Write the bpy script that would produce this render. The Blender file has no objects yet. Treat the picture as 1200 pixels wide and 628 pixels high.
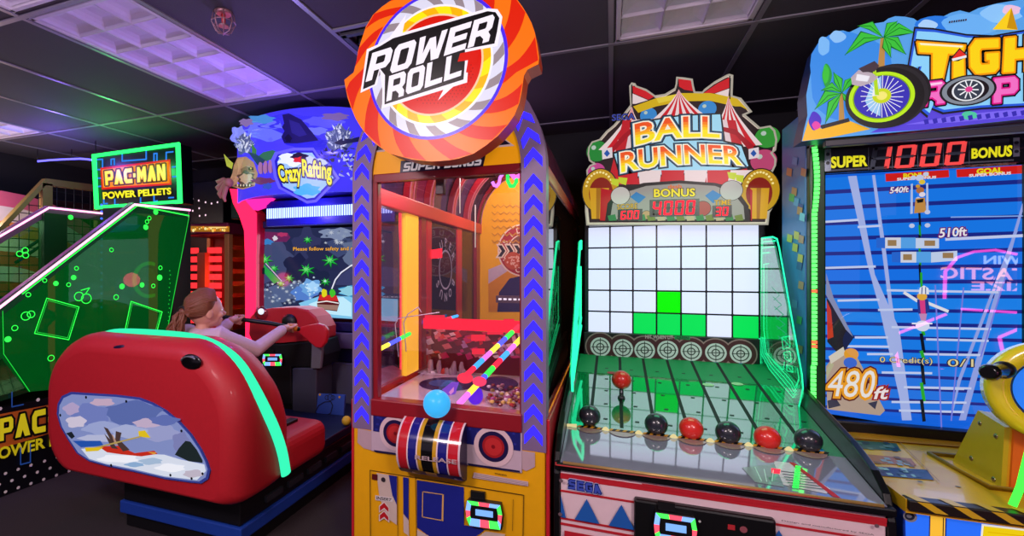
import bpy, bmesh, math, random
from math import sin, cos, pi, radians, sqrt, atan2
from mathutils import Vector, Matrix
from mathutils.geometry import tessellate_polygon

random.seed(11)
SC = bpy.context.scene
COL = SC.collection
# ---------------------------------------------------------------- camera geometry (1200x628 frame)
CX, CY, F = 505.0, 318.0, 560.0
YAW = math.atan2(211.0, 560.0)
CA, SA = cos(YAW), sin(YAW)
EYE = Vector((0.0, 0.0, 1.27))

def ray(u, v):
    k = (u - CX) / F
    return Vector((k * CA - SA, k * SA + CA, -(v - CY) / F))

class Plane:
    """A real plane in the room; calling it gives the point of the plane seen at a measured photo position."""
    def __init__(s, p, n):
        s.p = Vector(p); n = Vector(n).normalized()
        if n.dot(EYE - s.p) < 0: n = -n
        s.n = n
        up = Vector((0, 0, 1)) if abs(n.z) < 0.95 else Vector((0, 1, 0))
        s.ey = (up - n * up.dot(n)).normalized()
        s.ex = s.ey.cross(n).normalized()
    def __call__(s, u, v, off=0.0):
        d = ray(u, v)
        t = (s.p - EYE).dot(s.n) / d.dot(s.n)
        return EYE + d * t + s.n * off
    def dist(s, u, v):
        return (s.p - EYE).dot(s.n) / ray(u, v).dot(s.n)

def Yp(y): return Plane((0, y, 0), (0, -1, 0))
def Xp(x): return Plane((x, 0, 0), (1, 0, 0))
def Zp(z): return Plane((0, 0, z), (0, 0, 1))

class Cyl:
    def __init__(s, xc, yc, r): s.xc, s.yc, s.r = xc, yc, r
    def __call__(s, u, v, off=0.0):
        d = ray(u, v); r = s.r + off
        ox, oy = EYE.x - s.xc, EYE.y - s.yc
        a = d.x**2 + d.y**2; b = 2 * (ox * d.x + oy * d.y); c = ox * ox + oy * oy - r * r
        disc = b * b - 4 * a * c
        t = (-b - sqrt(max(disc, 0))) / (2 * a)
        return EYE + d * t
    def dist(s, u, v):
        p = s(u, v) - EYE
        return p.length / ray(u, v).length

# ---------------------------------------------------------------- materials
MATS = {}
def lin(h):
    if not isinstance(h, str): return tuple(h)
    h = h.lstrip('#'); out = []
    for i in (0, 2, 4):
        c = int(h[i:i+2], 16) / 255
        out.append(c / 12.92 if c <= 0.04045 else ((c + 0.055) / 1.055) ** 2.4)
    return tuple(out)

def newmat(name):
    m = bpy.data.materials.new(name); m.use_nodes = True
    nt = m.node_tree; nt.nodes.clear()
    out = nt.nodes.new('ShaderNodeOutputMaterial')
    return m, nt, out

def paint(h, rough=0.45, metal=0.0, coat=0.0, var=0.06, scale=30.0, bump=0.0, spec=0.5, ior=1.45):
    key = ('paint', h, rough, metal, coat, var, scale, bump, spec, ior)
    if key in MATS: return MATS[key]
    c = lin(h)
    m, nt, out = newmat('paint_' + str(h).strip('#'))
    b = nt.nodes.new('ShaderNodeBsdfPrincipled')
    nt.links.new(b.outputs[0], out.inputs[0])
    tc = nt.nodes.new('ShaderNodeTexCoord')
    nz = nt.nodes.new('ShaderNodeTexNoise'); nz.inputs['Scale'].default_value = scale; nz.inputs['Detail'].default_value = 3
    nt.links.new(tc.outputs['Object'], nz.inputs['Vector'])
    mx = nt.nodes.new('ShaderNodeMix'); mx.data_type = 'RGBA'
    mx.inputs['A'].default_value = tuple(x * (1 - var) for x in c) + (1,)
    mx.inputs['B'].default_value = tuple(min(1, x * (1 + var)) for x in c) + (1,)
    nt.links.new(nz.outputs[0], mx.inputs['Factor'])
    nt.links.new(mx.outputs['Result'], b.inputs['Base Color'])
    b.inputs['Roughness'].default_value = rough; b.inputs['Metallic'].default_value = metal
    b.inputs['Coat Weight'].default_value = coat; b.inputs['Coat Roughness'].default_value = 0.05
    b.inputs['Specular IOR Level'].default_value = spec; b.inputs['IOR'].default_value = ior
    if bump:
        bp = nt.nodes.new('ShaderNodeBump'); bp.inputs['Strength'].default_value = bump; bp.inputs['Distance'].default_value = 0.01
        nt.links.new(nz.outputs[0], bp.inputs['Height']); nt.links.new(bp.outputs[0], b.inputs['Normal'])
    MATS[key] = m; return m

def lit(h, s=0.85, rough=0.3, base=0.2, spec=.2):
    """Backlit acrylic, screens and lamps: emitting surfaces; also plain parts given some added glow."""
    key = ('lit', h, s, rough, base, spec)
    if key in MATS: return MATS[key]
    c = lin(h)
    m, nt, out = newmat('lit_' + str(h).strip('#'))
    b = nt.nodes.new('ShaderNodeBsdfPrincipled'); nt.links.new(b.outputs[0], out.inputs[0])
    b.inputs['Base Color'].default_value = tuple(x * base for x in c) + (1,)
    b.inputs['Emission Color'].default_value = c + (1,)
    b.inputs['Emission Strength'].default_value = s
    b.inputs['Roughness'].default_value = rough; b.inputs['Specular IOR Level'].default_value = spec
    MATS[key] = m; return m

def led(r, g, b_):
    key = ('led', r, g, b_)
    if key in MATS: return MATS[key]
    m, nt, out = newmat('led')
    e = nt.nodes.new('ShaderNodeEmission'); nt.links.new(e.outputs[0], out.inputs[0])
    mxv = max(r, g, b_)
    e.inputs[0].default_value = (r / mxv, g / mxv, b_ / mxv, 1); e.inputs[1].default_value = mxv
    MATS[key] = m; return m

def glass(h='#ffffff', body=0.0, bodyhex=None, rough=0.0, refl=1.0, glow=0.0, power=3.0, graze=.6, face=.045):
    key = ('glass', h, body, bodyhex, rough, refl, glow, power, graze, face)
    if key in MATS: return MATS[key]
    m, nt, out = newmat('clear_' + h.strip('#'))
    tr = nt.nodes.new('ShaderNodeBsdfTransparent'); tr.inputs[0].default_value = lin(h) + (1,)
    gl = nt.nodes.new('ShaderNodeBsdfGlossy'); gl.inputs['Roughness'].default_value = rough
    gl.inputs[0].default_value = (refl, refl, refl, 1)
    mx = nt.nodes.new('ShaderNodeMixShader')
    lw = nt.nodes.new('ShaderNodeLayerWeight'); lw.inputs[0].default_value = 0.28
    fc = nt.nodes.new('ShaderNodeMath'); fc.operation = 'POWER'
    nt.links.new(lw.outputs['Facing'], fc.inputs[0]); fc.inputs[1].default_value = power
    sm = nt.nodes.new('ShaderNodeMath'); sm.operation = 'MULTIPLY_ADD'; sm.use_clamp = True
    nt.links.new(fc.outputs[0], sm.inputs[0]); sm.inputs[1].default_value = graze; sm.inputs[2].default_value = face
    nt.links.new(sm.outputs[0], mx.inputs[0])
    src = tr
    if body > 0:
        df = nt.nodes.new('ShaderNodeBsdfDiffuse'); df.inputs[0].default_value = lin(bodyhex or h) + (1,)
        s2 = df
        if glow > 0:
            em = nt.nodes.new('ShaderNodeEmission'); em.inputs[0].default_value = lin(bodyhex or h) + (1,); em.inputs[1].default_value = glow
            ad = nt.nodes.new('ShaderNodeAddShader'); nt.links.new(df.outputs[0], ad.inputs[0]); nt.links.new(em.outputs[0], ad.inputs[1]); s2 = ad
        m2 = nt.nodes.new('ShaderNodeMixShader'); m2.inputs[0].default_value = body
        nt.links.new(tr.outputs[0], m2.inputs[1]); nt.links.new(s2.outputs[0], m2.inputs[2]); src = m2
    nt.links.new(src.outputs[0], mx.inputs[1]); nt.links.new(gl.outputs[0], mx.inputs[2])
    nt.links.new(mx.outputs[0], out.inputs[0])
    MATS[key] = m; return m

# ---------------------------------------------------------------- object helpers
ORG = {}
def tag(o, label=None, cat=None, group=None, kind=None):
    if label: o['label'] = label
    if cat: o['category'] = cat
    if group: o['group'] = group
    if kind: o['kind'] = kind
    return o

def thing(name, label, cat, loc, group=None):
    o = bpy.data.objects.new(name, None); COL.objects.link(o)
    o.location = loc; o.empty_display_size = 0.1
    ORG[o] = Vector(loc)
    return tag(o, label, cat, group)

class MB:
    def __init__(s):
        s.v = []; s.f = []; s.m = []; s.s = []; s.mats = []
    def mi(s, mat):
        if mat not in s.mats: s.mats.append(mat)
        return s.mats.index(mat)
    def add(s, vs, fs, mat, smooth=False):
        b = len(s.v); i = s.mi(mat)
        s.v += [Vector(p) for p in vs]
        for f in fs:
            s.f.append([b + k for k in f]); s.m.append(i); s.s.append(smooth)
    def box(s, x0, x1, y0, y1, z0, z1, mat):
        x0, x1 = min(x0, x1), max(x0, x1); y0, y1 = min(y0, y1), max(y0, y1); z0, z1 = min(z0, z1), max(z0, z1)
        v = [(x0,y0,z0),(x1,y0,z0),(x1,y1,z0),(x0,y1,z0),(x0,y0,z1),(x1,y0,z1),(x1,y1,z1),(x0,y1,z1)]
        s.add(v, [(3,2,1,0),(4,5,6,7),(0,1,5,4),(1,2,6,5),(2,3,7,6),(3,0,4,7)], mat); return s
    def poly(s, pts, mat):
        pts = [Vector(p) for p in pts]
        if len(pts) <= 4 and len(pts) > 2 and convex(pts): s.add(pts, [tuple(range(len(pts)))], mat)
        else: s.add(pts, tessellate_polygon([pts]), mat)
        return s
    def prism(s, pts, vec, mat, side=None, back=None):
        pts = [Vector(p) for p in pts]; vec = Vector(vec); n = len(pts)
        tri = [tuple(range(n))] if n <= 4 and convex(pts) else tessellate_polygon([pts])
        s.add(pts, tri, mat)
        s.add([p + vec for p in pts], [tuple(reversed(t)) for t in tri], back or side or mat)
        s.add(pts + [p + vec for p in pts], [(i, (i+1) % n, n + (i+1) % n, n + i) for i in range(n)], side or mat)
        return s
    def tube(s, pts, r, mat, n=8, closed=False, cap=True):
        pts = [Vector(p) for p in pts]; m = len(pts)
        rs = r if isinstance(r, (list, tuple)) else [r] * m
        vs = []; prev = None
        for i, p in enumerate(pts):
            a = pts[(i-1) % m] if (i > 0 or closed) else p; b = pts[(i+1) % m] if (i < m-1 or closed) else p
            d1 = (p - a).normalized() if (p - a).length > 1e-9 else None
            d2 = (b - p).normalized() if (b - p).length > 1e-9 else None
            t = ((d1 or d2) + (d2 or d1))
            t = t.normalized() if t.length > 1e-6 else (d1 or d2)
            if prev is None:
                ref = Vector((0,0,1)) if abs(t.z) < 0.9 else Vector((1,0,0))
                x = t.cross(ref).normalized()
            else:
                x = (prev - t * prev.dot(t)); x = x.normalized() if x.length > 1e-6 else t.orthogonal().normalized()
            prev = x; y = t.cross(x)
            sc = 1.0
            if d1 and d2: sc = 1 / max(0.5, sqrt(max(0.0, (1 + d1.dot(d2)) / 2)))
            for k in range(n):
                an = 2 * pi * k / n
                vs.append(p + (x * cos(an) + y * sin(an)) * rs[i] * sc)
        fs = []
        for i in range(m - (0 if closed else 1)):
            j = (i + 1) % m
            for k in range(n):
                l = (k + 1) % n
                fs.append((i*n+k, i*n+l, j*n+l, j*n+k))
        s.add(vs, fs, mat, True)
        if cap and not closed:
            s.add(vs[:n], [tuple(reversed(range(n)))], mat); s.add(vs[-n:], [tuple(range(n))], mat)
        return s
    def cyl(s, p0, p1, r0, r1, mat, n=20): return s.tube([p0, p1], [r0, r1], mat, n)
    def ball(s, c, r, mat, n=20, m=12, rot=None):
        c = Vector(c); r = Vector((r, r, r)) if not isinstance(r, (tuple, list, Vector)) else Vector(r)
        vs = [c + Vector((0,0,r.z))] if rot is None else [c + rot @ Vector((0,0,r.z))]
        for i in range(1, m):
            th = pi * i / m
            for k in range(n):
                ph = 2 * pi * k / n
                p = Vector((r.x*sin(th)*cos(ph), r.y*sin(th)*sin(ph), r.z*cos(th)))
                vs.append(c + (rot @ p if rot else p))
        p = Vector((0,0,-r.z)); vs.append(c + (rot @ p if rot else p))
        fs = [(0, 1+k, 1+(k+1) % n) for k in range(n)]
        for i in range(m-2):
            for k in range(n):
                a = 1+i*n+k; b = 1+i*n+(k+1) % n
                fs.append((a, a+n, b+n, b))
        L = len(vs)-1
        fs += [(L, 1+(m-2)*n+(k+1) % n, 1+(m-2)*n+k) for k in range(n)]
        s.add(vs, fs, mat, True); return s
    def loft(s, secs, mat, cap=True, smooth=True, closed=True):
        n = len(secs[0]); vs = [p for sec in secs for p in sec]; fs = []
        for i in range(len(secs)-1):
            for k in range(n if closed else n-1):
                l = (k+1) % n
                fs.append((i*n+k, i*n+l, (i+1)*n+l, (i+1)*n+k))
        s.add(vs, fs, mat, smooth)
        if cap:
            s.add(secs[0], [tuple(reversed(range(n)))], mat); s.add(secs[-1], [tuple(range(n))], mat)
        return s
    def build(s, name, parent=None, bevel=0.0, recalc=True, label=None, seg=2):
        me = bpy.data.meshes.new(name)
        if parent is not None: org = ORG[parent]
        else:
            xs = [p.x for p in s.v]; ys = [p.y for p in s.v]; zs = [p.z for p in s.v]
            org = Vector(((min(xs)+max(xs))/2, (min(ys)+max(ys))/2, min(zs)))
        me.from_pydata([tuple(p - org) for p in s.v], [], s.f)
        for m in s.mats: me.materials.append(m)
        me.polygons.foreach_set('material_index', s.m)
        me.polygons.foreach_set('use_smooth', s.s)
        me.update()
        if recalc:
            bm = bmesh.new(); bm.from_mesh(me)
            bmesh.ops.remove_doubles(bm, verts=bm.verts, dist=1e-6)
            bmesh.ops.recalc_face_normals(bm, faces=bm.faces)
            bm.to_mesh(me); bm.free()
        o = bpy.data.objects.new(name, me); COL.objects.link(o)
        ORG[o] = org
        if parent is not None: o.parent = parent
        else: o.location = org
        if bevel:
            b = o.modifiers.new('bevel', 'BEVEL'); b.width = bevel; b.segments = seg; b.limit_method = 'ANGLE'; b.angle_limit = 0.6
            b.use_clamp_overlap = True
        if label: o['label'] = label
        return o

def print_on(a, o):
    """the artwork becomes part of the mesh it is printed on"""
    me = o.data; org = ORG[o]; nv, nm = len(me.vertices), len(me.materials)
    vs = [tuple(v.co) for v in me.vertices] + [tuple(p - org) for p in a.v]
    fs = [tuple(p.vertices) for p in me.polygons] + [tuple(i + nv for i in f) for f in a.f]
    mi = [p.material_index for p in me.polygons] + [m + nm for m in a.m]; sm = [p.use_smooth for p in me.polygons] + list(a.s)
    mats = list(me.materials) + a.mats
    n = bpy.data.meshes.new(me.name); n.from_pydata(vs, [], fs)
    for m in mats: n.materials.append(m)
    n.polygons.foreach_set('material_index', mi); n.polygons.foreach_set('use_smooth', sm); n.update()
    o.data = n; bpy.data.meshes.remove(me)

def convex(p):
    n = len(p)
    nn = (p[1]-p[0]).cross(p[2]-p[0])
    if nn.length < 1e-12: return False
    for i in range(n):
        if (p[(i+1) % n]-p[i]).cross(p[(i+2) % n]-p[(i+1) % n]).dot(nn) < 0: return False
    return True

TXT = {}
def text_geo(st, off=0.0, shear=0.0):
    key = (st, off, shear)
    if key in TXT: return TXT[key]
    cu = bpy.data.curves.new('lettering', 'FONT'); cu.body = st; cu.offset = off; cu.shear = shear; cu.resolution_u = 3
    ob = bpy.data.objects.new('lettering', cu); COL.objects.link(ob)
    dg = bpy.context.evaluated_depsgraph_get(); dg.update()
    me = bpy.data.meshes.new_from_object(ob.evaluated_get(dg))
    vs = [(v.co.x, v.co.y) for v in me.vertices]; fs = [tuple(p.vertices) for p in me.polygons]
    bpy.data.objects.remove(ob); bpy.data.curves.remove(cu); bpy.data.meshes.remove(me)
    TXT[key] = (vs, fs); return TXT[key]

BLOCK = {   # squared poster lettering: outline, then holes
 'P': [[(0,0),(.3,0),(.3,.32),(.84,.32),(1,.48),(1,.86),(.86,1),(0,1)], [(.3,.54),(.66,.54),(.7,.58),(.7,.76),(.66,.8),(.3,.8)]],
 'O': [[(.14,0),(.86,0),(1,.14),(1,.86),(.86,1),(.14,1),(0,.86),(0,.14)], [(.34,.22),(.66,.22),(.7,.27),(.7,.73),(.66,.78),(.34,.78),(.3,.73),(.3,.27)]],
 'W': [[(0,1),(.21,1),(.25,.36),(.39,.86),(.61,.86),(.75,.36),(.79,1),(1,1),(.9,0),(.63,0),(.5,.48),(.37,0),(.1,0)]],
 'E': [[(0,0),(1,0),(1,.22),(.3,.22),(.3,.39),(.92,.39),(.92,.61),(.3,.61),(.3,.78),(1,.78),(1,1),(0,1)]],
 'R': [[(0,0),(.3,0),(.3,.32),(.5,.32),(.7,.15),(.7,0),(1,0),(1,.22),(.86,.38),(1,.5),(1,.86),(.86,1),(0,1)], [(.3,.54),(.66,.54),(.7,.58),(.7,.76),(.66,.8),(.3,.8)]],
 'L': [[(0,0),(1,0),(1,.22),(.3,.22),(.3,1),(0,1)]],
 'S': [[(0,0),(.86,0),(1,.14),(1,.48),(.86,.62),(.3,.62),(.3,.78),(1,.78),(1,1),(.14,1),(0,.86),(0,.52),(.14,.39),(.7,.39),(.7,.22),(0,.22)]],
 'U': [[(.14,0),(.86,0),(1,.14),(1,1),(.7,1),(.7,.22),(.3,.22),(.3,1),(0,1),(0,.14)]],
 'B': [[(0,0),(.86,0),(1,.12),(1,.42),(.92,.5),(1,.58),(1,.88),(.86,1),(0,1)], [(.3,.2),(.7,.2),(.7,.4),(.3,.4)], [(.3,.6),(.7,.6),(.7,.8),(.3,.8)]],
 'T': [[(0,1),(1,1),(1,.74),(.68,.74),(.68,0),(.32,0),(.32,.74),(0,.74)]],
 'I': [[(.1,0),(.9,0),(.9,1),(.1,1)]],
 'C': [[(.2,0),(1,0),(1,.26),(.4,.26),(.34,.33),(.34,.67),(.4,.74),(1,.74),(1,1),(.2,1),(0,.78),(0,.22)]],
 'K': [[(0,0),(.32,0),(.32,.34),(.42,.44),(.66,0),(1,0),(.64,.62),(.96,1),(.62,1),(.32,.6),(.32,1),(0,1)]],
 'A': [[(0,0),(.36,1),(.64,1),(1,0),(.64,0),(.5,.3),(.36,0)]],
 'M': [[(0,0),(.06,1),(.3,1),(.5,.62),(.7,1),(.94,1),(1,0),(.7,0),(.66,.42),(.5,.16),(.34,.42),(.3,0)]],
 '-': [[(.1,.36),(.9,.36),(.9,.62),(.1,.62)]],
 'G': [[(.2,0),(.86,0),(1,.12),(1,.58),(.56,.58),(.56,.38),(.68,.38),(.68,.25),(.4,.25),(.34,.32),(.34,.67),(.4,.74),(1,.74),(1,1),(.2,1),(0,.78),(0,.22)]],
 'H': [[(0,0),(.33,0),(.33,.37),(.67,.37),(.67,0),(1,0),(1,1),(.67,1),(.67,.63),(.33,.63),(.33,1),(0,1)]],
 'N': [[(0,0),(.3,0),(.3,.55),(.68,0),(1,0),(1,1),(.7,1),(.7,.45),(.32,1),(0,1)]],
}
def block(a, mat, ch, quad):
    TL, TR, BR, BL = quad
    def w(p):
        tx = TL[0]+(TR[0]-TL[0])*p[0]; ty = TL[1]+(TR[1]-TL[1])*p[0]; bx = BL[0]+(BR[0]-BL[0])*p[0]; by = BL[1]+(BR[1]-BL[1])*p[0]
        return (bx+(tx-bx)*p[1], by+(ty-by)*p[1])
    L = [[w(p) for p in lp] for lp in BLOCK[ch]]; a.nxp(L[0])
    a.add([a.P(*p) for lp in L for p in lp], tessellate_polygon([[Vector((x, y, 0)) for x, y in lp] for lp in L]), mat)
def block_out(a, mats, ch, quad):
    """a poster letter with outlines: [(material, line width), ...] then the fill"""
    TL, TR, BR, BL = quad
    def w(p):
        tx = TL[0]+(TR[0]-TL[0])*p[0]; ty = TL[1]+(TR[1]-TL[1])*p[0]; bx = BL[0]+(BR[0]-BL[0])*p[0]; by = BL[1]+(BR[1]-BL[1])*p[0]
        return (bx+(tx-bx)*p[1], by+(ty-by)*p[1])
    for m, wd in mats[:-1]:
        for lp in BLOCK[ch]: a.line(m, [w(p) for p in lp], wd, closed=True)
    block(a, mats[-1], ch, quad)
def blockrow(a, mat, st, x0, x1, yl, yr, hl, hr, lean, gap=.05):
    wts = [1.3 if ch == 'W' else .5 if ch == ' ' else 1.0 for ch in st]; tot = sum(wts); acc = 0
    for ch, wt in zip(st, wts):
        f0, f1 = (acc+wt*gap)/tot, (acc+wt*(1-gap))/tot; acc += wt
        if ch == ' ': continue
        bp = lambda f: (x0+(x1-x0)*f, yl+(yr-yl)*f); hh = lambda f: hl+(hr-hl)*f
        BL, BR = bp(f0), bp(f1); block(a, mat, ch, [(BL[0]+lean, BL[1]-hh(f0)), (BR[0]+lean, BR[1]-hh(f1)), BR, BL])

class Art(MB):
    """Layered artwork printed on (or lit from inside) one real surface of a part; a shape sits just above those it overlaps."""
    def __init__(s, surf, org=(0, 0), sc=1.0, base=0.001, step=0.0005):
        super().__init__(); s.S = surf; s.org = org; s.sc = sc; s.base = base; s.L = base; s.step = step; s.seen = []
    def P(s, x, y, off=None): return s.S(x / s.sc + s.org[0], y / s.sc + s.org[1], s.L if off is None else off)
    def nx(s, bb=None):
        if bb is None: bb = (-1e9, -1e9, 1e9, 1e9)
        lv = 0
        for (q, l) in s.seen:
            if l > lv and q[0] < bb[2] and bb[0] < q[2] and q[1] < bb[3] and bb[1] < q[3]: lv = l
        s.seen.append((bb, lv + 1)); s.L = s.base + s.step * (lv + 1)
    def nxp(s, pts, m=0.0):
        xs = [p[0] for p in pts]; ys = [p[1] for p in pts]; s.nx((min(xs)-m, min(ys)-m, max(xs)+m, max(ys)+m))
    def pg(s, mat, pts):
        s.nxp(pts); s.poly([s.P(*p) for p in pts], mat); return s
    def rect(s, mat, x0, y0, x1, y1): return s.pg(mat, [(x0,y0),(x1,y0),(x1,y1),(x0,y1)])
    def _cpts(s, x, y, r, n, a0=0.0, a1=2*pi, ry=None):
        if isinstance(s.S, Plane):
            c = s.P(x, y); w = r / s.sc * s.S.dist(x / s.sc + s.org[0], y / s.sc + s.org[1]) / F
            wy = w if ry is None else w * ry / r
            return [c + s.S.ex * w * cos(a0 + (a1-a0)*k/n) + s.S.ey * wy * sin(a0 + (a1-a0)*k/n) for k in range(n + (0 if a1-a0 > 6.28 else 1))]
        return [s.P(x + r*cos(a0+(a1-a0)*k/n), y - (ry or r)*sin(a0+(a1-a0)*k/n)) for k in range(n + (0 if a1-a0 > 6.28 else 1))]
    def cbb(s, x, y, r, ry=None): r = r*1.25; ry = (ry*1.1 if ry else r); s.nx((x-r, y-ry, x+r, y+ry))
    def circ(s, mat, x, y, r, n=24, ry=None):
        s.cbb(x, y, r, ry); p = s._cpts(x, y, r, n, ry=ry); s.add(p, [tuple(range(n))], mat); return s
    def ring(s, mat, x, y, r, w, n=28, a0=0.0, a1=2*pi, ry=None):
        s.cbb(x, y, r, ry); a = s._cpts(x, y, r, n, a0, a1, ry); b = s._cpts(x, y, r - w, n, a0, a1, None if ry is None else ry*(r-w)/r); m = len(a)
        full = a1 - a0 > 6.28
        s.add(a + b, [(k, (k+1) % m, m + (k+1) % m, m + k) for k in range(m if full else m-1)], mat); return s
    def wedge(s, mat, x, y, r0, r1, a0, a1, tw=0.0, n=6, first=True):
        """ring sector, twisted by tw between the radii"""
        if first: s.cbb(x, y, max(r0, r1))
        R = [r0 + (r1-r0)*j/4 for j in range(5)]; rows = []
        for j, r in enumerate(R):
            rows.append(s._cpts(x, y, r, n, a0 + tw*j/4, a1 + tw*j/4))
        m = n + 1
        s.add([p for row in rows for p in row], [(j*m+k, j*m+k+1, (j+1)*m+k+1, (j+1)*m+k) for j in range(4) for k in range(n)], mat); return s
    def line(s, mat, pts, w, closed=False):
        s.nxp(pts, w); n = len(pts)
        for i in range(n if closed else n-1):
            (x0, y0), (x1, y1) = pts[i], pts[(i+1) % n]
            dx, dy = x1-x0, y1-y0; l = sqrt(dx*dx+dy*dy) or 1
            ax, ay = -dy/l*w/2, dx/l*w/2; ex, ey = dx/l*w*0.3, dy/l*w*0.3
            s.add([s.P(x0+ax-ex, y0+ay-ey), s.P(x1+ax+ex, y1+ay+ey), s.P(x1-ax+ex, y1-ay+ey), s.P(x0-ax-ex, y0-ay-ey)], [(0,1,2,3)], mat)
        return s
    def text(s, mat, st, quad, off=0.0, shear=0.0, bow=0.0, ref=None, keep=False):
        vs, fs = text_geo(st, off, shear); rv, _ = text_geo(st, 0.0 if ref is None else ref, shear)
        if not rv: return s
        x0 = min(p[0] for p in rv); x1 = max(p[0] for p in rv); y0 = min(p[1] for p in rv); y1 = max(p[1] for p in rv)
        TL, TR, BR, BL = quad
        q2 = []
        for (x, y) in vs:
            a = (x-x0)/(x1-x0); b = (y-y0)/(y1-y0)
            tx = TL[0]+(TR[0]-TL[0])*a; ty = TL[1]+(TR[1]-TL[1])*a; bx = BL[0]+(BR[0]-BL[0])*a; by = BL[1]+(BR[1]-BL[1])*a
            q2.append((bx+(tx-bx)*b, by+(ty-by)*b - bow*(1-(2*a-1)**2)))
        if not keep: s.nxp(q2)
        s.add([s.P(*p) for p in q2], fs, mat); return s
    def seg7(s, mat, off, st, quad, slant=0.12):
        """seven-segment digits"""
        SEG = {'0':'abcdef','1':'bc','2':'abged','3':'abgcd','4':'fgbc','5':'afgcd','6':'afgedc','7':'abc','8':'abcdefg','9':'abcdfg',' ':''}
        s.nxp(quad); TL, TR, BR, BL = quad; n = len(st)
        def q(a, b):
            a = a + slant*(b-0.5)/n
            tx = TL[0]+(TR[0]-TL[0])*a; ty = TL[1]+(TR[1]-TL[1])*a; bx = BL[0]+(BR[0]-BL[0])*a; by = BL[1]+(BR[1]-BL[1])*a
            return s.P(bx+(tx-bx)*b, by+(ty-by)*b)
        for i, ch in enumerate(st):
            o = i/n; W = 0.78/n; t = 0.2/n; h = 0.13
            R = {'a':(o,o+W,1-h,1),'g':(o,o+W,0.5-h/2,0.5+h/2),'d':(o,o+W,0,h),'f':(o,o+t,0.53,0.97),'b':(o+W-t,o+W,0.53,0.97),'e':(o,o+t,0.03,0.47),'c':(o+W-t,o+W,0.03,0.47)}
            for k, (x0,x1,y0,y1) in R.items():
                m = mat if k in SEG[ch] else off
                if m is None: continue
                if k in 'agd': x0 += t*0.4; x1 -= t*0.4
                s.add([q(x0,y0), q(x1,y0), q(x1,y1), q(x0,y1)], [(0,1,2,3)], m)
        return s

def lamp(kind, loc, energy, color, size=0.1, size_y=None, rot=(0,0,0), name='lamp'):
    l = bpy.data.lights.new(name, kind); l.energy = energy; l.color = color
    if kind == 'AREA':
        l.size = size
        if size_y: l.shape = 'RECTANGLE'; l.size_y = size_y
    elif kind in ('POINT', 'SPOT'): l.shadow_soft_size = size
    o = bpy.data.objects.new(name, l); COL.objects.link(o); o.location = loc; o.rotation_euler = rot
    return o

def card_reader(parent, S, x, y, w, h, tilt=0.0):
    """LED-ringed card reader with a small lit display; x,y is the photo position of its centre."""
    body = MB()
    def q(a, b, off): return S(x + (a-0.5)*w, y + (b-0.5)*h + tilt*(a-0.5)*w, off)
    body.prism([q(0.06,0.0,.025), q(0.94,0.0,.025), q(1,.5,.025), q(.97,1,.025), q(.1,1,.025), q(0,.55,.025)], S.n*-0.026, paint('#0c0c0e', .4))
    r = body.build('card_reader', parent, bevel=.003)
    a = Art(S, base=.0255)
    cols = [led(.1,1.6,.15), led(1.5,.12,.15), led(.3,.6,1.5), led(1.5,.3,.1), led(.1,1.6,.15), led(1.5,.12,.2), led(.12,1.5,.2), led(1.2,.5,1.3)]
    per = [(0.06,0.02),(.35,.02),(.65,.02),(.93,.02),(.98,.4),(.95,.75),(.93,.97),(.65,.98),(.4,.98),(.12,.97),(.04,.7),(.02,.4)]
    inn = [(0.16,0.17),(.37,.17),(.63,.17),(.84,.17),(.87,.4),(.87,.6),(.86,.68),(.63,.68),(.4,.68),(.16,.68),(.14,.6),(.14,.4)]
    for i in range(12):
        j = (i+1) % 12
        a.add([q(*per[i], .0262), q(*per[j], .0262), q(*inn[j], .0262), q(*inn[i], .0262)], [(0,1,2,3)], cols[(i*5+i//3) % 8])
    a.build('led_ring', r, recalc=False)
    b = MB(); b.poly([q(.28,.3,.027), q(.74,.3,.027), q(.74,.54,.027), q(.28,.54,.027)], lit('#7fb4ff', 1.0)); b.build('display', r, recalc=False)
    t = MB(); t.prism([q(.12,-.3,.012), q(.5,-.3,.012), q(.5,-.02,.012), q(.12,-.02,.012)], S.n*-.012, paint('#101012', .4)); t.build('hood', r)
    return r
# ================================================================ ROOM
XL, XR, YB, YN, HC = -5.6, 3.7, 4.2, -3.4, 2.44
def struct(name, mb, **k):
    o = mb.build(name, None, **k); o['kind'] = 'structure'; return o

b = MB(); b.box(XL, XR, YN, YB, -0.1, 0.0, paint('#2b2526', .95, var=.35, scale=160, bump=.3)); struct('floor', b)
ceil_mat = paint('#48434f', .8, var=.18, scale=220, bump=.25)
PX = .635; GY = [-2.36, -1.11, .14, 1.39, 2.625, 3.86]
TROF = [(-4*PX, GY[3]), (-4*PX, GY[2]), (-8*PX, GY[3]), (0, GY[3])]
holes = [(x+.02, x+PX-.02, y+.02, y+1.215) for x, y in TROF]
gx = sorted({XL, XR} | {h[0] for h in holes} | {h[1] for h in holes}); gy = sorted({YN, YB} | {h[2] for h in holes} | {h[3] for h in holes})
b = MB()
for xa, xb in zip(gx, gx[1:]):
    for ya, yb in zip(gy, gy[1:]):
        mx_, my_ = (xa+xb)/2, (ya+yb)/2
        if not any(h[0] < mx_ < h[1] and h[2] < my_ < h[3] for h in holes): b.box(xa, xb, ya, yb, HC, HC+.1, ceil_mat)
b.box(XL, XR, YN, YB, HC+.1, HC+.12, ceil_mat); struct('ceiling', b)
wm = paint('#16141c', .8, var=.1, scale=12)
b = MB(); b.box(XL, XR, YB, YB+.1, 0, HC, wm); struct('wall_back', b)
b = MB(); b.box(XL-.1, XL, YN, YB, 0, HC, wm); struct('wall_left', b)
b = MB(); b.box(XR, XR+.1, YN, YB, 0, HC, wm); struct('wall_right', b)
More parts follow.
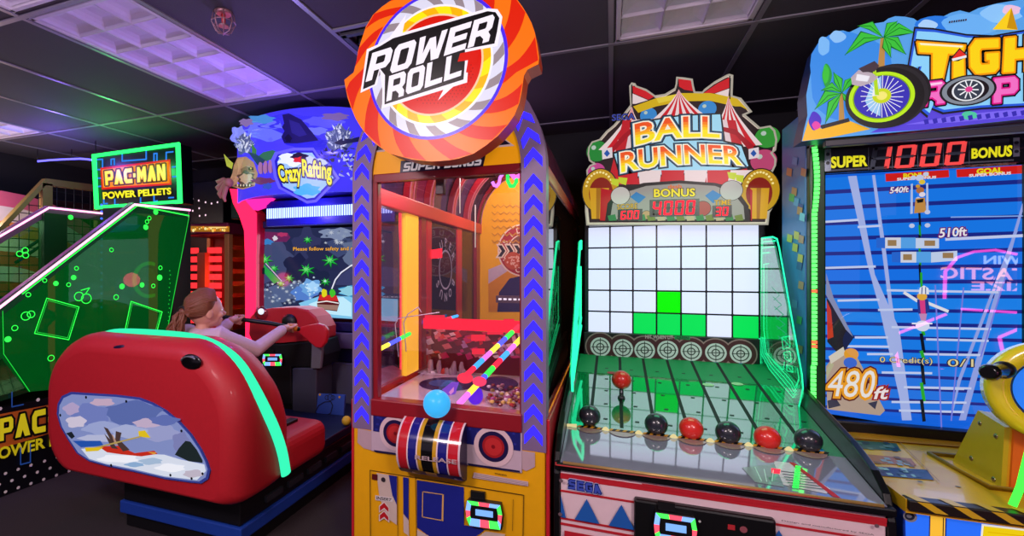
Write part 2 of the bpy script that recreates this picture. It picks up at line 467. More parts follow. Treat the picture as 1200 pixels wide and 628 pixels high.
# suspended ceiling bars
g = MB(); gm = paint('#8f8a98', .35, metal=.2)
i = -8
while i * PX < XR:
    x = i * PX
    if x > XL: g.box(x-.012, x+.012, YN+.02, YB-.02, HC-.006, HC-.0002, gm)
    i += 1
for y in GY: g.box(XL+.02, XR-.02, y-.012, y+.012, HC-.0075, HC-.0005, gm)
for (x0, y) in ((-2*PX, 2.0), (-2*PX, .76)): g.box(x0, x0+PX, y-.012, y+.012, HC-.0075, HC-.0005, gm)
struct('trim_1', g)
b = MB(); b.box(XL+.02, XR-.02, YB-.015, YB, 0, .1, paint('#0d0c10', .5)); struct('baseboard_back', b)

# recessed louvred ceiling lights, switched off
def troffer(x0, y0, label):
    W, D = PX - .044, 1.191
    x0 += .022; y0 += .022
    t = thing('ceiling_light', label, 'ceiling light', (x0+W/2, y0+D/2, HC-.005), 'louvred ceiling lights')
    fm = paint('#cfc6d6', .35); lm = paint('#d8d0e2', .4); zt, zb = HC+.06, HC+.004
    f = MB()
    for (a, b_, c, d) in ((x0, x0+W, y0, y0+.022), (x0, x0+W, y0+D-.022, y0+D), (x0, x0+.022, y0, y0+D), (x0+W-.022, x0+W, y0, y0+D)):
        f.box(a, b_, c, d, HC-.005, zt+.03, fm)
    f.build('frame', t, bevel=.003)
    r = MB(); r.box(x0+.02, x0+W-.02, y0+.02, y0+D-.02, zt, zt+.01, paint('#a79cba', .5)); r.build('reflector', t)
    l = MB(); nx, ny = 3, 6; cw, cd = (W-.044)/nx, (D-.044)/ny
    for i in range(nx):
        for j in range(ny):
            X0, Y0 = x0+.022+i*cw, y0+.022+j*cd
            # each cell is a shallow curved pan rising to its centre
            rows = []
            for k, (ins, z) in enumerate(((.0035, zb+.002), (.010, zb+.014), (.03, zb+.024), (.056, zb+.030))):
                rows.append([(X0+ins, Y0+ins, z), (X0+cw-ins, Y0+ins, z), (X0+cw-ins, Y0+cd-ins, z), (X0+ins, Y0+cd-ins, z)])
            l.loft([[Vector(p) for p in q] for q in rows], lm, cap=False, smooth=False)
            l.add([rows[-1][0], rows[-1][1], rows[-1][2], rows[-1][3]], [(0,1,2,3)], lm)
    for i in range(1, nx): l.box(x0+.022+i*cw-.002, x0+.022+i*cw+.002, y0+.02, y0+D-.02, zb-.002, zb+.03, fm)
    for j in range(1, ny): l.box(x0+.02, x0+W-.02, y0+.022+j*cd-.0015, y0+.022+j*cd+.0015, zb, zb+.03, fm)
    l.build('louvre', t, recalc=False)
    return t
troffer(-4*PX, GY[3], 'large louvred ceiling light lit purple, whole in view above the red boat seat')
troffer(-4*PX, GY[2], 'louvred ceiling light cut by the top left corner of the photo')
troffer(-8*PX, GY[3], 'sliver of louvred ceiling light at the left edge above the caged game')
troffer(0, GY[3], 'louvred ceiling light above the tent-topped ball game, nearly colourless')

# ceiling vent beside the big round sign
t = thing('ceiling_vent', 'dark square ceiling air vent half hidden by the big round orange sign', 'ceiling vent', (-1.5*PX, 2.31, HC-.03))
vm = paint('#17161b', .5)
b = MB(); x0, x1, y0, y1 = -2*PX+.03, -PX-.03, 2.03, 2.60
for (a, b_, c, d) in ((x0, x1, y0, y0+.03), (x0, x1, y1-.03, y1), (x0, x0+.03, y0, y1), (x1-.03, x1, y0, y1)): b.box(a, b_, c, d, HC-.02, HC-.001, paint('#3a3944', .4))
b.build('frame', t, bevel=.003)
b = MB()
for k in range(3):
    i = .06 + k*.07
    for (a, b_, c, d) in ((x0+i, x1-i, y0+i, y0+i+.012), (x0+i, x1-i, y1-i-.012, y1-i), (x0+i, x0+i+.012, y0+i, y1-i), (x1-i-.012, x1-i, y0+i, y1-i)):
        b.box(a, b_, c, d, HC-.035+k*.006, HC-.002, vm)
b.build('louvre', t)

# sprinkler with a wire guard
S = Zp(HC-.05); p = S(262, 27); t = thing('sprinkler', 'small fire sprinkler in a wire guard on the dark ceiling', 'fire sprinkler', (p.x, p.y, HC-.11))
b = MB(); b.cyl((p.x, p.y, HC-.002), (p.x, p.y, HC-.012), .04, .03, paint('#b0808a', .3, metal=.5)); b.cyl((p.x, p.y, HC-.012), (p.x, p.y, HC-.06), .01, .008, paint('#c03038', .4)); b.cyl((p.x, p.y, HC-.06), (p.x, p.y, HC-.066), .022, .022, paint('#a58c94', .3, metal=.6)); b.build('head', t)
b = MB(); wmat = paint('#a07a86', .35, metal=.5)
for k in range(4):
    an = pi/4*k; c, s_ = cos(an), sin(an)
    b.tube([(p.x+.042*c, p.y+.042*s_, HC-.004), (p.x+.05*c, p.y+.05*s_, HC-.05), (p.x+.032*c, p.y+.032*s_, HC-.09), (p.x, p.y, HC-.1), (p.x-.032*c, p.y-.032*s_, HC-.09), (p.x-.05*c, p.y-.05*s_, HC-.05), (p.x-.042*c, p.y-.042*s_, HC-.004)], .0022, wmat, 6)
b.tube([(p.x+.05*cos(q), p.y+.05*sin(q), HC-.05) for q in [2*pi*k/20 for k in range(20)]], .0022, wmat, 6, closed=True)
b.build('wire_guard', t)

# curved blue LED strip under the ceiling, far left
pts = [Yp(2.95)(u, v) for u, v in ((44,189),(50,186),(58,184),(68,183),(80,183),(95,185),(112,188))]
pts = [Vector((q.x, q.y + .12*sin(pi*i/6), min(q.z, HC-.03))) for i, q in enumerate(pts)]
b = MB(); b.tube(pts, .009, led(.35, .3, 3.0), 8); o = b.build('led_strip'); tag(o, 'curved blue led strip under the ceiling left of the green-edged sign', 'led strip')
for q in (pts[0], pts[3], pts[6]):
    b = MB(); b.tube([q, (q.x, q.y, HC)], .004, paint('#15151a', .5), 6); b.build('hanger', o)
# ================================================================ PELLET GAME (left, neon wings)
XW, XW2 = -3.18, -4.17
t = thing('pellet_game_machine', 'black and green arcade game with sloping neon-edged see-through wings and a green-framed sign', 'arcade machine', (-3.68, 2.2, 0))
blk = paint('#0b0c10', .35); grn_led = led(.03, 2.2, .35)
b = MB(); b.box(XW2+.03, XW-.03, 1.15, 2.95, 0, .5, blk); pbase = b.build('base', t, bevel=.01)
b = MB(); b.box(XW2+.18, XW-.02, 2.78, 2.95, .5, 1.8, paint('#07240f', .6)); b.build('back_panel', t)
b = MB(); b.prism([(XW2+.04, 1.2, .505), (XW-.04, 1.2, .505), (XW-.04, 2.78, .72), (XW2+.04, 2.78, .72)], (0, 0, -.03), paint('#0b3a1c', .15, coat=1)); b.build('playfield', t)
# right wing
def wing(x, top, bot, name, gm_):
    S = Xp(x)
    w = MB(); w.prism([S(*q) for q in top + bot], (-.012, 0, 0), gm_); wo = w.build(name, t)
    r = MB(); hs = [S(u, v) for u, v in top]
    r.prism([p + Vector((0, 0, 0)) for p in hs] + [p + Vector((0, 0, -.075)) for p in reversed(hs)], (-.05, 0, 0), paint('#b060a0', .4)); ro = r.build('rail', t)
    n = MB(); n.tube([p + Vector((.007, 0, -.016)) for p in hs], .0075, led(2.8, 1.0, 1.8), 8); n.build('neon_tube', ro)
    return S, wo
S, wo = wing(XW, [(-60, 402), (0, 356), (157, 237), (222, 244)], [(196, 388), (182, 430), (110, 452), (34, 459), (3, 420), (-60, 425)], 'wing_panel', glass('#58c07c', .20, '#0a9a38', glow=.42, graze=.3, face=.015))
a = Art(S, (0, 300), 837/240)
g1, g2 = led(.05, 1.6, .12), led(.02, .75, .06)
for (x, y, r) in ((300, 88, 10), (228, 112, 10), (652, 88, 12), (580, 118, 10), (498, 124, 11), (32, 340, 12)): a.circ(g1, x, y, r)
for (x, y, r) in ((312, 50, 9), (115, 158, 10), (280, 117, 9), (60, 294, 12), (208, 417, 13), (474, 168, 11), (655, 48, 9), (626, 122, 9), (182, 100, 9)): a.ring(g1, x, y, r, 2.6)
for (x, y) in ((455, -25), (610, -155), (600, -140+0)): a.ring(g1, x, y, 9, 2.5)
a.circ(g1, 636, -180, 11); a.circ(g1, 595, -118, 11)
for (x, y, r) in ((322, 165, 19), (352, 174, 21), (105, 245, 18), (126, 238, 15)): a.ring(g1, x, y, r, 3)
a.line(g1, [(330, 140), (365, 130), (350, 152)], 3)
for q in ([(190, 172), (322, 208), (280, 342), (140, 316)], [(535, 185), (662, 228), (640, 310), (510, 305)]):
    a.line(g1, q, 3, closed=True); c = (sum(p[0] for p in q)/4, sum(p[1] for p in q)/4)
    a.line(g2, [(p[0]+(c[0]-p[0])*.1, p[1]+(c[1]-p[1])*.1) for p in q], 2, closed=True)
a.line(g1, [(90, 155), (300, -7), (560, -206), (770, -165)], 5)
a.line(g2, [(10, 225), (14, 400), (120, 553)], 3); a.line(g2, [(772, -165), (682, 305)], 2.5)
for k in range(14): a.circ(g2, 692+3*(k % 2)-k*.5, 60+k*17, 2)
a.build('etched_pattern', wo, recalc=False)
# plain glowing ball feature with a ring
pc = Xp(XW-.25)(172, 330); b = MB(); b.ball(pc, (.05, .11, .11), lit('#ff4a26', .75, base=.4), 24, 14); b.build('ball_feature', t)
b = MB(); b.tube([pc + Vector((.03, .13*cos(q), .13*sin(q)+.015)) for q in [2*pi*k/28 for k in range(28)]], .014, lit('#b8e020', .7), 8, closed=True); b.build('ring_feature', t)
b = MB(); bl = Xp(XW-.5)
for k in range(16): p = bl(119, 240+k*8); b.ball(p, .008, led(.1, .25, 2.5), 8, 5)
b.build('blue_bulb_string', t)
b = MB(); b.prism([Xp(XW-.3)(u, v) for u, v in ((122,262),(150,256),(168,262),(158,270),(130,272))], (-.03,0,0), lit('#2a38ff', .8)); b.build('blue_chute', t)
b = MB(); b.prism([Xp(XW-.28)(u, v) for u, v in ((140,254),(156,248),(168,252),(172,264),(152,262))], (-.03,0,0), paint('#d86a2a', .4)); b.build('orange_chute', t)
# left wing
S2, w2 = wing(XW2, [(-40, 297), (57, 241), (128, 249)], [(128, 400), (57, 420), (-40, 420)], 'wing_panel', glass('#b0e0c0', .08, '#0a9a38', glow=.3, graze=.3, face=.015))
a = Art(S2, (0, 240), 907/130)
for (x, y, r) in ((577, 102, 20), (487, 215, 20), (508, 290, 20), (610, 592, 20)): a.circ(g1, x, y, r)
for (x, y, r) in ((519, 145, 16), (624, 520, 16), (160, 400, 25), (205, 372, 25), (208, 412, 25)): a.ring(g1, x, y, r, 6)
print_on(a, w2)
b = MB(); p0 = S2(57, 250); b.box(XW2-.03, XW2+.03, p0.y-.05, p0.y+.12, .5, p0.z, paint('#083a1a', .4)); b.build('post', t)
# sign
SG = Yp(2.90); C = 837/240
b = MB(); sq = [SG(*p) for p in ((111, 182), (210.5, 168), (213, 238), (114, 245.5))]
b.prism(sq, (0, .12, 0), paint('#04060c', .3)); so = b.build('sign', t, bevel=.006)
a = Art(SG, (0, 150), C)
bl = led(.03, .25, .9)
for q in ([(395, 140), (395, 170), (412, 170)], [(500, 95), (500, 135), (598, 128), (598, 88)], [(680, 130), (680, 100), (708, 97)], [(388, 130), (420, 128), (420, 160)], [(455, 150), (455, 128), (468, 126), (468, 150)], [(630, 140), (630, 105), (642, 104), (642, 140)], [(470, 290), (470, 315), (484, 312)], [(630, 275), (630, 300), (644, 298)], [(395, 205), (412, 205)], [(398, 240), (412, 238)], [(425, 285), (425, 310), (440, 309)], [(705, 160), (718, 158)], [(706, 200), (720, 198)], [(575, 285), (575, 305)], [(690, 285), (710, 284)]):
    a.line(bl, q, 6)
a.pg(lit('#e01808', .9), [(411, 163), (697, 128), (702, 232), (417, 252)]); a.pg(lit('#ff8a10', .9), [(418, 170), (690, 137), (694, 225), (423, 244)])
q = [(428, 178), (682, 148), (685, 213), (432, 234)]
pm_ = [(paint('#080604', .5), 14), (lit('#d87a10', .8), 5), lit('#fff04a', .95)]
def pacrow(a, mats, q):
    wts = [1, 1.1, 1, .45, 1.15, 1.1, 1]; tot = sum(wts); acc = 0
    for ch, wt in zip('PAC-MAN', wts):
        f0, f1 = (acc+.06)/tot, (acc+wt-.06)/tot; acc += wt
        l2 = lambda p, r, f: (p[0]+(r[0]-p[0])*f, p[1]+(r[1]-p[1])*f)
        block_out(a, mats, ch, [l2(q[0], q[1], f0), l2(q[0], q[1], f1), l2(q[3], q[2], f1), l2(q[3], q[2], f0)])
pacrow(a, pm_, q)
q = [(424, 264), (700, 245), (702, 270), (426, 290)]
a.text(paint('#080604', .5), 'POWER PELLETS', q, off=.05); a.text(lit('#f8e820', .95), 'POWER PELLETS', q, off=.045)
a.build('sign_face', so, recalc=False)
b = MB(); gp = [SG(u, v, .012) for u, v in ((112, 183), (210, 169.5), (212.5, 236.5), (115, 243.5))]; b.tube(gp, .015, led(.05, 2.6, .3), 8, closed=True); b.build('led_border', so)
# printed side of the base
SB = Xp(XW-.03+.001)
a = Art(SB, (0, 448), C)
a.pg(paint('#c8641e', .4), [(-60, 143), (0, 130), (300, 72), (300, 178), (0, 272), (-60, 292)])
q = [(-6, 150), (420, 52), (420, 148), (-6, 242)]
pacrow(a, [(paint('#0a0806', .5), 18), lit('#d8c81e', .45, base=.7)], q)
q = [(-40, 275), (420, 168), (420, 205), (-40, 322)]
a.text(lit('#c8b818', .45, base=.7), 'POWER PELLETS', q, off=.03)
for r in range(3):
    for k in range(9): a.circ(paint('#efe8d8', .5), 22+k*52-r*26, 372-k*17+r*46, 6)
a.line(lit('#2a50a0', .5), [(80, 265), (80, 335), (120, 325), (120, 250)], 5); a.line(lit('#2a50a0', .5), [(48, 40), (48, 100), (95, 90)], 5)
for (x, y) in ((155, 71), (0, 108)): a.circ(paint('#efe8d8', .5), x, y, 7)
print_on(a, pbase)

# ================================================================ CAGED GAME behind, far left
S = Xp(-4.72)
t = thing('caged_game_machine', 'caged game with dull gold beams and red and white bands at far left', 'arcade machine', (-4.95, 2.6, 0))
gold = paint('#8a7440', .4, metal=.3)
b = MB(); hs = [S(u, v) for u, v in ((-40, 300), (0, 266), (54, 209), (116, 217))]
b.prism(hs + [p - Vector((0, 0, .06)) for p in reversed(hs)], (-.06, 0, 0), gold); b.build('top_beam', t)
b = MB(); p = S(56, 215); b.box(-4.78, -4.72, p.y-.04, p.y+.04, 0, p.z, gold); p2 = S(118, 217); b.box(-4.78, -4.72, p2.y-.03, p2.y+.03, 0, p2.z, gold); b.build('post', t)
n = MB(); nm = paint('#0c0c10', .6)
lo = S(-40, 300); y = lo.y
def ztop(y):
    a_, b_, c_, d_ = hs
    for p, q in ((a_, b_), (b_, c_), (c_, d_)):
        if p.y <= y <= q.y: return p.z + (q.z-p.z)*(y-p.y)/(q.y-p.y)
    return hs[-1].z
y = hs[0].y
while y < hs[-1].y:
    n.tube([(-4.75, y, .5), (-4.75, y, ztop(y)-.03)], .004, nm, 4, cap=False); y += .075
z = .5
while z < 2.05:
    ys = [hs[0].y + k*.01 for k in range(int((hs[-1].y-hs[0].y)/.01)) if ztop(hs[0].y+k*.01)-.04 > z]
    if ys: n.tube([(-4.75, ys[0], z), (-4.75, ys[-1], z)], .004, nm, 4, cap=False)
    z += .075
n.build('net', t, recalc=False)
b = MB()
cols = ['#c83028', '#e8d8d0', '#d04a3a', '#e6cfc4', '#e08a4a', '#d9c9c6', '#c85a78']
for k in range(7):
    r0, r1 = .42+k*.14, .42+(k+1)*.14
    A_ = [pi*.02 + pi*.96*j/20 for j in range(21)]
    pts = [(-5.3, 2.75+r1*cos(q), .62+r1*sin(q)*1.0) for q in A_] + [(-5.3, 2.75+r0*cos(q), .62+r0*sin(q)) for q in reversed(A_)]
    b.prism(pts, (-.03, 0, 0), paint(cols[k], .5))
b.build('backboard', t)
b = MB(); b.box(-5.35, -4.75, 1.7, 4.0, 0, .5, paint('#14141a', .5)); b.box(-5.45, -5.34, 1.7, 4.05, .5, 2.0, paint('#241018', .5)); b.build('base', t)
b = MB(); 
for k in range(2):
    p = S(18, 300+k*8); q = S(54, 276+k*8); b.tube([p, q], .014, paint('#101412', .5), 8)
b.build('ramp_rail', t)

# ================================================================ SMALL PRIZE CABINET
S = Yp(3.3); t = thing('prize_cabinet', 'narrow glass-fronted cabinet with gold marquee and red lit columns behind the girl', 'arcade machine', (-3.45, 3.5, 0))
x0, x1 = S(208, 300).x, S(268, 300).x; zt = S(238, 262).z; zg = S(238, 275).z
dk = paint('#3a1c20', .4)
b = MB(); b.box(x0, x1, 3.3, 3.7, 0, .75, dk); b.build('base', t, bevel=.01)
b = MB(); b.box(x0-.01, x1+.01, 3.28, 3.7, zg, zt, paint('#5a1a38', .35)); mo = b.build('marquee', t, bevel=.01)
a = Art(Yp(3.28), (190, 220), 419/120); a.pg(lit('#5a1230', .6), [(60, 150), (275, 150), (275, 186), (60, 186)])
a.pg(lit('#b87820', .7), [(58,156),(276,158),(276,180),(58,180)])
for k in range(26): a.circ(lit(['#ffd060', '#ff9a30', '#fff0a0'][k % 3], .9), 66+k*8, 168+random.uniform(-7, 7), random.uniform(3, 7), 8)
a.line(lit('#ffd880', .9), [(195, 163), (265, 163)], 5)
a.build('marquee_artwork', mo, recalc=False)
pm = paint('#b88a50', .35, metal=.4)
for (px, py) in ((x0, 3.3), (x1-.05, 3.3), (x0, 3.64), (x1-.05, 3.64)):
    b = MB(); b.box(px, px+.05, py, py+.05, .75, zg, pm); b.build('post', t, bevel=.004)
b = MB(); b.box(x0+.05, x1-.05, 3.312, 3.318, .75, zg, glass('#f0e0e0')); b.build('front_glass', t)
b = MB(); b.box(x1-.03, x1-.024, 3.35, 3.64, .75, zg, glass('#f0d0b0')); b.build('side_glass', t)
b = MB(); b.box(x0+.02, x1-.02, 3.67, 3.69, .75, zg, paint('#7a2a20', .5)); b.build('back_panel', t)
rl = led(2.4, .08, .1)
for k, (u0, u1) in enumerate(((217, 224), (226, 230), (243, 249), (252, 257))):
    SS = Yp(3.55); p, q = SS(u0, 300), SS(u1, 300)
    b = MB()
    for j in range(11):
        z = zg - .1 - j*.085; b.box(p.x, q.x, 3.55, 3.58, z-.055, z, rl)
    b.build('red_light_column', t)
b = MB(); SS = Yp(3.5); b.box(SS(231, 300).x, SS(240, 300).x, 3.5, 3.56, .8, zg-.15, paint('#d8704a', .4)); b.build('prize_column', t)
b = MB()
for k in range(7):
    z = .85 + k*.11; b.box(x1-.16, x1-.08, 3.42, 3.62, z, z+.07, paint(['#e0a040', '#d06020', '#f0c060'][k % 3], .4))
b.build('boxed_prizes', t)
lamp('POINT', ((x0+x1)/2, 3.45, 1.2), 2.2, (1, .35, .2), .05)

# dark cabinet with rows of small lights, behind
S = Yp(3.75); t = thing('dark_cabinet', 'tall plain black cabinet with rows of tiny lights behind the gold-marquee cabinet', 'arcade machine', (-3.6, 3.95, 0))
xa, xb = -4.2, S(262, 240).x
b = MB(); b.box(xa, xb, 3.75, 4.15, 0, S(240, 212).z, paint('#0a0910', .35)); b.build('body', t, bevel=.01)
a = Art(S)
for (u, v) in ((226, 233), (233, 235), (241, 237), (248, 238.5), (255, 237), (233.5, 244), (234, 253), (241, 252), (226, 247)): a.circ(lit('#ffd8e8', 1.1), u, v, 1.2, 10)
a.build('light_dots', t, recalc=False)
# ================================================================ RAFTING GAME
t = thing('rafting_game_machine', 'red boat-seat rafting arcade game with turquoise neon arc and big blue-lit screen tower', 'arcade machine', (-2.05, 2.4, 0))
red = paint('#b41a24', .55, coat=.05, var=.08, scale=60); blk = paint('#0b0b0e', .45); blue = paint('#1a3f9a', .45); navy = paint('#101a3c', .45)
# platform with blue stripe
b = MB(); b.box(-2.29, -1.53, 1.68, 3.1, .07, .13, blue); b.box(-2.27, -1.55, 1.70, 3.1, .0, .068, blk); b.box(-2.275, -1.545, 1.69, 3.1, .132, .25, blk)
b.box(-2.6, -1.54, 2.26, 3.1, .252, .30, navy); b.build('platform', t, bevel=.006)
b = MB()
for k in range(7): b.box(-1.545, -1.53, 1.85+k*.17, 1.97+k*.17, .17, .2, paint('#2a2a32', .4))
b.build('edge_track', t)
b = MB(); p = Zp(.03)(302, 620); b.cyl((-1.49, 1.74, 0), (-1.49, 1.74, .05), .022, .014, paint('#9a9aa4', .3, metal=.8), 14); b.cyl((-1.49, 1.74, .05), (-1.54, 1.74, .06), .008, .008, paint('#9a9aa4', .3, metal=.8), 8); b.build('levelling_foot', t)
# pod : lofted rounded shell
def sec(y, ins, ztop, n=44, zb=.27, xl=-2.70, xr=-1.45):
    L, R, B, T = xl+ins, xr-ins, zb+ins*.4, ztop-ins
    out = []
    def corner(cx, cz, rx, rz, a0, a1, k): return [(cx+rx*cos(a0+(a1-a0)*i/k), cz+rz*sin(a0+(a1-a0)*i/k)) for i in range(k)]
    rt = min(.34, (T-B)*.5); rb = .2
    pts = corner(R-rt, T-rt, rt, rt, 0, pi/2, 14) + corner(L+rt, T-rt*.9, rt, rt*.9, pi/2, pi, 14) + corner(L+rb*.9, B+rb, rb*.9, rb, pi, 1.5*pi, 8) + corner(R-.06, B+.06, .06, .06, 1.5*pi, 2*pi, 8)
    return [Vector((x, y, z)) for x, z in pts]
b = MB()
SEC = [sec(1.56, .085, .97), sec(1.565, .06, .97), sec(1.58, .035, .97), sec(1.605, .015, .97), sec(1.64, .003, .97), sec(1.69, 0, .97), sec(1.76, 0, .965), sec(1.84, .004, .93), sec(1.89, .01, .86), sec(1.92, .02, .78), sec(1.935, .05, .72)]
b.loft(SEC, red); pod = b.build('seat_pod', t)
# neon arc
def arc_path(n=40):
    base = SEC[5]; m = len(base)
    return base
N = [p for p in SEC[5]]
def smooth_path(pts, n):
    pts = [Vector(p) for p in pts]
    for _ in range(n):
        q = [pts[0]]
        for p, r in zip(pts, pts[1:]): q += [p.lerp(r, .25), p.lerp(r, .75)]
        pts = q + [pts[-1]]
    return pts
path = smooth_path([(-1.443, 1.88, .31), (-1.443, 1.855, .42), (-1.44, 1.80, .54), (-1.445, 1.735, .66), (-1.475, 1.70, .76), (-1.55, 1.69, .87), (-1.66, 1.685, .935), (-1.80, 1.685, .968), (-2.0, 1.685, .974), (-2.2, 1.685, .974), (-2.36, 1.69, .965), (-2.47, 1.70, .93)], 2)
b = MB()
n8 = 8
# flattened light band riding on the shell
cen = Vector((-2.05, 1.72, .55))
secs = []
for i, p in enumerate(path):
    a_ = path[max(0, i-1)]; c_ = path[min(len(path)-1, i+1)]
    tan = (c_-a_).normalized(); out = Vector((p.x-cen.x, 0, p.z-cen.z)); out = (out - tan*out.dot(tan)).normalized(); sd = tan.cross(out)
    secs.append([p + sd*(.028*cos(q)) + out*(.016*sin(q)) for q in [2*pi*k/12 for k in range(12)]])
b.loft(secs, led(.045, 1.0, .52)); b.build('neon_arc', pod)
# picture window in the back of the pod
W = Yp(1.556); a = Art(W, (60, 450), 994/190, base=.002)
out = [(50,190),(55,130),(80,85),(130,62),(230,68),(400,78),(540,95),(620,125),(700,170),(780,235),(850,310),(910,400),(945,470),(962,520),(950,570),(910,595),(850,590),(700,570),(500,525),(350,495),(240,465),(170,420),(110,330),(70,260)]
c = (480, 330); bo = [(x+(x-c[0])*.03, y+(y-c[1])*.05) for x, y in out]
b = MB(); b.prism([W(x*190/994+60, y*190/994+450, .0) for x, y in bo], (0, .03, 0), paint('#3a4a9a', .4)); wf = b.build('picture_window', pod)
a.pg(paint('#3c50a8', .4), bo); a.pg(lit('#8f9fd8', .62), out)
def blob(col, x, y, rx, ry, s=.62):
    a.pg(lit(col, s), [(x+rx*cos(q)*(1+.16*sin(5*q+x)), y+ry*sin(q)*(1+.16*cos(4*q+y))) for q in [2*pi*k/22 for k in range(22)]])
for c_ in (('#6478bc',500,175,180,70),('#7c8cd0',250,190,110,70),('#c4b4dc',130,150,50,35),('#d8bcd4',320,110,70,24),('#d4c0dc',600,240,90,30),('#a8b0e0',680,300,110,50),('#6a7cc4',700,220,90,30),('#aab8e8',320,270,120,40),('#e4dcf0',160,230,60,36),('#b8c4ec',480,290,110,40),('#8a90c8',800,350,50,60),('#c8d0f0',300,330,120,24)): blob(*c_)
a.pg(lit('#2a62c8', .55), [(140,345),(310,345),(330,375),(190,385)])
a.pg(lit('#dfe8f6', .75), [(190,395),(300,385),(430,420),(560,425),(700,430),(800,460),(945,490),(955,530),(900,585),(700,562),(500,515),(340,485),(240,455)])
for c_ in (('#f4f8ff',420,455,120,24,.8),('#b8d4f0',620,470,70,20),('#f4f8ff',740,510,90,24,.8),('#9cc4ec',520,490,60,14),('#d8d0e0',880,545,60,24,.6)): blob(*c_)
a.pg(lit('#2c3a3c', .35), [(765,430),(790,390),(830,345),(860,350),(900,400),(935,465),(935,480),(850,470)]); a.pg(lit('#28323c', .35), [(95,300),(130,290),(150,320),(130,335)])
a.pg(lit('#d03020', .7), [(300,380),(420,375),(520,420),(640,405),(660,425),(560,440),(440,428),(350,415)]); a.pg(lit('#e8a040', .7), [(600,412),(655,415),(640,430)])
for q in ([(330,260),(355,270),(410,360),(385,370)], [(405,285),(440,295),(430,340),(490,400),(450,410),(400,350)], [(335,300),(365,330),(420,395),(380,390)]): a.pg(lit('#5a4440', .5), q)
a.pg(lit('#c8a088', .6), [(380,300),(395,320),(420,370),(400,365)])
a.line(lit('#c8b060', .6), [(230,400),(570,315)], 9); a.pg(lit('#e8c820', .75), [(545,285),(585,280),(620,325),(575,322),(548,312)]); a.pg(lit('#e8c820', .75), [(218,385),(330,385),(300,405),(225,410)])
for (x, y) in ((218,80),(465,105),(805,285),(937,545),(738,555),(870,575),(375,495),(60,190)): a.circ(paint('#20242e', .3, metal=.6), x, y, 9, 12)
a.build('picture', wf, recalc=False)
# cup recess and grille on the shell
T = Plane((-1.8, 1.70, .91), (.45, -.2, .87))
b = MB(); p = Yp(1.645)(225, 424)
M = Matrix.Rotation(radians(-18), 3, 'Y')
p = Yp(1.562)(224, 424); b.ball(p, (.058, .012, .034), paint('#08080a', .2), 24, 10); co = b.build('cup_holder', pod)
b = MB(); b.tube([p + Vector((.045*cos(q), -.012, .024*sin(q))) for q in [pi*.2+2*pi*k/30 for k in range(12)]], .004, paint('#7f8488', .3, metal=.6), 6); b.build('chrome_rim', co)
b = MB(); p = Yp(1.585)(141, 407); b.ball(p, (.06, .02, .014), paint('#1c1030', .3), 16, 8, Matrix.Rotation(radians(-8), 3, 'Y')); b.build('grille', pod)
# seat bench
b = MB(); b.box(-2.62, -1.455, 1.88, 2.27, .27, .462, red); se = b.build('bench', t, bevel=.06, seg=5)
b = MB(); p = Zp(.515)(333, 486); b.box(p.x-.02, p.x+.03, p.y-.03, p.y+.08, .46, .478, blk); b.build('grab_handle', se, bevel=.004)
# screen tower
S = Yp(3.11)
XA, XB = -2.76, -1.38
pur = paint('#5a5470', .5); b = MB(); b.box(XA, XB, 3.14, 3.5, 0, 2.3, paint('#15152a', .45)); tw = b.build('tower', t, bevel=.02)
b = MB(); zt, zb = S(300, 268).z, S(300, 373).z; sx0, sx1 = S(300, 300).x, -1.41
for (x0, x1, z0, z1) in ((XA+.02, sx0, zb-.07, zt+.05), (sx1, XB-.0, zb-.07, zt+.05), (sx0, sx1, zt, zt+.05), (sx0, sx1, zb-.07, zb)): b.box(x0, x1, 3.09, 3.14, z0, z1, paint('#1a2050', .3))
b.build('screen_bezel', tw, bevel=.006)
b = MB(); b.box(XA+.05, XB-.05, 3.06, 3.14, .70, zb-.075, pur); b.box(XA+.05, XB-.05, 3.08, 3.14, .60, .695, paint('#14163a', .4)); b.box(XA+.05, XB-.05, 3.07, 3.14, .03, .595, paint('#4a4a60', .5)); b.build('lower_panel', tw, bevel=.008)
# screen picture
b = MB(); b.box(sx0, sx1, 3.115, 3.135, zb, zt, paint('#04060a', .08)); sc = b.build('screen', tw)
a = Art(Yp(3.115), (300, 250), 502/120, step=.0004)
def blob(col, x, y, rx, ry, s=.8, k=6, am=.2):
    a.pg(lit(col, s, .12, 0), [(x+rx*cos(q)*(1+am*sin(k*q+x)), y+ry*sin(q)*(1+am*cos((k-1)*q+y))) for q in [2*pi*j/30 for j in range(30)]])
def star(col, x, y, r, s=.8, n=7):
    pts = []
    for j in range(2*n):
        q = pi*j/n + x; rr = r*(1.0 if j % 2 == 0 else .32); pts.append((x+rr*cos(q), y+rr*.8*sin(q)))
    a.pg(lit(col, s, .12, 0), pts)
E = 700
a.pg(lit('#2b3158', .8, .12, 0), [(2,78),(E,62),(E,530),(2,498)])
for c_ in (('#46507c',90,240,90,110),('#383c68',250,190,70,120),('#20244a',200,270,60,70),('#54648c',60,420,80,60),('#2a2e54',330,230,90,70),('#5a6a98',150,380,80,50),('#222a4c',300,330,60,60),('#44507c',420,160,70,50),('#8a98bc',395,100,80,28),('#6a789c',520,190,90,80)): blob(*c_)
a.pg(lit('#6a2458', .8), [(8,88),(155,95),(170,118),(150,140),(30,138)]); blob('#c03a70', 130, 104, 26, 10); blob('#3a8ad8', 58, 140, 26, 14); blob('#e8e0f0', 95, 122, 12, 12)
for k in range(26): star(['#c8d0e0', '#9aa8c4', '#303c5c'][k % 3], 310+random.uniform(0, 330), 85+random.uniform(0, 60), random.uniform(8, 18))
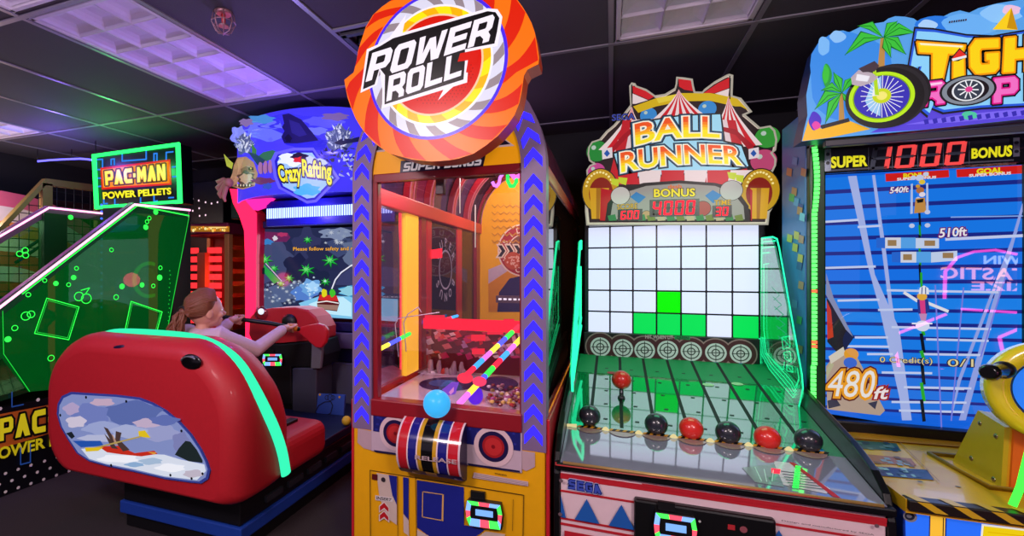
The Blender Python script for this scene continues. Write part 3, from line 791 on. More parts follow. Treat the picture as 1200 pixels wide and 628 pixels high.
for (x, y, r) in ((45,228,40),(165,318,26),(250,278,42),(365,232,42),(255,130,24),(342,335,26),(125,345,24),(90,270,26),(600,220,40)):
    star('#0c5a1c', x, y+4, r*1.15); star('#22c048', x, y, r); star('#7af080', x-3, y-4, r*.55)
a.pg(lit('#1ea84a', .8), [(10,220),(40,250),(120,330),(90,345),(20,265)])
a.line(lit('#c8ccd8', .8), [(50,245),(128,332)], 4)
for k in range(40): star(['#c4ccdc', '#e8eef6', '#8898bc'][k % 3], random.uniform(20, 220), random.uniform(330, 450), random.uniform(6, 14))
blob('#5c8ae0', 240, 390, 60, 44); blob('#78b4f4', 270, 362, 50, 40); blob('#a8d8ff', 280, 360, 30, 24, .95)
for k in range(24): star('#d0ecff', 250+random.gauss(0, 40), 375+random.gauss(0, 26), random.uniform(4, 10), .95)
a.pg(lit('#7cc8e8', .9), [(212,440),(330,400),(E,420),(E,530),(330,508),(240,480)])
a.pg(lit('#b8e8f4', .95), [(260,445),(340,415),(430,410),(470,440),(470,505),(330,490)])
blob('#3aa4e0', 520, 380, 110, 34); blob('#9ae0f8', 470, 380, 60, 22)
a.pg(lit('#3c4470', .7), [(390,350),(420,300),(470,265),(560,250),(E,270),(E,360)])
a.line(lit('#e8ecf4', .9), [(375,368),(392,325),(420,290),(470,255),(540,235)], 6)
a.pg(lit('#541418', .8), [(302,440),(312,405),(400,410),(412,440),(400,480),(308,468)]); a.pg(lit('#c82828', .9), [(306,425),(316,398),(398,402),(408,430)]); a.pg(lit('#a08070', .8), [(302,445),(408,450),(402,476),(306,466)])
a.line(lit('#f0f0e8', .9), [(305,436),(350,430),(408,440)], 5)
for (x, c_) in ((338, '#e8e020'), (378, '#48c830')): blob(c_, x, 390, 14, 20, .9, 4, .1)
a.text(paint('#301404', .4), 'Please follow safety and rules', [(184,166),(520,162),(520,186),(184,188)], off=.06); a.text(lit('#f0b040', .95), 'Please follow safety and rules', [(184,166),(520,162),(520,186),(184,188)], off=.01)
a.build('screen_picture', sc, recalc=False)
# marquee : curved translucent banner
MC = Cyl(-2.04, 3.68, 1.0)
a0, a1 = radians(-90-43), radians(-90+38)
def mp(an, z, r=1.0): return Vector((-2.04+r*cos(an), 3.68+r*sin(an), z))
b = MB(); rows = []
for k in range(25):
    an = a0+(a1-a0)*k/24; e = abs(k-12)/12
    zt_ = 2.365 - .05*e**4; zb_ = 1.80 + .0*e
    rows.append([mp(an, zb_), mp(an, zt_), mp(an, zt_, .985), mp(an, zb_, .985)])
b.loft(rows, lit('#4a40ff', .8, .15, .3)); mq = b.build('marquee', t)
def cvpg(a, mat, pts):
    """polygon on the curved banner, cut into strips so that it follows the curve"""
    a.nxp(pts); tri = tessellate_polygon([[Vector((x, y, 0)) for x, y in pts]])
    for tr in tri:
        q = [pts[i] for i in tr]; n = 5; idx = {}; vs = []; fs = []
        for i in range(n+1):
            for j in range(n+1-i):
                k = n-i-j; x = (q[0][0]*i+q[1][0]*j+q[2][0]*k)/n; y = (q[0][1]*i+q[1][1]*j+q[2][1]*k)/n
                idx[(i, j)] = len(vs); vs.append(a.P(x, y))
        for i in range(n):
            for j in range(n-i):
                fs.append((idx[(i, j)], idx[(i+1, j)], idx[(i, j+1)]))
                if j < n-i-1: fs.append((idx[(i+1, j)], idx[(i+1, j+1)], idx[(i, j+1)]))
        a.add(vs, fs, mat)
a = Art(MC, (255, 120), 763/170, base=.003, step=.0008)
def cb(col, x, y, rx, ry, s=.7, k=6, am=.2): cvpg(a, lit(col, s), [(x+rx*cos(q)*(1+am*sin(k*q+x)), y+ry*sin(q)*(1+am*cos((k-1)*q+y))) for q in [2*pi*j/24 for j in range(24)]])
for c_ in (('#6a74ff',260,150,120,50),('#3a34e8',400,110,180,50),('#5a58ff',560,100,100,30),('#4a90d8',230,88,70,22),('#7a60a8',620,75,70,20),('#8a70b0',150,105,36,20),('#2a26d0',480,215,110,34),('#8890ff',110,175,40,50),('#7078ff',520,150,60,20)): cb(*c_, .85)
cvpg(a, lit('#1c1464', .7), [(340,65),(375,58),(400,70),(440,90),(470,125),(500,160),(530,200),(420,215),(350,215),(335,180),(352,150),(338,130),(350,110)])
cvpg(a, lit('#2c2488', .7), [(375,90),(430,110),(470,170),(430,180),(390,160)]); cb('#120c3c', 372, 190, 18, 20); cb('#6a70ff', 278, 195, 12, 10)
random.seed(17)
def strand(col, x, y, an, L, w, s_=.75):
    dx, dy = cos(an), sin(an); cvpg(a, lit(col, s_), [(x-dy*w, y+dx*w), (x+dx*L*.5-dy*w*.8, y+dy*L*.5+dx*w*.8), (x+dx*L, y+dy*L), (x+dx*L*.5+dy*w*.8, y+dy*L*.5-dx*w*.8), (x+dy*w, y-dx*w)])
for (cx_, cy_, rx, ry, n_) in ((140,222,42,46,60),(640,190,62,60,80)):
    cb('#5a64a0', cx_, cy_, rx*1.1, ry*1.1, .7)
    for k in range(n_):
        q = random.uniform(0, 2*pi); r = sqrt(random.random()); x, y = cx_+rx*r*cos(q), cy_+ry*r*sin(q)
        strand(random.choice(['#e8ecff', '#c4ccf0', '#8a94c8', '#4a528c', '#dfe4fa']), x, y, -pi/2+(x-cx_)/rx*.9+random.gauss(0, .35), random.uniform(14, 34), random.uniform(2, 5))
cvpg(a, lit('#20205a', .6), [(610,215),(650,190),(700,192),(745,180),(748,205),(690,215),(650,225)])
for k in range(40):
    x, y = 690+random.gauss(0, 30), 300+random.gauss(0, 45); strand(random.choice(['#1c1c58', '#2c2c80', '#9aa4dc', '#c8d0f0', '#3c3c9a']), x, y, random.uniform(0, 6.28), random.uniform(14, 36), random.uniform(3, 8))
for k in range(24):
    x, y = 570+random.gauss(0, 26), 290+random.gauss(0, 20); strand(random.choice(['#1a1250', '#2a2080', '#4a3cc0']), x, y, random.uniform(0, 6.28), random.uniform(14, 30), random.uniform(4, 9))
# goblin-like head made of plain facets
cvpg(a, lit('#b48468', .75), [(75,390),(85,330),(105,290),(150,285),(190,315),(212,375),(195,440),(130,458),(70,440),(50,420)])
cvpg(a, lit('#c89878', .75), [(100,300),(140,290),(120,340),(95,400),(80,440),(55,425),(75,380),(90,335)]); cvpg(a, lit('#8a5c4a', .7), [(120,350),(150,335),(185,345),(195,365),(150,370),(125,375)])
cb('#5a3a34', 150, 398, 46, 36, .7); cb('#c89c84', 150, 400, 34, 26, .75); cb('#2a181c', 175, 348, 14, 9, .5); cb('#e0b040', 175, 347, 5, 5, .8); cb('#38242a', 135, 438, 50, 9, .5)
for k in range(5): cb('#e0d0b0', 105+k*16, 436, 4, 6, .8, 3, .1)
cvpg(a, lit('#b8c440', .8), [(32,270),(60,300),(82,320),(75,350),(48,335)]); cvpg(a, lit('#7a8a30', .7), [(42,285),(62,308),(72,335),(55,325)])
cvpg(a, lit('#4a8a4a', .7), [(180,215),(205,250),(200,300),(180,280)]); cvpg(a, lit('#3a7a5a', .7), [(205,290),(240,262),(290,250),(330,270),(280,300),(230,320)]); cvpg(a, lit('#2a4a6a', .6), [(160,260),(200,270),(260,310),(210,330)])
for k in range(3): cb('#b078a8', 225+k*26, 345-k*4, 12, 34, .75, 3, .08); cb('#7a4a80', 236+k*26, 350-k*4, 3, 30, .6, 3, .05)
cb('#7a3a70', 240, 412, 60, 18, .6); cb('#3a5ac8', 262, 440, 24, 16, .7)
# shield emblem
sh = [(282,300),(300,262),(400,238),(505,238),(530,275),(590,320),(642,400),(520,525),(470,532),(320,452),(295,390)]
cvpg(a, lit('#6a64f0', .8), sh)
c = (462, 385); sm = lambda k: [(c[0]+(x-c[0])*k, c[1]+(y-c[1])*k) for x, y in sh]
cvpg(a, lit('#2a22c0', .8), sm(.9)); cvpg(a, lit('#9cc8f4', .85), sm(.82)); cb('#4ab8e0', 470, 460, 70, 30, .8); cb('#e8f4ff', 400, 300, 80, 34, .85); cb('#c8d8f4', 500, 330, 70, 44, .85)
cb('#1a0a30', 430, 285, 44, 20, .6); cb('#d82020', 432, 302, 34, 15, .85)
def ctext(mat, st, q, off, bow=0): a.text(mat, st, q, off=off, bow=bow)
ctext(paint('#0a0614', .4), 'Crazy', [(312,336),(436,322),(440,440),(335,440)], .11); ctext(paint('#0a0614', .4), 'Rafting', [(444,300),(596,316),(600,432),(450,412)], .11)
ctext(lit('#f4ea28', .95), 'Crazy', [(312,336),(436,322),(440,440),(335,440)], .03); ctext(lit('#f4ea28', .95), 'Rafting', [(444,300),(596,316),(600,432),(450,412)], .03)
a.build('marquee_artwork', mq, recalc=False)
b = MB(); hm_ = paint('#b07868', .5); HS = Yp(2.84)
hp0 = HS(268, 214)
for (u, v) in ((256,213),(255,220),(257,227),(262,231)): b.tube([hp0, HS((268+u)/2, (212+v)/2-2), HS(u, v), HS(u+2, v+5)], [.022, .018, .015, .008], hm_, 8)
b.ball(hp0, .035, hm_, 14, 8); b.build('sculpted_hand', t)
# hood behind the banner + slatted blue light below
b = MB(); rr = [mp(a0+(a1-a0)*k/24, 2.30, .98) for k in range(25)]
hood = [rr[0], *rr[1:], Vector((XB+.02, 3.3, 2.3)), Vector((XA+.02, 3.3, 2.3))]
b.prism(hood, (0, 0, -.03), paint('#12103a', .4)); rr2 = [mp(a0+(a1-a0)*k/24, 1.83, .98) for k in range(25)]
b.prism([*rr2, Vector((XB+.02, 3.14, 1.83)), Vector((XA+.02, 3.14, 1.83))], (0, 0, .03), paint('#2a249a', .35)); b.build('hood', t)
SL = Yp(3.0); z0, z1 = SL(360, 254).z, SL(360, 242).z; b = MB(); x = SL(313, 250).x; xe = -1.42
b.box(x-.02, xe+.02, 3.012, 3.10, z0-.06, z1+.06, paint('#1c1a90', .35)); sb = b.build('light_bar', t, bevel=.008)
b = MB()
while x < xe: b.tube([(x, 3.004, z0), (x, 3.004, z1)], .0055, led(.9, 1.2, 2.6), 6); x += .0195
b.build('light_slats', sb)
# red neon posts
rn = led(2.2, .03, .16)
for sgn, nm in ((-1, 0), (1, 1)):
    b = MB(); P = Yp(3.02); c0 = -2.04
    pts = [P(u, v) for u, v in ((269,221),(281,222),(290,236),(301,250),(301,272),(300,300),(300,470),(288,470),(287,300),(286,270),(280,252),(273,238))]
    if sgn > 0: pts = [Vector((2*c0-p.x+.11, p.y, p.z)) for p in pts]
    b.prism(pts, (0, .1, 0), rn, paint('#c01030', .4)); b.build('neon_post', t)
    xin = XA+.03 if sgn < 0 else XB-.03; xo = max(p.x for p in pts) if sgn < 0 else min(p.x for p in pts)+.08
    for zz in (.75, 1.25, 1.62):
        b = MB(); b.box(xin, xo, 3.125, 3.2, zz, zz+.05, paint('#15152a', .45)); b.box(xo-.02, xo, 3.09, 3.2, zz, zz+.05, paint('#15152a', .45)); b.build('post_bracket', t)
P = Yp(2.98); b = MB(); b.prism([P(u, v) for u, v in ((285,232),(322,222),(340,224),(318,232),(306,243),(297,246))], (0, .05, 0), led(1.2, .03, .5)); b.build('neon_swoosh', t)
b = MB(); b.box(XA-.17, XA-.02, 3.1, 3.4, 1.70, 2.15, paint('#0c2422', .4)); b.build('side_panel', t, bevel=.01)
# red-tinted panel between post and small cabinet reflections
# console
P = Yp(2.78)
def px(pts): return [P(u, v) for u, v in pts]
b = MB(); b.prism(px([(291,392),(292,372),(300,364),(318,361),(345,360),(360,363),(369,371),(376,384),(376,398),(330,402),(296,402)]), (0, .2, 0), red); ch = b.build('console_hood', t, bevel=.02, seg=4)
b = MB(); b.ball(Yp(2.75)(306, 365), .022, lit('#e8f0ff', 1.0), 14, 8); b.ball(Yp(2.77)(306, 367), (.06, .02, .05), glass('#d8c8e0'), 20, 10); b.build('button_dome', ch)
b = MB(); b.ball(Yp(2.765)(339, 377), (.06, .03, .055), blk, 20, 10); b.build('paddle_socket', ch)
b = MB(); b.prism(px([(296,403),(330,403),(376,398),(380,416),(376,430),(341,430),(342,475),(296,475)]), (0, .22, 0), blk); b.build('console_body', t, bevel=.01)
b = MB(); b.prism(px([(342,431),(371,431),(370,490),(342,490)]), (0, .2, 0), paint('#3a3c4c', .45)); b.build('console_pedestal', t, bevel=.01)
b = MB(); b.prism(px([(368,402),(381,400),(378,431),(367,431)]), (0, -.03, 0), paint('#6a6a74', .35)); b.build('console_side_cap', t, bevel=.006)
zl = P(310, 475).z; b = MB(); p0, p1 = P(300, 470), P(370, 470); b.box(p0.x, p1.x, 2.80, 2.97, .30, zl+.03, blk); b.build('console_column', t)
card_reader(t, P, 322, 421, 24, 14, 0)
b = MB(); b.prism([P(304,427,.01), P(308,427,.01), P(310,440,.01), P(306,440,.01)], (0, .01, 0), led(.3, .5, 2.0)); b.build('side_light', t)
# instruction board standing on the deck
B = Plane((-1.72, 2.80, .3), (.1, -1, .15)); q = [B(u, v) for u, v in ((368,461),(404,463),(402,496),(366,494))]
b = MB(); b.prism(q, (0, .02, 0), paint('#2c50a8', .4)); bo = b.build('warning_board', t, bevel=.003)
a = Art(B, (190, 448), 837/240); w = paint('#0c1434', .5)
a.ring(w, 687, 62, 14, 3); a.ring(w, 674, 62, 10, 3); a.ring(w, 698, 62, 10, 3)
a.line(w, [(640,150),(628,120),(640,95),(665,80),(690,78),(698,95),(690,125),(665,140),(640,150)], 4)
for (x, y) in ((640,160),(735,160),(725,60),(645,50)): a.circ(paint('#c8a030', .4), x, y, 5, 8)
a.build('board_drawing', bo, recalc=False)
b = MB(); b.ball((-1.56, 2.63, .33), .03, paint('#e0c030', .5), 12, 8); b.build('yellow_bumper', t)
# paddle mounted in front of the console
b = MB(); A0, A1, A2 = Yp(2.36)(260, 371), Yp(2.57)(318, 379), Yp(2.66)(352, 386)
b.tube([A0, A1, A2], .014, blk, 10); sh_ = b.build('paddle', t)
b = MB(); PB = Yp(2.65)
b.prism([PB(u, v) for u, v in ((347,388),(352,383),(360,381),(372,379),(379,381),(383,386),(383,394),(381,402),(376,408),(369,407),(362,401),(355,395))], (0, .035, 0), paint('#c01c28', .35, coat=.3)); b.build('paddle_blade', sh_, bevel=.012, seg=4)
b = MB(); b.ball(A0, .02, blk, 12, 8); b.build('paddle_end_cap', sh_)
b = MB(); q0, q1 = A1+(A2-A1)*.55, A1+(A2-A1)*.9; b.tube([q0, q1], .019, paint('#c87820', .45), 10); b.build('paddle_grip', sh_)
# lights of this machine
lamp('POINT', (-2.05, 2.85, 1.72), 5, (.28, .2, 1), .04)
lamp('AREA', (-2.05, 3.06, 1.26), 5, (.6, .75, 1), 1.1, .6, (radians(-90), 0, 0))
lamp('POINT', (-2.62, 2.85, 1.2), 3, (1, .03, .15), .06)
# ================================================================ GIRL on the boat seat
g = thing('person', 'seated child with a brown ponytail and pale pink top gripping the black paddle', 'person', (-2.19, 2.08, .5))
skin = paint('#d69a86', .5, var=.04); top_m = paint('#cdb2c0', .8, var=.08, scale=80); hair_m = paint('#7a4630', .5, var=.25, scale=90); pant = paint('#2a2c40', .8)
def limb(b, pts, rs, mat, n=14):
    pts = [Vector(p) for p in pts]
    P2, R2 = [], []
    for i in range(len(pts)-1):
        for k in range(6): P2.append(pts[i].lerp(pts[i+1], k/6)); R2.append(rs[i]+(rs[i+1]-rs[i])*k/6)
    P2.append(pts[-1]); R2.append(rs[-1])
    b.tube(P2, R2, mat, n)
    for p, r in zip(pts, rs): b.ball(p, r*.995, mat, n, 10)
def fuse(o, vox, it=4, fac=.5):
    r = o.modifiers.new('fuse', 'REMESH'); r.mode = 'VOXEL'; r.voxel_size = vox; r.use_smooth_shade = True
    s = o.modifiers.new('smooth', 'SMOOTH'); s.iterations = it; s.factor = fac
HP = Vector((-2.19, 2.06, .575)); CH = Vector((-2.185, 2.075, .80)); NK = Vector((-2.18, 2.085, .925)); HD = Vector((-2.175, 2.105, 1.055))
RS, RE, RW = Vector((-2.065, 2.10, .895)), Vector((-2.0, 2.32, .80)), Vector((-1.965, 2.545, .905))
LS, LE, LW = Vector((-2.295, 2.09, .895)), Vector((-2.34, 2.26, .80)), Vector((-2.235, 2.37, .965))
HR = Matrix.Rotation(radians(-32), 3, 'Z')
def hv(x, y, z): return HD + HR @ Vector((x, y, z))
b = MB()
limb(b, [HP, CH, NK], [.10, .095, .045], skin); limb(b, [NK, HD - Vector((0, .005, .05))], [.036, .036], skin)
# head: skull, face, jaw, nose, ears
b.ball(HD, (.076, .092, .098), skin, 28, 18, HR); b.ball(hv(0, .03, -.045), (.056, .058, .062), skin, 24, 14, HR); b.ball(hv(0, .062, -.078), (.03, .026, .026), skin, 16, 10, HR)
b.ball(hv(0, .098, -.03), (.011, .018, .014), skin, 12, 8, HR); b.ball(hv(0, .09, -.012), (.009, .012, .022), skin, 12, 8, HR)
b.ball(hv(.035, .07, -.035), (.022, .02, .02), skin, 12, 8, HR); b.ball(hv(-.035, .07, -.035), (.022, .02, .02), skin, 12, 8, HR)
b.ball(hv(0, .084, -.062), (.02, .012, .007), skin, 12, 8, HR); b.ball(hv(0, .083, -.071), (.017, .011, .006), skin, 12, 8, HR)
for s in (-1, 1): b.ball(hv(s*.077, .005, -.025), (.01, .02, .028), skin, 14, 10, HR)
# arms
limb(b, [CH + Vector((0, 0, .07)), RS, RE, RW], [.06, .043, .031, .022], skin); limb(b, [CH + Vector((0, 0, .07)), LS, LE, LW], [.06, .043, .031, .022], skin)
# legs, seated
for s in (-1, 1):
    h = HP + Vector((s*.06, .02, -.02)); k = HP + Vector((s*.085, .30, .0)); f = HP + Vector((s*.085, .33, -.20))
    limb(b, [h, k, f], [.07, .05, .034], skin); limb(b, [f, f + Vector((0, .09, -.03))], [.034, .024], skin)
# hands closing round the shaft
def hand(w, shaft_pt, ax, side):
    d = (shaft_pt - w); dn = d.normalized(); ax = ax.normalized(); nrm = dn.cross(ax).normalized()
    palm = w + dn*.035
    limb(b, [w, palm], [.02, .023], skin)
    for k in range(4):
        o = ax*(.024 - k*.0155); L = (.9, 1.0, .95, .78)[k]
        p0 = palm + o + dn*.012; p1 = shaft_pt + o + nrm*.0245*side - dn*.002; p2 = shaft_pt + o + dn*.0245*L + nrm*.008*side; p3 = shaft_pt + o + dn*.012 - nrm*.023*side*L
        limb(b, [p0, p1, p2, p3], [.0085, .008, .0075, .0065], skin, 8)
    p0 = palm + ax*.026 - nrm*.006*side; p1 = shaft_pt + ax*.036 - nrm*.024*side; p2 = shaft_pt + ax*.022 + dn*.012 - nrm*.026*side
    limb(b, [p0, p1, p2], [.0095, .0085, .007], skin, 8)
axp = (A2 - A1)
def on_shaft(p, a_, b_): d_ = (b_-a_).normalized(); return a_ + d_*(p-a_).dot(d_)
hand(RW, on_shaft(RW + Vector((0, .05, 0)), A1, A2), axp, 1); hand(LW, on_shaft(LW + Vector((.02, .03, 0)), A0, A1), axp, 1)
body = b.build('body', g, recalc=False); fuse(body, .0045, 3, .4)
# eyes
b = MB()
for s in (-1, 1): b.ball(hv(s*.03, .083, -.008), (.012, .006, .008), paint('#f2f0ee', .3), 12, 8, HR); b.ball(hv(s*.03, .087, -.008), (.006, .004, .006), paint('#2a1a14', .3), 10, 6, HR)
b.build('eyes', g)
# top
b = MB(); k = .012
limb(b, [HP + Vector((0, .0, .03)), HP + Vector((0, 0, .09)), CH, CH + Vector((0, 0, .07))], [.118, .105, .112, .085], top_m)
limb(b, [CH + Vector((0, .005, .075)), RS, RE, RW - (RW-RE).normalized()*.03], [.075, .058, .044, .034], top_m); limb(b, [CH + Vector((0, .005, .075)), LS, LE, LW - (LW-LE).normalized()*.03], [.075, .058, .044, .034], top_m)
b.tube([NK + Vector((.048*cos(q), .044*sin(q)+.002, -.005-.012*sin(q))) for q in [2*pi*j/20 for j in range(20)]], .012, top_m, 8, closed=True)
random.seed(5)
for j in range(16):      # folds of the cloth
    u = random.random(); p = (CH if j % 2 else HP + Vector((0, 0, .1))) + Vector((.1*cos(j*1.7), .1*sin(j*1.7)*.9, random.uniform(-.05, .06)))
    b.tube([p, p + Vector((random.uniform(-.03, .03), random.uniform(-.03, .03), -.09))], [.012, .006], top_m, 6)
for j in range(5):
    p = RS.lerp(RE, .25+.16*j); b.tube([p + Vector((.04*cos(q+j), .01*sin(j*2)+.02*cos(q), .042*sin(q+j))) for q in (0, .8, 1.6, 2.4)], .008, top_m, 6)
o = b.build('long_sleeved_top', g, recalc=False); fuse(o, .006, 4, .5)
# trousers and shoes
b = MB()
for s in (-1, 1):
    h = HP + Vector((s*.06, .02, -.02)); kk = HP + Vector((s*.085, .30, .0)); f = HP + Vector((s*.085, .33, -.17))
    limb(b, [HP, h, kk, f], [.09, .084, .064, .05], pant)
o = b.build('trousers', g, recalc=False); fuse(o, .008, 3, .5)
for s in (-1, 1):
    b = MB(); f = HP + Vector((s*.085, .345, -.225)); b.ball(f, (.04, .06, .036), paint('#d8d0d8', .6), 16, 10); b.ball(f + Vector((0, .06, -.012)), (.037, .055, .026), paint('#d8d0d8', .6), 16, 10)
    o = b.build('shoe', g, recalc=False); fuse(o, .006, 3, .5)
# hair: swept back from the forehead over the ears into a ponytail
b = MB(); rot = HR @ Matrix.Rotation(radians(-24), 3, 'X')
b.ball(hv(0, -.022, .022), (.087, .088, .094), hair_m, 28, 18, rot)
random.seed(9)
base = hv(-.005, -.112, -.012)
for j in range(60):
    th = pi*(-.18 + 1.36*j/59); st = hv(.083*cos(th), .045 if sin(th) > .2 else .012, .03+.082*sin(th))
    mid = hv(.094*cos(th)*.9, -.03, .022+.092*sin(th)); m2 = hv(.07*cos(th), -.095, .004+.06*sin(th)); jx = random.gauss(0, .003)
    b.tube([st, st.lerp(mid, .5) + (st.lerp(mid, .5)-HD).normalized()*.006, mid + Vector((jx, jx, jx)), m2 + Vector((jx, 0, jx)), base], [.003, .006, .0065, .0065, .005], hair_m, 6)
b.ball(base, (.026, .024, .024), hair_m, 14, 10)
for j in range(34):
    q = 2*pi*random.random(); r = .022*sqrt(random.random()); p = base + Vector((r*cos(q), r*sin(q)-.01, 0)); pts = [p]
    dx, dy = random.gauss(0, .016), random.gauss(0, .010); L = random.uniform(.17, .27)
    for k in range(1, 9):
        s = k/8; pts.append(base + Vector((r*cos(q)*1.5+dx*s+.010*sin(s*9+j)-.012*s, r*sin(q)-.02-.03*sin(s*2.2)+dy*s+.008*cos(s*8+j*2), -L*s)))
    b.tube(pts, [.006]+[.0075]*6+[.005, .002], hair_m, 6)
hair = b.build('hair', g, recalc=False)
b = MB(); b.tube([base + Vector((.027*cos(q), -.006, .027*sin(q))) for q in [2*pi*j/18 for j in range(18)]], .008, paint('#1c1416', .6), 8, closed=True); b.build('hair_tie', hair)
# ================================================================ ROLLING-BALL GAME (big round sign)
t = thing('ball_roll_machine', 'tall yellow and red glass arcade cabinet with big round orange sign and blue arrow columns', 'arcade machine', (-.63, 2.8, 0))
YF, YBK = 1.80, 3.86; XL_, XR_ = -1.038, -.224; XC = (XL_+XR_)/2
yel = paint('#e8a80c', .38, coat=.2); dred = paint('#8a1420', .35, coat=.3); redm = paint('#c0202c', .35, coat=.2); purp = paint('#7c6488', .4)
PF = Yp(YF)
b = MB(); b.box(XL_+.004, XR_-.004, YF+.002, YBK, .05, .68, yel); bd = b.build('lower_cabinet', t, bevel=.008)
b = MB(); b.box(XL_-.012, XL_+.002, YF+.01, YBK-.02, .03, .72, redm); b.box(XR_-.002, XR_+.012, YF+.01, YBK-.02, .03, .72, redm); b.box(XL_+.03, XR_-.03, YF+.05, YBK, 0, .05, paint('#0c0c0e', .5)); b.build('side_panel', t, bevel=.004)
# arched front frame with lit arrows
ZS = 1.66
def arch(w, h, n=28, z=ZS): return [Vector((XC + w*cos(pi*k/n), YF, z + h*sin(pi*k/n))) for k in range(n+1)]
Wo, Ho, Wi, Hi = .407, .45, .315, .35
o_, i_ = arch(Wo, Ho), arch(Wi, Hi); n = len(o_)
b = MB(); dY = Vector((0, .08, 0))
outer = [Vector((XR_, YF, .60))] + o_ + [Vector((XL_, YF, .60))]; inner = [Vector((XC+Wi, YF, .60))] + i_ + [Vector((XC-Wi, YF, .60))]; m = len(outer)
vs = outer + inner + [p + dY for p in outer] + [p + dY for p in inner]; fs = []
for k in range(m-1):
    fs += [(k, k+1, m+k+1, m+k), (2*m+k, 3*m+k, 3*m+k+1, 2*m+k+1), (k, 2*m+k, 2*m+k+1, k+1), (m+k, m+k+1, 3*m+k+1, 3*m+k)]
fs += [(0, m, 3*m, 2*m), (m-1, 3*m-1, 4*m-1, 2*m-1)] if False else [(0, m, 3*m, 2*m), (m-1, 2*m-1, 4*m-1, 3*m-1)]
b.add(vs, fs, purp); af = b.build('arch_frame', t)
a = Art(PF, base=.0015)
bl = led(.06, .035, 2.6)
wm_, hm_ = (Wo+Wi)/2, (Ho+Hi)/2
def chev(c, tan, s=1.0):
    nr = Vector((-tan.z, 0, tan.x)); w, h, th = .033*s, .031*s, .036*s
    q = [c + nr*w - tan*h, c + tan*h*.25, c - nr*w - tan*h, c - nr*w - tan*h + tan*th, c + tan*(h*.25+th), c + nr*w - tan*h + tan*th]
    q = [Vector((p.x, YF-.0025, p.z)) for p in q]
    a.add([q[0], q[1], q[4], q[5]], [(0,1,2,3)], bl); a.add([q[1], q[2], q[3], q[4]], [(0,1,2,3)], bl)
for sgn in (-1, 1):
    z = .655
    while z < ZS: chev(Vector((XC+sgn*wm_, YF, z)), Vector((0, 0, 1))); z += .078
    th = 0.02
    while th < pi/2:
        p = Vector((XC+sgn*wm_*cos(th), YF, ZS+hm_*sin(th))); tn = Vector((-sgn*wm_*sin(th), 0, hm_*cos(th))).normalized()
        chev(p + tn*.02, tn); th += .078/(.40)
a.build('lit_arrows', af, recalc=False)
# header panel
b = MB(); hz = PF(525, 205).z
b.prism([Vector((XC+Wi, YF+.012, ZS-.01))] + [p + Vector((0, .012, 0)) for p in i_] + [Vector((XC-Wi, YF+.012, ZS-.01))], (0, .03, 0), lit('#e0940f', .5, .35, .8)); hp = b.build('header_panel', t)
a = Art(Yp(YF+.012), (460, 130), 1068/170)
a.line(paint('#2a0a08', .5), [(895, 60), (945, 160), (975, 300), (975, 420)], 8)
a.pg(lit('#d8b0b0', .5), [(880,50),(800,185),(900,258),(680,275),(740,200),(790,130)]); a.pg(paint('#0c1030', .4), [(868,85),(790,190),(870,245),(715,262),(760,200)]); a.pg(lit('#e0940f', .5, .35, .8), [(735,265),(790,265),(760,225)])
a.pg(lit('#d8b0b0', .5), [(-130,262),(-60,215),(10,232),(-20,262),(-60,300),(-140,305)]); a.pg(paint('#0c1030', .4), [(-112,265),(-58,226),(-10,238),(-60,285),(-118,294)])
q = [(75,380),(665,325),(660,395),(72,445)]
a.pg(paint('#141238', .4), [(62,368),(690,312),(668,408),(55,462)]); blockrow(a, lit('#d8c8d0', .6), 'SUPER BONUS', 74, 654, 446, 400, 64, 70, 14)
a.build('header_lettering', hp, recalc=False)
# red glass frame
zl, zt = .735, 1.647; gx0, gx1 = -.945, -.312
b = MB()
b.box(gx0, gx1, YF+.01, YF+.05, zt, zt+.035, dred); b.box(gx0, gx0+.022, YF+.01, YF+.05, .66, zt, dred); b.box(gx1-.012, gx1+.002, YF+.01, YF+.05, .66, zt, dred)
b.box(gx0, gx1, YF-.012, YF+.05, .665, zl, dred); b.build('glass_frame', t, bevel=.005)
b = MB(); b.box(gx0+.02, gx1-.01, YF+.028, YF+.034, zl, zt, glass('#fbf6f8')); b.build('front_glass', t)
# control panel with target rings
cb0, cb1 = PF(437, 527).z, .664
b = MB(); b.box(gx0, gx1, YF-.006, YF+.03, cb0-.004, cb1, paint('#c0a8b4', .4)); cp = b.build('control_panel', t, bevel=.003)
a = Art(Yp(YF-.006), (420, 480), 6.0)
nv = paint('#1a1c68', .35); nv2 = paint('#2a2c88', .35)
a.pg(nv, [(105,20),(1140,110),(1140,290),(105,150)])
for k in range(40):
    x = random.uniform(110, 1120); y = 25+(x-105)*.09+random.uniform(5, 110)+(x-105)*.03; a.pg(nv2, [(x,y),(x+18,y+6),(x+12,y+20),(x-6,y+14)])
a.pg(paint('#141040', .4), [(110,282),(370,318),(370,330),(115,296)]); a.pg(paint('#141040', .4), [(770,375),(1135,428),(1135,440),(775,390)])
for (x, y, r) in ((262, 165, 124), (950, 258, 141)):
    a.circ(paint('#d8b8bc', .4), x, y, r, 40); a.circ(paint('#1c1240', .35), x, y, r*.76, 40); a.circ(paint('#a01820', .35, coat=.5), x, y, r*.56, 40); a.circ(paint('#c02a2c', .35, coat=.5), x, y, r*.44, 32); a.circ(paint('#84101a', .3), x, y, r*.1, 16)
a.build('target_rings', cp, recalc=False)
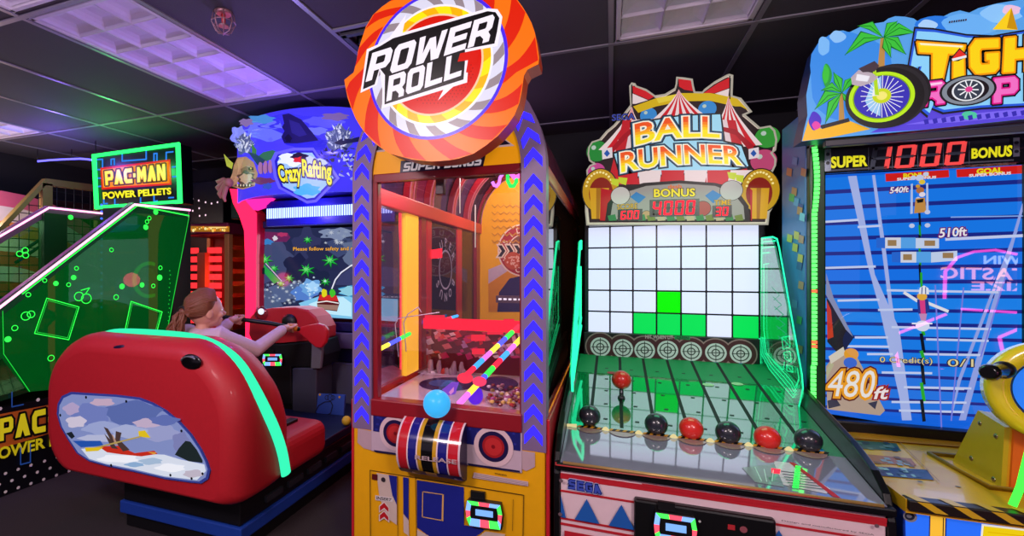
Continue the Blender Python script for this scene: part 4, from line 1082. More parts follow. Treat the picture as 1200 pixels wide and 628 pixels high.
# striped drum
x0, x1 = PF(478, 520).x-.005, PF(548, 520).x; zc, R_ = .572, .112; b = MB()
stripes = [('#d8c0c8', .03), ('#c01c28', .14), ('#e8d0d4', .02), ('#1c1c78', .13), ('#e8d0d4', .02), ('#c8981c', .06), ('#08080a', .18), ('#c8981c', .06), ('#e8d0d4', .02), ('#1c1c78', .14), ('#e8d0d4', .02), ('#c01c28', .15), ('#d8c0c8', .03)]
x = x0
A_ = [radians(100) + radians(165)*k/22 for k in range(23)]
for h, w in stripes:
    xe = x + w*(x1-x0); mt = paint(h, .18, coat=.6)
    pr = [(YF + R_*.95*cos(q), zc + R_*sin(q)) for q in A_]
    b.add([Vector((x, y, z)) for y, z in pr] + [Vector((xe, y, z)) for y, z in pr], [(k, k+1, 24+k, 23+k) for k in range(22)], mt, True)
    x = xe
pr = [(YF + R_*.95*cos(q), zc + R_*sin(q)) for q in A_]
for xx in (x0, x1): b.add([Vector((xx, YF, zc))] + [Vector((xx, y, z)) for y, z in pr], [(0, k, k+1) for k in range(1, 23)], paint('#1a0f3c', .3))
dr = b.build('striped_drum', t, recalc=False)
b = MB(); pr2 = [(YF + R_*.97*cos(q), zc + R_*1.02*sin(q)) for q in A_ if q > radians(215)]
b.add([Vector((x0, y, z)) for y, z in pr2] + [Vector((x1, y, z)) for y, z in pr2], [(k, k+1, len(pr2)+k+1, len(pr2)+k) for k in range(len(pr2)-1)], paint('#101030', .35), True)
for k, xx in enumerate((x0+.035, x1-.05)):
    b.add([Vector((xx, pr2[4][0]-.002, pr2[4][1])), Vector((xx+.022, pr2[1][0]-.003, pr2[1][1])), Vector((xx+.044, pr2[4][0]-.002, pr2[4][1])), Vector((xx+.022, pr2[3][0]-.003, pr2[3][1]))], [(0,1,2,3)], paint('#e0d0d8', .4))
xm = x0+.44*(x1-x0); b.add([Vector((xm, y-.002, z)) for y, z in pr2] + [Vector((xm+.045, y-.002, z)) for y, z in pr2], [(k, k+1, len(pr2)+k+1, len(pr2)+k) for k in range(len(pr2)-1)], paint('#c8981c', .35), True)
b.build('drum_apron', dr, recalc=False)
DP_ = Plane((XC, pr2[0][0]-.004, pr2[0][1]), (0, -.92, -.38)); a = Art(DP_, (420, 480), 6.0, base=.001)
a.text(paint('#d8bcc0', .4), 'RELEASE', [(400,318),(690,352),(690,382),(400,346)], off=.03); a.build('drum_lettering', dr, recalc=False)
bc = Yp(1.745)(512, 473); b = MB(); b.ball(bc, .0535, lit('#3ab0f0', .85, .3, .5), 32, 20); b.build('ball', t, label='glowing light blue ball')
# doors and stickers on the yellow front
a = Art(PF, (420, 528), 6.0, base=.002)
ln = paint('#3a2408', .5); whi = paint('#cbb6a8', .45); nb = paint('#1c2484', .35, coat=.2)
a.pg(whi, [(130,155),(272,178),(272,520),(215,480),(150,330)]); a.pg(nb, [(215,168),(272,178),(272,380),(240,310)]); a.pg(nb, [(316,184),(355,190),(355,485),(318,440)]); a.pg(whi, [(318,442),(355,488),(358,600),(320,570)])
a.pg(nb, [(413,205),(743,255),(743,520),(890,552),(860,580),(760,640),(560,640),(415,540)]); a.pg(whi, [(415,552),(520,610),(415,640)]); a.pg(whi, [(895,565),(1035,585),(1000,640),(820,620)])
a.line(ln, [(88,640),(84,135),(404,188),(412,640)], 4); a.line(ln, [(280,178),(280,640)], 3); a.line(ln, [(404,186),(1164,310),(1158,640)], 5); a.line(ln, [(1090,340),(1085,560)], 3)
a.line(paint('#d8a860', .4), [(455,285),(595,305),(590,487),(452,462)], 6, closed=True); a.line(paint('#d8a860', .4), [(600,306),(596,490)], 7)
a.pg(paint('#5a1418', .4), [(98,160),(138,166),(138,206),(98,200)]); a.circ(paint('#4a4048', .3, metal=.6), 178, 202, 17, 16)
a.pg(paint('#d8ccc8', .5), [(122,310),(252,330),(242,358),(122,345)]); a.text(paint('#101018', .5), 'INSERT', [(132,318),(238,334),(232,352),(132,340)], off=.02)
for dy in (0, 62):
    a.pg(paint('#d8c8c0', .5), [(185,352+dy),(222,400+dy),(222,440+dy),(185,410+dy),(148,432+dy),(148,385+dy)]); a.pg(paint('#b81820', .4), [(185,362+dy),(215,400+dy),(215,428+dy),(185,398+dy),(155,420+dy),(155,388+dy)])
a.pg(paint('#cbb0b0', .5), [(815,150),(1195,215),(1195,248),(805,188)])
for k in range(3): a.line(paint('#6a5058', .5), [(822,160+k*10),(1190,224+k*9)], 2)
a.text(paint('#3a2810', .5), 'WARNING', [(960,150),(1045,165),(1045,175),(960,160)], off=.02)
# pale flared corners below the arrow columns
a.pg(paint('#b89aa0', .45), [(-2,130-288),(98,150-288),(98,285-288),(40,270-288),(-5,230-288)]); a.pg(paint('#b89aa0', .45), [(1142,285-288+0),(1242,300-288),(1242,400-288),(1180,430-288),(1142,410-288)])
a.build('front_artwork', bd, recalc=False)
card_reader(t, PF, 569, 600, 44, 30, .14)
# left side windows, posts and beam
def vbeam(y0, y1, mat, nm, x=XL_+.005, z0=.72, z1=1.6, w=.03):
    q = MB(); q.box(x, x+w, y0, y1, z0, z1, mat); return q.build(nm, t, bevel=.004)
b = MB(); b.box(XL_, XL_+.05, YF+.08, YBK, 1.575, 1.655, redm); b.build('side_beam', t, bevel=.006)
b = MB(); b.box(XR_-.05, XR_, YF+.08, YBK, 1.62, 1.68, redm); b.build('side_beam', t, bevel=.006)
vbeam(2.30, 2.47, lit('#f4bc34', .75, .3, .8), 'yellow_post'); vbeam(2.51, 2.59, dred, 'side_post'); vbeam(2.60, 2.68, redm, 'side_post'); vbeam(3.18, 3.30, redm, 'side_post'); vbeam(3.70, YBK, dred, 'side_post')
vbeam(3.62, YBK, dred, 'side_post', XR_-.035); vbeam(2.6, 2.66, redm, 'side_post', XR_-.035) if False else None
b = MB(); b.box(XL_+.012, XL_+.017, YF+.08, YBK, .72, 1.58, glass('#f2e8ee')); b.build('side_glass', t)
b = MB(); b.box(XR_-.012, XR_-.006, YF+.09, YBK-.1, .72, 1.62, glass('#7a6a7a', .4, '#140c14', power=1.6, graze=.85)); b.build('side_glass', t)
# reflection of a ring sign, painted as glowing lettering on the dark pane
b = MB(); b.box(XL_+.025, XL_+.03, 2.69, 3.17, .72, 1.56, glass('#8a6c84', .45, '#2a1a34')); dp = b.build('dark_pane', t)
a = Art(Xp(XL_+.03), base=.002); cc = a.P(522, 316); rr = .21
tw = lit('#b8a0b8', .35)
A2_ = MB()
def ring_text(art, st, c, ex, ey, r, a_start, a_step, h, mat, off=.02):
    for k, ch in enumerate(st):
        if ch == ' ': continue
        an = a_start - a_step*k; vs, fs = text_geo(ch, off, 0); x0_ = min(p[0] for p in vs); x1_ = max(p[0] for p in vs); y1_ = max(p[1] for p in vs); mx = (x0_+x1_)/2
        rad = ex*cos(an)+ey*sin(an); tan = ex*sin(an)-ey*cos(an)
        art.add([c + rad*(r + p[1]/y1_*h) + tan*((p[0]-mx)/y1_*h) for p in vs], fs, mat)
SXp = Xp(XL_+.03); a.nx()
a.add([cc + SXp.ex*rr*.62*cos(q) + SXp.ey*rr*.62*sin(q) for q in [2*pi*k/32 for k in range(32)]] + [cc + SXp.ex*rr*.56*cos(q) + SXp.ey*rr*.56*sin(q) for q in [2*pi*k/32 for k in range(32)]], [(k, (k+1) % 32, 32+(k+1) % 32, 32+k) for k in range(32)], tw)
a.nx(); cc2 = a.P(522, 316)
ring_text(a, 'SUPER BONUS ', cc2, SXp.ex, SXp.ey, rr*.72, radians(150), radians(30), rr*.26, tw)
a.build('reflected_ring_sign', dp, recalc=False)
b = MB(); q = [SXp(u, v, .012) for u, v in ((503,293),(516,291),(516,302),(503,303))]; b.poly(q, led(2.2, .03, .06)); b.build('red_counter', t)
# arched roof: tinted barrel vault with dark red ribs
b = MB()
def vault(y, w, h, z=1.655, n=24): return [Vector((XC+w*cos(pi*k/n), y, z+h*sin(pi*k/n))) for k in range(n+1)]
b.loft([vault(YF+.085, .405, .44), vault(YBK, .405, .44)], glass('#7a6484', .55, '#4a3858', rough=.08, graze=.8), cap=False, closed=False); b.build('vault_roof', t, recalc=False)
for y in (2.32, 2.62, 3.05, 3.42, 3.80):
    b = MB(); w = .05
    o1, i1, o2, i2 = vault(y, .402, .436), vault(y, .362, .392), vault(y+w, .402, .436), vault(y+w, .362, .392)
    b.loft([[o1[k], o2[k], i2[k], i1[k]] for k in range(len(o1))], dred, smooth=False)
    for q in (i1, i2): b.tube([p + Vector((0, 0, -.004)) for p in q], .004, lit('#d07080', .6), 6)
    b.build('roof_rib', t, recalc=False)
# back wall with round logo
b = MB(); b.prism([(XL_+.02, YBK-.06, .70), (XR_-.02, YBK-.06, .70)] + [(p.x, YBK-.06, p.z) for p in vault(0, .38, .40)], (0, .05, 0), lit('#e0a018', .22, .4, .9)); bw = b.build('back_wall', t)  # some glow is put into the yellow wall colour
a = Art(Yp(YBK-.06), (440, 200), 870/180)
lg = paint('#e8d8c0', .5)
a.pg(paint('#c8b8c8', .5), [(640,560),(830,480),(1000,480),(1000,760),(640,760)]); a.pg(paint('#d89018', .5), [(640,640),(760,560),(860,540),(1000,560),(1000,800),(640,800)])
a.pg(paint('#201c5c', .4), [(690,800),(700,690),(760,610),(850,590),(940,610),(1000,690),(1000,800)])
a.circ(lg, 840, 450, 150, 40); a.circ(paint('#a82430', .4), 840, 450, 142, 40); a.circ(lg, 840, 450, 92, 36); a.circ(paint('#7c4a3c', .4), 840, 450, 86, 36)
for k in range(3): a.pg(lg, [(685+k*45,415),(720+k*45,415),(745+k*45,455),(720+k*45,495),(680+k*45,495),(705+k*45,455)]); a.pg(paint('#141020', .4), [(695+k*45,423),(716+k*45,423),(737+k*45,455),(714+k*45,487),(694+k*45,487),(716+k*45,455)])
a.nx(); PW = Yp(YBK-.06); cw_ = a.P(840, 450); rw_ = 142/ (870/180) * PW.dist(613, 293)/F
ring_text(a, 'SIDE WIN ROLL ', cw_, PW.ex, PW.ey, rw_*.70, radians(155), radians(26), rw_*.22, lg)
a.circ(paint('#c0502c', .4), 780, 510, 50, 20)
for k in range(30): a.circ(paint('#e8b8a0', .5), 780+random.gauss(0, 22), 510+random.gauss(0, 22), 5, 8)
for r in range(6):
    for k in range(5): a.pg(paint('#c88a14', .4), [(660+k*34,190+r*40),(677+k*34,205+r*40),(694+k*34,190+r*40),(694+k*34,198+r*40),(677+k*34,213+r*40),(660+k*34,198+r*40)])
a.build('back_artwork', bw, recalc=False)
# interior floor, ramp, tubes
b = MB(); b.box(XL_+.03, XR_-.03, YF+.06, YBK-.08, .66, .69, paint('#d4c0d4', .12, coat=.6)); fl = b.build('playfield', t)
a = Art(Zp(.69), (440, 350), 807/180)
el = lambda x, y, rx, ry: [(x+rx*cos(q), y+ry*sin(q)) for q in [2*pi*k/30 for k in range(30)]]
a.pg(paint('#2a2458', .25), el(380, 450, 150, 36)); a.pg(paint('#3a5aa0', .25), el(350, 445, 70, 18)); a.pg(paint('#e8e0f0', .2), el(330, 372, 140, 30)); a.pg(paint('#3a2468', .25), el(640, 450, 110, 40)); a.pg(paint('#a03040', .3), [(20,370),(90,350),(150,380),(150,440),(40,460),(10,440)])
a.pg(lit('#4a20f0', .9), el(525, 510, 40, 48)); a.pg(lit('#8838e0', .7), [(350,480),(400,440),(440,440),(420,500),(380,510)]); a.pg(lit('#e88adc', .8), [(385,495),(412,465),(412,490),(395,508)])  # violet and pink patches: reflections of the tubes painted onto the floor
a.build('playfield_print_reflections', fl, recalc=False)
cyc = [led(1.8,.05,.12), led(.08,1.8,.15), led(.15,.2,2.4), led(1.8,1.6,.12), led(1.6,.3,1.4), led(.1,.7,1.9)]
def rtube(p, q, n, r, ph, nm):
    bb = MB()
    for k in range(n):
        a_, c_ = p.lerp(q, k/n), p.lerp(q, (k+1)/n); bb.tube([a_, c_], r, cyc[(k*5+ph) % 6], 10)
    return bb.build(nm, t, recalc=False)
rtube(Yp(1.97)(545, 441), Yp(2.46)(608, 382), 7, .012, 0, 'rainbow_tube'); rtube(Yp(1.90)(538, 473), Yp(2.46)(610, 397), 8, .013, 4, 'rainbow_tube')
b = MB(); b.ball(Yp(1.99)(545, 443), (.035, .03, .022), led(1.6, .06, .12), 16, 8); b.ball(Yp(1.96)(562, 447), (.03, .03, .02), led(1.4, .08, .2), 16, 8); b.build('red_bumper_lamp', t)
rtube(Xp(XL_+.06)(441, 411), Xp(XL_+.06)(480, 391), 3, .01, 3, 'rainbow_tube'); rtube(Xp(XL_+.07)(500, 380), Xp(XL_+.07)(536, 370), 4, .009, 2, 'rainbow_tube')
b = MB(); zr = Yp(2.46)(545, 381).z; b.box(XL_+.06, XR_-.06, 2.47, 2.52, zr-.03, zr+.028, led(1.3, .015, .05)); b.build('red_light_bar', t, bevel=.004)
b = MB()
for k in range(12): b.box(XL_+.3+k*.035, XL_+.32+k*.035, 3.3, 3.31, 1.07, 1.082, lit('#f0e8f8', 1.3))
b.box(XL_+.28, XL_+.3+.44, 3.31, 3.33, 1.05, 1.1, paint('#5a4a5a', .4)); b.build('led_row', t)
b = MB(); b.box(XL_+.06, XR_-.06, 2.6, 2.62, .70, zr-.05, paint('#6a1c28', .3)); ps = b.build('prize_step', t); a = Art(Yp(2.6), base=.002)
random.seed(8)
for k in range(70):
    u, v = random.uniform(488, 612), random.uniform(386, 418); w_, h_ = random.uniform(2, 7), random.uniform(1.5, 5)
    a.pg(paint(random.choice(['#e8c8cc', '#d83a40', '#c02a6a', '#f0e0e0', '#8a2a38', '#e07a80', '#b890c0']), .25, coat=.5), [(u-w_,v-h_*.4),(u+w_*.3,v-h_),(u+w_,v+h_*.5),(u-w_*.4,v+h_)])
a.build('prize_pattern', ps, recalc=False)
random.seed(3)
b = MB()
for k in range(70):
    p = Yp(2.0+random.random()*.3)(random.uniform(572, 611), random.uniform(440, 478)); p.x = min(p.x, XR_-.06); b.ball((p.x, p.y, .695+random.random()*.025), (.012, .012, .008), paint(random.choice(['#c03028', '#d8a8b0', '#e0c060', '#a84a8a', '#7a2a30', '#e8d8e0']), .2, coat=.8), 8, 5)
o = b.build('token_pile', t); o['kind'] = 'stuff'
b = MB(); cg = glass('#e8d8e8', .35, '#e0c8d8')
for k in range(46):
    p = Zp(.70)(random.uniform(482, 560), random.uniform(402, 434)); p.y = min(p.y, 2.56); p.x = max(XL_+.07, min(XR_-.07, p.x)); h = random.uniform(.015, .05) if k % 4 else .075
    b.tube([(p.x, p.y, .69), (p.x+random.uniform(-.006, .006), p.y, .69+h*.6), (p.x, p.y, .69+h)], [.018, .016, .007], cg if k % 3 else paint(random.choice(['#d83a48', '#c03a90', '#e8e0e8', '#b03030']), .2, coat=.8), 6)
o = b.build('crystal_pile', t)
for (u, v, w_, h_) in ((560,396,16,7),(580,388,18,8),(560,412,14,6),(596,378,12,8),(505,372,30,5),(478,416,8,8)):
    bb = MB(); S5 = Yp(2.56); bb.prism([S5(u-w_/2,v-h_/2), S5(u+w_/2,v-h_/2), S5(u+w_/2,v+h_/2), S5(u-w_/2,v+h_/2)], (0,.02,0), led(1.0,.02,.05)); bb.build('red_display_light', t)
o = o; o['kind'] = 'stuff'
b = MB(); b.tube([Yp(2.2)(u, v) for u, v in ((467,418),(463,380),(466,374),(472,372),(515,366))], .0025, paint('#e8d8e8', .3), 6); b.tube([Yp(2.2)(u, v) for u, v in ((476,412),(473,378),(478,368),(490,360),(494,366))], .0025, paint('#e8d8e8', .3), 6); b.build('guide_wire', t)
b = MB(); p = Yp(1.9)(517, 213); b.box(p.x-.018, p.x+.018, 1.88, 1.91, p.z-.055, p.z+.05, paint('#141418', .3)); p = Yp(1.9)(562, 206); b.box(p.x-.065, p.x+.07, 1.88, 1.90, p.z-.012, p.z+.014, paint('#141418', .4)); b.build('latch', t, bevel=.003)
for (u0, v0, v1, nm) in ((539, 208, 250, ''), (557, 240, 290, '')):
    b = MB(); b.tube([Yp(2.3)(u0, v0), Yp(2.3)(u0, v1)], .003, lit('#f0e0d0', .6), 6); b.build('hanging_rod', t)
b = MB(); b.tube([Yp(2.6)(u, v) for u, v in ((595,204),(595,212),(598,218),(602,218),(605,213),(605,209))], .010, led(.05, 1.6, .2), 8); b.build('green_neon_reflection', t)  # glowing tube standing in for a green neon reflection on the cabinet ceiling
b = MB(); b.tube([Yp(2.6)(u, v) for u, v in ((577,213),(579,217),(582,218),(585,214),(586,208),(592,200))], .009, led(1.2, .4, 2.0), 8); b.tube([Yp(2.6)(u, v) for u, v in ((598,202),(603,208),(609,206),(611,200))], .012, led(2.0, .3, 1.6), 8); b.build('pink_neon_reflection', t)  # pink and violet neon reflections, likewise modelled as glowing tubes
lamp('POINT', (XC, 1.98, 1.92), 22, (1, .78, .92), .04); lamp('POINT', (XC, 3.2, 2.0), 22, (1, .85, .8), .05)
# ---- big round sign
SD = Yp(1.60); C = 837/240
o_ = [(205,0),(165,28),(130,60),(100,110),(80,170),(68,210),(62,250),(50,296),(12,326),(16,352),(26,400),(40,440),(58,484),(80,520),(104,552),(130,580),(165,606),(200,628),(290,652),(370,660),(440,655),(480,648),(540,628),(590,595),(640,555),(680,510),(708,470),(728,420),(738,370),(746,310),(760,285),(785,272),(806,262),(808,235),(800,180),(790,130),(778,95),(760,60),(742,30),(720,0),(690,-40),(640,-88),(570,-124),(480,-140),(390,-132),(310,-100),(250,-50)]
b = MB(); P = lambda x, y, off=0: SD(x/C+400, y/C, off)
b.prism([P(*q) for q in o_], (0, .085, 0), lit('#ff7410', .85, .3, .25), paint('#b83a10', .35)); sg = b.build('round_sign', t)
a = Art(SD, (400, 0), C, base=.001)
cx_, cy_ = 385, 262
dr_ = lit('#e62408', .8, .3, .2)
c = SD(400+cx_/C, cy_/C)
def clip(pt, R):   # keep a ray inside the sign's outline
    return pt
import mathutils
poly2 = [mathutils.Vector((x, y)) for x, y in o_]
def edge_r(an):
    d = (cos(an), -sin(an)); best = 900
    for i in range(len(o_)):
        x1, y1 = o_[i]; x2, y2 = o_[(i+1) % len(o_)]; ex, ey = x2-x1, y2-y1; den = d[0]*ey - d[1]*ex
        if abs(den) < 1e-9: continue
        tt = ((x1-cx_)*ey - (y1-cy_)*ex)/den; uu = ((x1-cx_)*d[1] - (y1-cy_)*d[0])/den
        if tt > 0 and 0 <= uu <= 1: best = min(best, tt)
    return best
a.nx()
NB = 13
for k in range(NB):       # red swirl blades
    a0_ = 2*pi*k/NB + .1; a1_ = a0_ + pi/NB*.95; L = []; Rr = []
    for j in range(7):
        f = j/6
        for lst, ab in ((L, a0_), (Rr, a1_)):
            an = ab + .42*f; r = 262 + (edge_r(an)*.995-262)*f; lst.append(a.P(cx_+r*cos(an), cy_-r*sin(an)))
    a.add(L + Rr, [(j, j+1, 7+j+1, 7+j) for j in range(6)], dr_)
RC = 318/ C * 1.0
def wr(px): return px
a.circ(lit('#4a2ae8', .85, .25, .3), 382, 268, 302, 60); a.circ(lit('#d8d8ec', .85, .25, .3), 382, 268, 289, 60)
for k in range(16): a.wedge(lit('#9a8c94', .75, .25, .3), 382, 268, 288, 246, 2*pi*k/16, 2*pi*k/16+.17, -.16, first=k == 0)
a.circ(lit('#f0ecf4', .85, .25, .3), 382, 268, 244, 60); a.circ(lit('#ffe010', .9, .25, .3), 382, 268, 236, 60)
for k in range(12): a.wedge(lit('#ffb008', .88, .25, .3), 382, 268, 235, 205, 2*pi*k/12, 2*pi*k/12+.24, -.1, first=k == 0)
a.circ(lit('#f4c8a0', .85, .25, .3), 382, 268, 206, 60); a.circ(lit('#d81808', .8, .25, .3), 382, 268, 198, 60)
for i in range(-12, 13):
    for j in range(-12, 13):
        x, y = 382+i*15+(j % 2)*7, 268+j*13
        if (x-382)**2+(y-268)**2 < 165**2: a.circ(lit('#b01008', .75, .25, .3), x, y, 3, 6)
w = lit('#f0e8f4', .9, .25, .3); k_ = paint('#06060a', .25)
a.pg(w, [(268,62),(190,170),(250,150)]); a.pg(w, [(398,412),(478,340),(430,350)]); a.pg(w, [(478,208),(520,200),(520,300),(440,380),(420,350),(478,290)]) if False else None
a.pg(w, [(82,382),(108,205),(160,182),(210,150),(600,38),(640,42),(660,72),(650,140),(640,192),(530,212),(522,260),(516,340),(170,446),(172,330),(160,290),(150,350)])
a.pg(k_, [(92,368),(116,214),(165,190),(215,160),(600,50),(632,54),(648,78),(638,136),(628,182),(508,205),(508,255),(502,328),(180,430),(182,310),(160,282),(140,348)])
a.pg(lit('#d81808', .8, .25, .3), [(488,222),(572,204),(555,262),(530,262),(526,300),(512,300),(520,250),(478,256)])
blockrow(a, w, 'POWER', 98, 610, 340, 172, 118, 112, 28)
blockrow(a, w, 'ROLL', 184, 496, 420, 312, 104, 98, 12)
a.build('sign_face', sg, recalc=False)
b = MB(); b.box(XC-.16, XC+.16, 1.688, 1.80, 1.80, 2.02, paint('#3a1408', .5)); b.build('sign_mount', t)
for q in ((610, 70), (616, 68), (624, 70)):
    pass
lamp('AREA', (-.6, 1.52, 2.0), 2.0, (1, .45, .15), .5, .5, (radians(-90), 0, 0))
# ================================================================ TENT-TOPPED BALL GAME
t = thing('ball_target_machine', 'white and red striped arcade game with tent-shaped sign, lit white grid and seven balls', 'arcade machine', (.30, 2.4, 0))
X0, X1, YF = -.193, .785, 1.80
PF = Yp(YF); PB = Yp(3.03)
black = paint('#08080a', .3); pinkw = paint('#e0c4c8', .42, coat=.15); redp = paint('#b8202c', .4); gl = led(.04, 1.6, .7)
zf = .575
# cabinet body
b = MB(); b.box(X0+.02, X1-.02, YF+.004, 3.2, .03, zf-.025, pinkw); bd = b.build('body', t, bevel=.006)
b = MB(); b.box(X0+.04, X1-.04, 3.06, 3.25, .03, 1.62, paint('#0c0c10', .5)); b.build('back_column', t, bevel=.01)
def side(x0, x1):
    pr = [(1.80, .02), (1.795, .45), (1.80, .53), (1.83, .60), (1.90, .645), (2.05, .69), (2.3, .735), (3.0, .86), (3.22, .88), (3.22, .02)]
    b = MB(); b.prism([(x0, y, z) for y, z in pr], (x1-x0, 0, 0), black); return b.build('side_panel', t, bevel=.005)
side(X0-.004, X0+.018); side(X1-.018, X1+.004)
# front print
C = 837/240; a = Art(Yp(YF+.004), (640, 448), C, base=.001)
def hl(u0, v0, du): return v0 + du*.155
# positions: band edges run along the front, so take them from their left ends in real height
def band(mat, zlo, zhi, xa=X0+.02, xb=X1-.02):
    a.nx(); y = YF+.004-a.L; a.add([Vector((xa, y, zlo)), Vector((xb, y, zlo)), Vector((xb, y, zhi)), Vector((xa, y, zhi))], [(0,1,2,3)], mat)
Z = lambda u, v: Yp(YF)(u, v).z
band(redp, Z(652, 560), Z(652, 553.5)); band(redp, Z(652, 575.5), Z(652, 573)); band(redp, Z(652, 607.5), Z(652, 605)); band(redp, Z(652, 614), Z(652, 611))
band(redp, Z(652, 556), Z(652, 552), .1, X1-.02)
q = [(92,394),(222,416),(228,452),(90,430)]
for k, ch in enumerate('SEGA'):
    l2 = lambda p, r, f: (p[0]+(r[0]-p[0])*f, p[1]+(r[1]-p[1])*f); f0, f1 = k/4+.02, (k+1)/4-.02
    block_out(a, [(paint('#b8bce0', .4), 12), (paint('#1c2a78', .4), 7), paint('#3c50b0', .4)], ch, [l2(q[0], q[1], f0), l2(q[0], q[1], f1), l2(q[3], q[2], f1), l2(q[3], q[2], f0)])
blu = paint('#1f5aa8', .4)
zt_, zb_ = Z(652, 578), Z(652, 604); x = X0+.0
for k in range(10):
    xa = X0 - .045 + k*.115
    a.nx(); y = YF+.004-a.L
    if xa + .085 > X1-.03: break
    a.add([Vector((max(xa, X0+.022), y, zb_)), Vector((xa+.085, y, zb_)), Vector((max(xa+.042, X0+.022), y, zt_))], [(0,1,2)], blu)
for k in range(5):
    xa = X0+.035+k*.2; a.nx(); y = YF+.004-a.L; a.add([Vector((xa, y, .03)), Vector((xa+.11, y, .03)), Vector((xa+.11, y, Z(652, 618))), Vector((xa, y, Z(652, 618)))], [(0,1,2,3)], redp)
a.text(paint('#3a2a30', .5), 'Design and manufactured by SEGA', [(918-640+0, 0), (0,0),(0,0),(0,0)] if False else [((914-640)*C,(606-448)*C),((1021-640)*C,(622.5-448)*C),((1021-640)*C,(624.5-448)*C),((914-640)*C,(608-448)*C)], off=.01)
for (u, v) in ((658, 561), (657, 600), (1024, 613)): a.circ(paint('#8a7078', .3, metal=.5), (u-640)*C, (v-448)*C, 8, 12)
a.build('front_print', bd, recalc=False)
b = MB(); b.box(X0-.0, X1+.0, YF-.012, YF+.03, zf-.028, zf-.002, black); b.build('front_bumper', t, bevel=.006)
# coin / card panel
S = Yp(YF-.004); x_a, x_b = S(743, 590).x, S(908, 610).x; zt_ = S(743, 582).z
b = MB(); b.box(x_a, x_b, YF-.022, YF+.01, .12, zt_, paint('#0a0a0c', .35)); cp = b.build('coin_panel', t, bevel=.008)
a = Art(Yp(YF-.022), (740, 548), 1200/180); a.circ(paint('#c8c8c8', .4), 532, 418, 9, 12); a.pg(paint('#b02830', .4), [(752,440),(808,448),(808,488),(752,480)]); a.circ(paint('#8a4850', .4), 875, 482, 26, 16); print_on(a, cp)
card_reader(t, Yp(YF-.022), 790.5, 617, 52, 36, .15)
# sloped clear control top
b = MB(); YL = 2.07; SLP = .17; zc = zf + SLP*(YL-YF); b.prism([(X0+.02, YF, zf), (X1-.02, YF, zf), (X1-.02, YL, zc), (X0+.02, YL, zc)], (0, 0, -.03), paint('#8a869a', .04, spec=1.0, ior=2.6, var=.03)); ct = b.build('control_top', t)
CT = Plane((0, YF, zf), (0, -SLP, 1)); a = Art(CT, (640, 380), 837/320, base=.0008)
a.pg(paint('#d8d0d4', .08, coat=1), [(700,420),(745,425),(870,505),(860,520),(690,485)]); a.pg(paint('#8a9a98', .1, coat=1), [(600,440),(700,430),(730,500),(640,485)])
a.pg(redp, [(742,423),(760,425),(905,535),(880,530)]) ; a.line(redp, [(30,425),(30,432),(840,535),(840,528)], 4)
for k in range(6): a.line(paint('#4a4a58', .4), [(720+k*5,452+k*9),(800+k*10,462+k*9.5)], 2)
a.ring(paint('#3c8a58', .3), 730, 482, 40, 3, ry=14); a.pg(led(1.8, .05, .1), [(690,443),(718,446),(716,460),(692,458)])
for k in range(10): a.pg(led(.06, 1.6, .15), [(754+k*1.0-0,505-k*6.6),(774+k*.6,508-k*6.6),(775+k*.6,503-k*6.6),(755+k,500-k*6.6)])
for k in range(3): a.line(paint('#b8e0d0', .3), [(640+k*28,440+k*6),(660+k*16,482+k*2)], 3)
a.build('instruction_print', ct, recalc=False)
b = MB(); b.tube([(X0+.03, YF-.004, zf), (X1-.03, YF-.004, zf)], .006, paint('#c09858', .3, metal=.4), 8); b.build('front_trim', t)
# playfield
zb0, zb1, y0, y1 = zc, zf + SLP*(3.0-YF), YL, 3.0
gp = paint('#0e8a52', .04, spec=1.0, ior=2.4, var=.03)
b = MB(); b.prism([(X0+.02, y0, zb0), (X1-.02, y0, zb0), (X1-.02, y1, zb1), (X0+.02, y1, zb1)], (0, 0, -.03), gp); pf = b.build('playfield', t)
def zp(y): return zb0 + (zb1-zb0)*(y-y0)/(y1-y0)
BX = [-.083 + .1245*i for i in range(7)]; TX = [-.075 + .1225*i for i in range(7)]
b = MB()
for xb, xt in zip(BX, TX):
    w = .007; b.add([Vector((xb-w, YL+.04, zp(YL+.04)+.001)), Vector((xb+w, YL+.04, zp(YL+.04)+.001)), Vector((xt+w, 2.97, zp(2.97)+.001)), Vector((xt-w, 2.97, zp(2.97)+.001))], [(0,1,2,3)], paint('#050506', .6))
b.build('track_slots', pf, recalc=False)
b = MB(); b.add([Vector((X0+.02, 2.70, zp(2.70)+.0005)), Vector((X1-.02, 2.70, zp(2.70)+.0005)), Vector((X1-.02, 2.99, zp(2.99)+.0005)), Vector((X0+.02, 2.99, zp(2.99)+.0005))], [(0,1,2,3)], paint('#128a54', .5)); b.build('matte_strip', pf, recalc=False)  # matte sheet added so the target board is not mirrored here
b = MB()
random.seed(21)
for j in range(5):
    for k in range(7):
        y = YL+.1 + j*.15; x = BX[k] + .06
        if x < X1-.06: b.add([Vector((x-.008, y, zp(y)+.0012)), Vector((x+.008, y, zp(y)+.0012)), Vector((x+.01, y+.012, zp(y+.012)+.0012)), Vector((x-.006, y+.012, zp(y+.012)+.0012))], [(0,1,2,3)], paint('#0a2018', .4))
for (u, v) in ((717, 437), (864, 450), (830, 451)):
    p = Plane((0, y0, zb0), (0, -(zb1-zb0), y1-y0))(u, v, .0015); b.add([p + Vector((.025*cos(q), .02*sin(q), .02*sin(q)*.136)) for q in [2*pi*k/16 for k in range(16)]], [tuple(range(16))], paint('#b8d8a8' if u > 720 else '#c03030', .4))
print_on(b, pf)
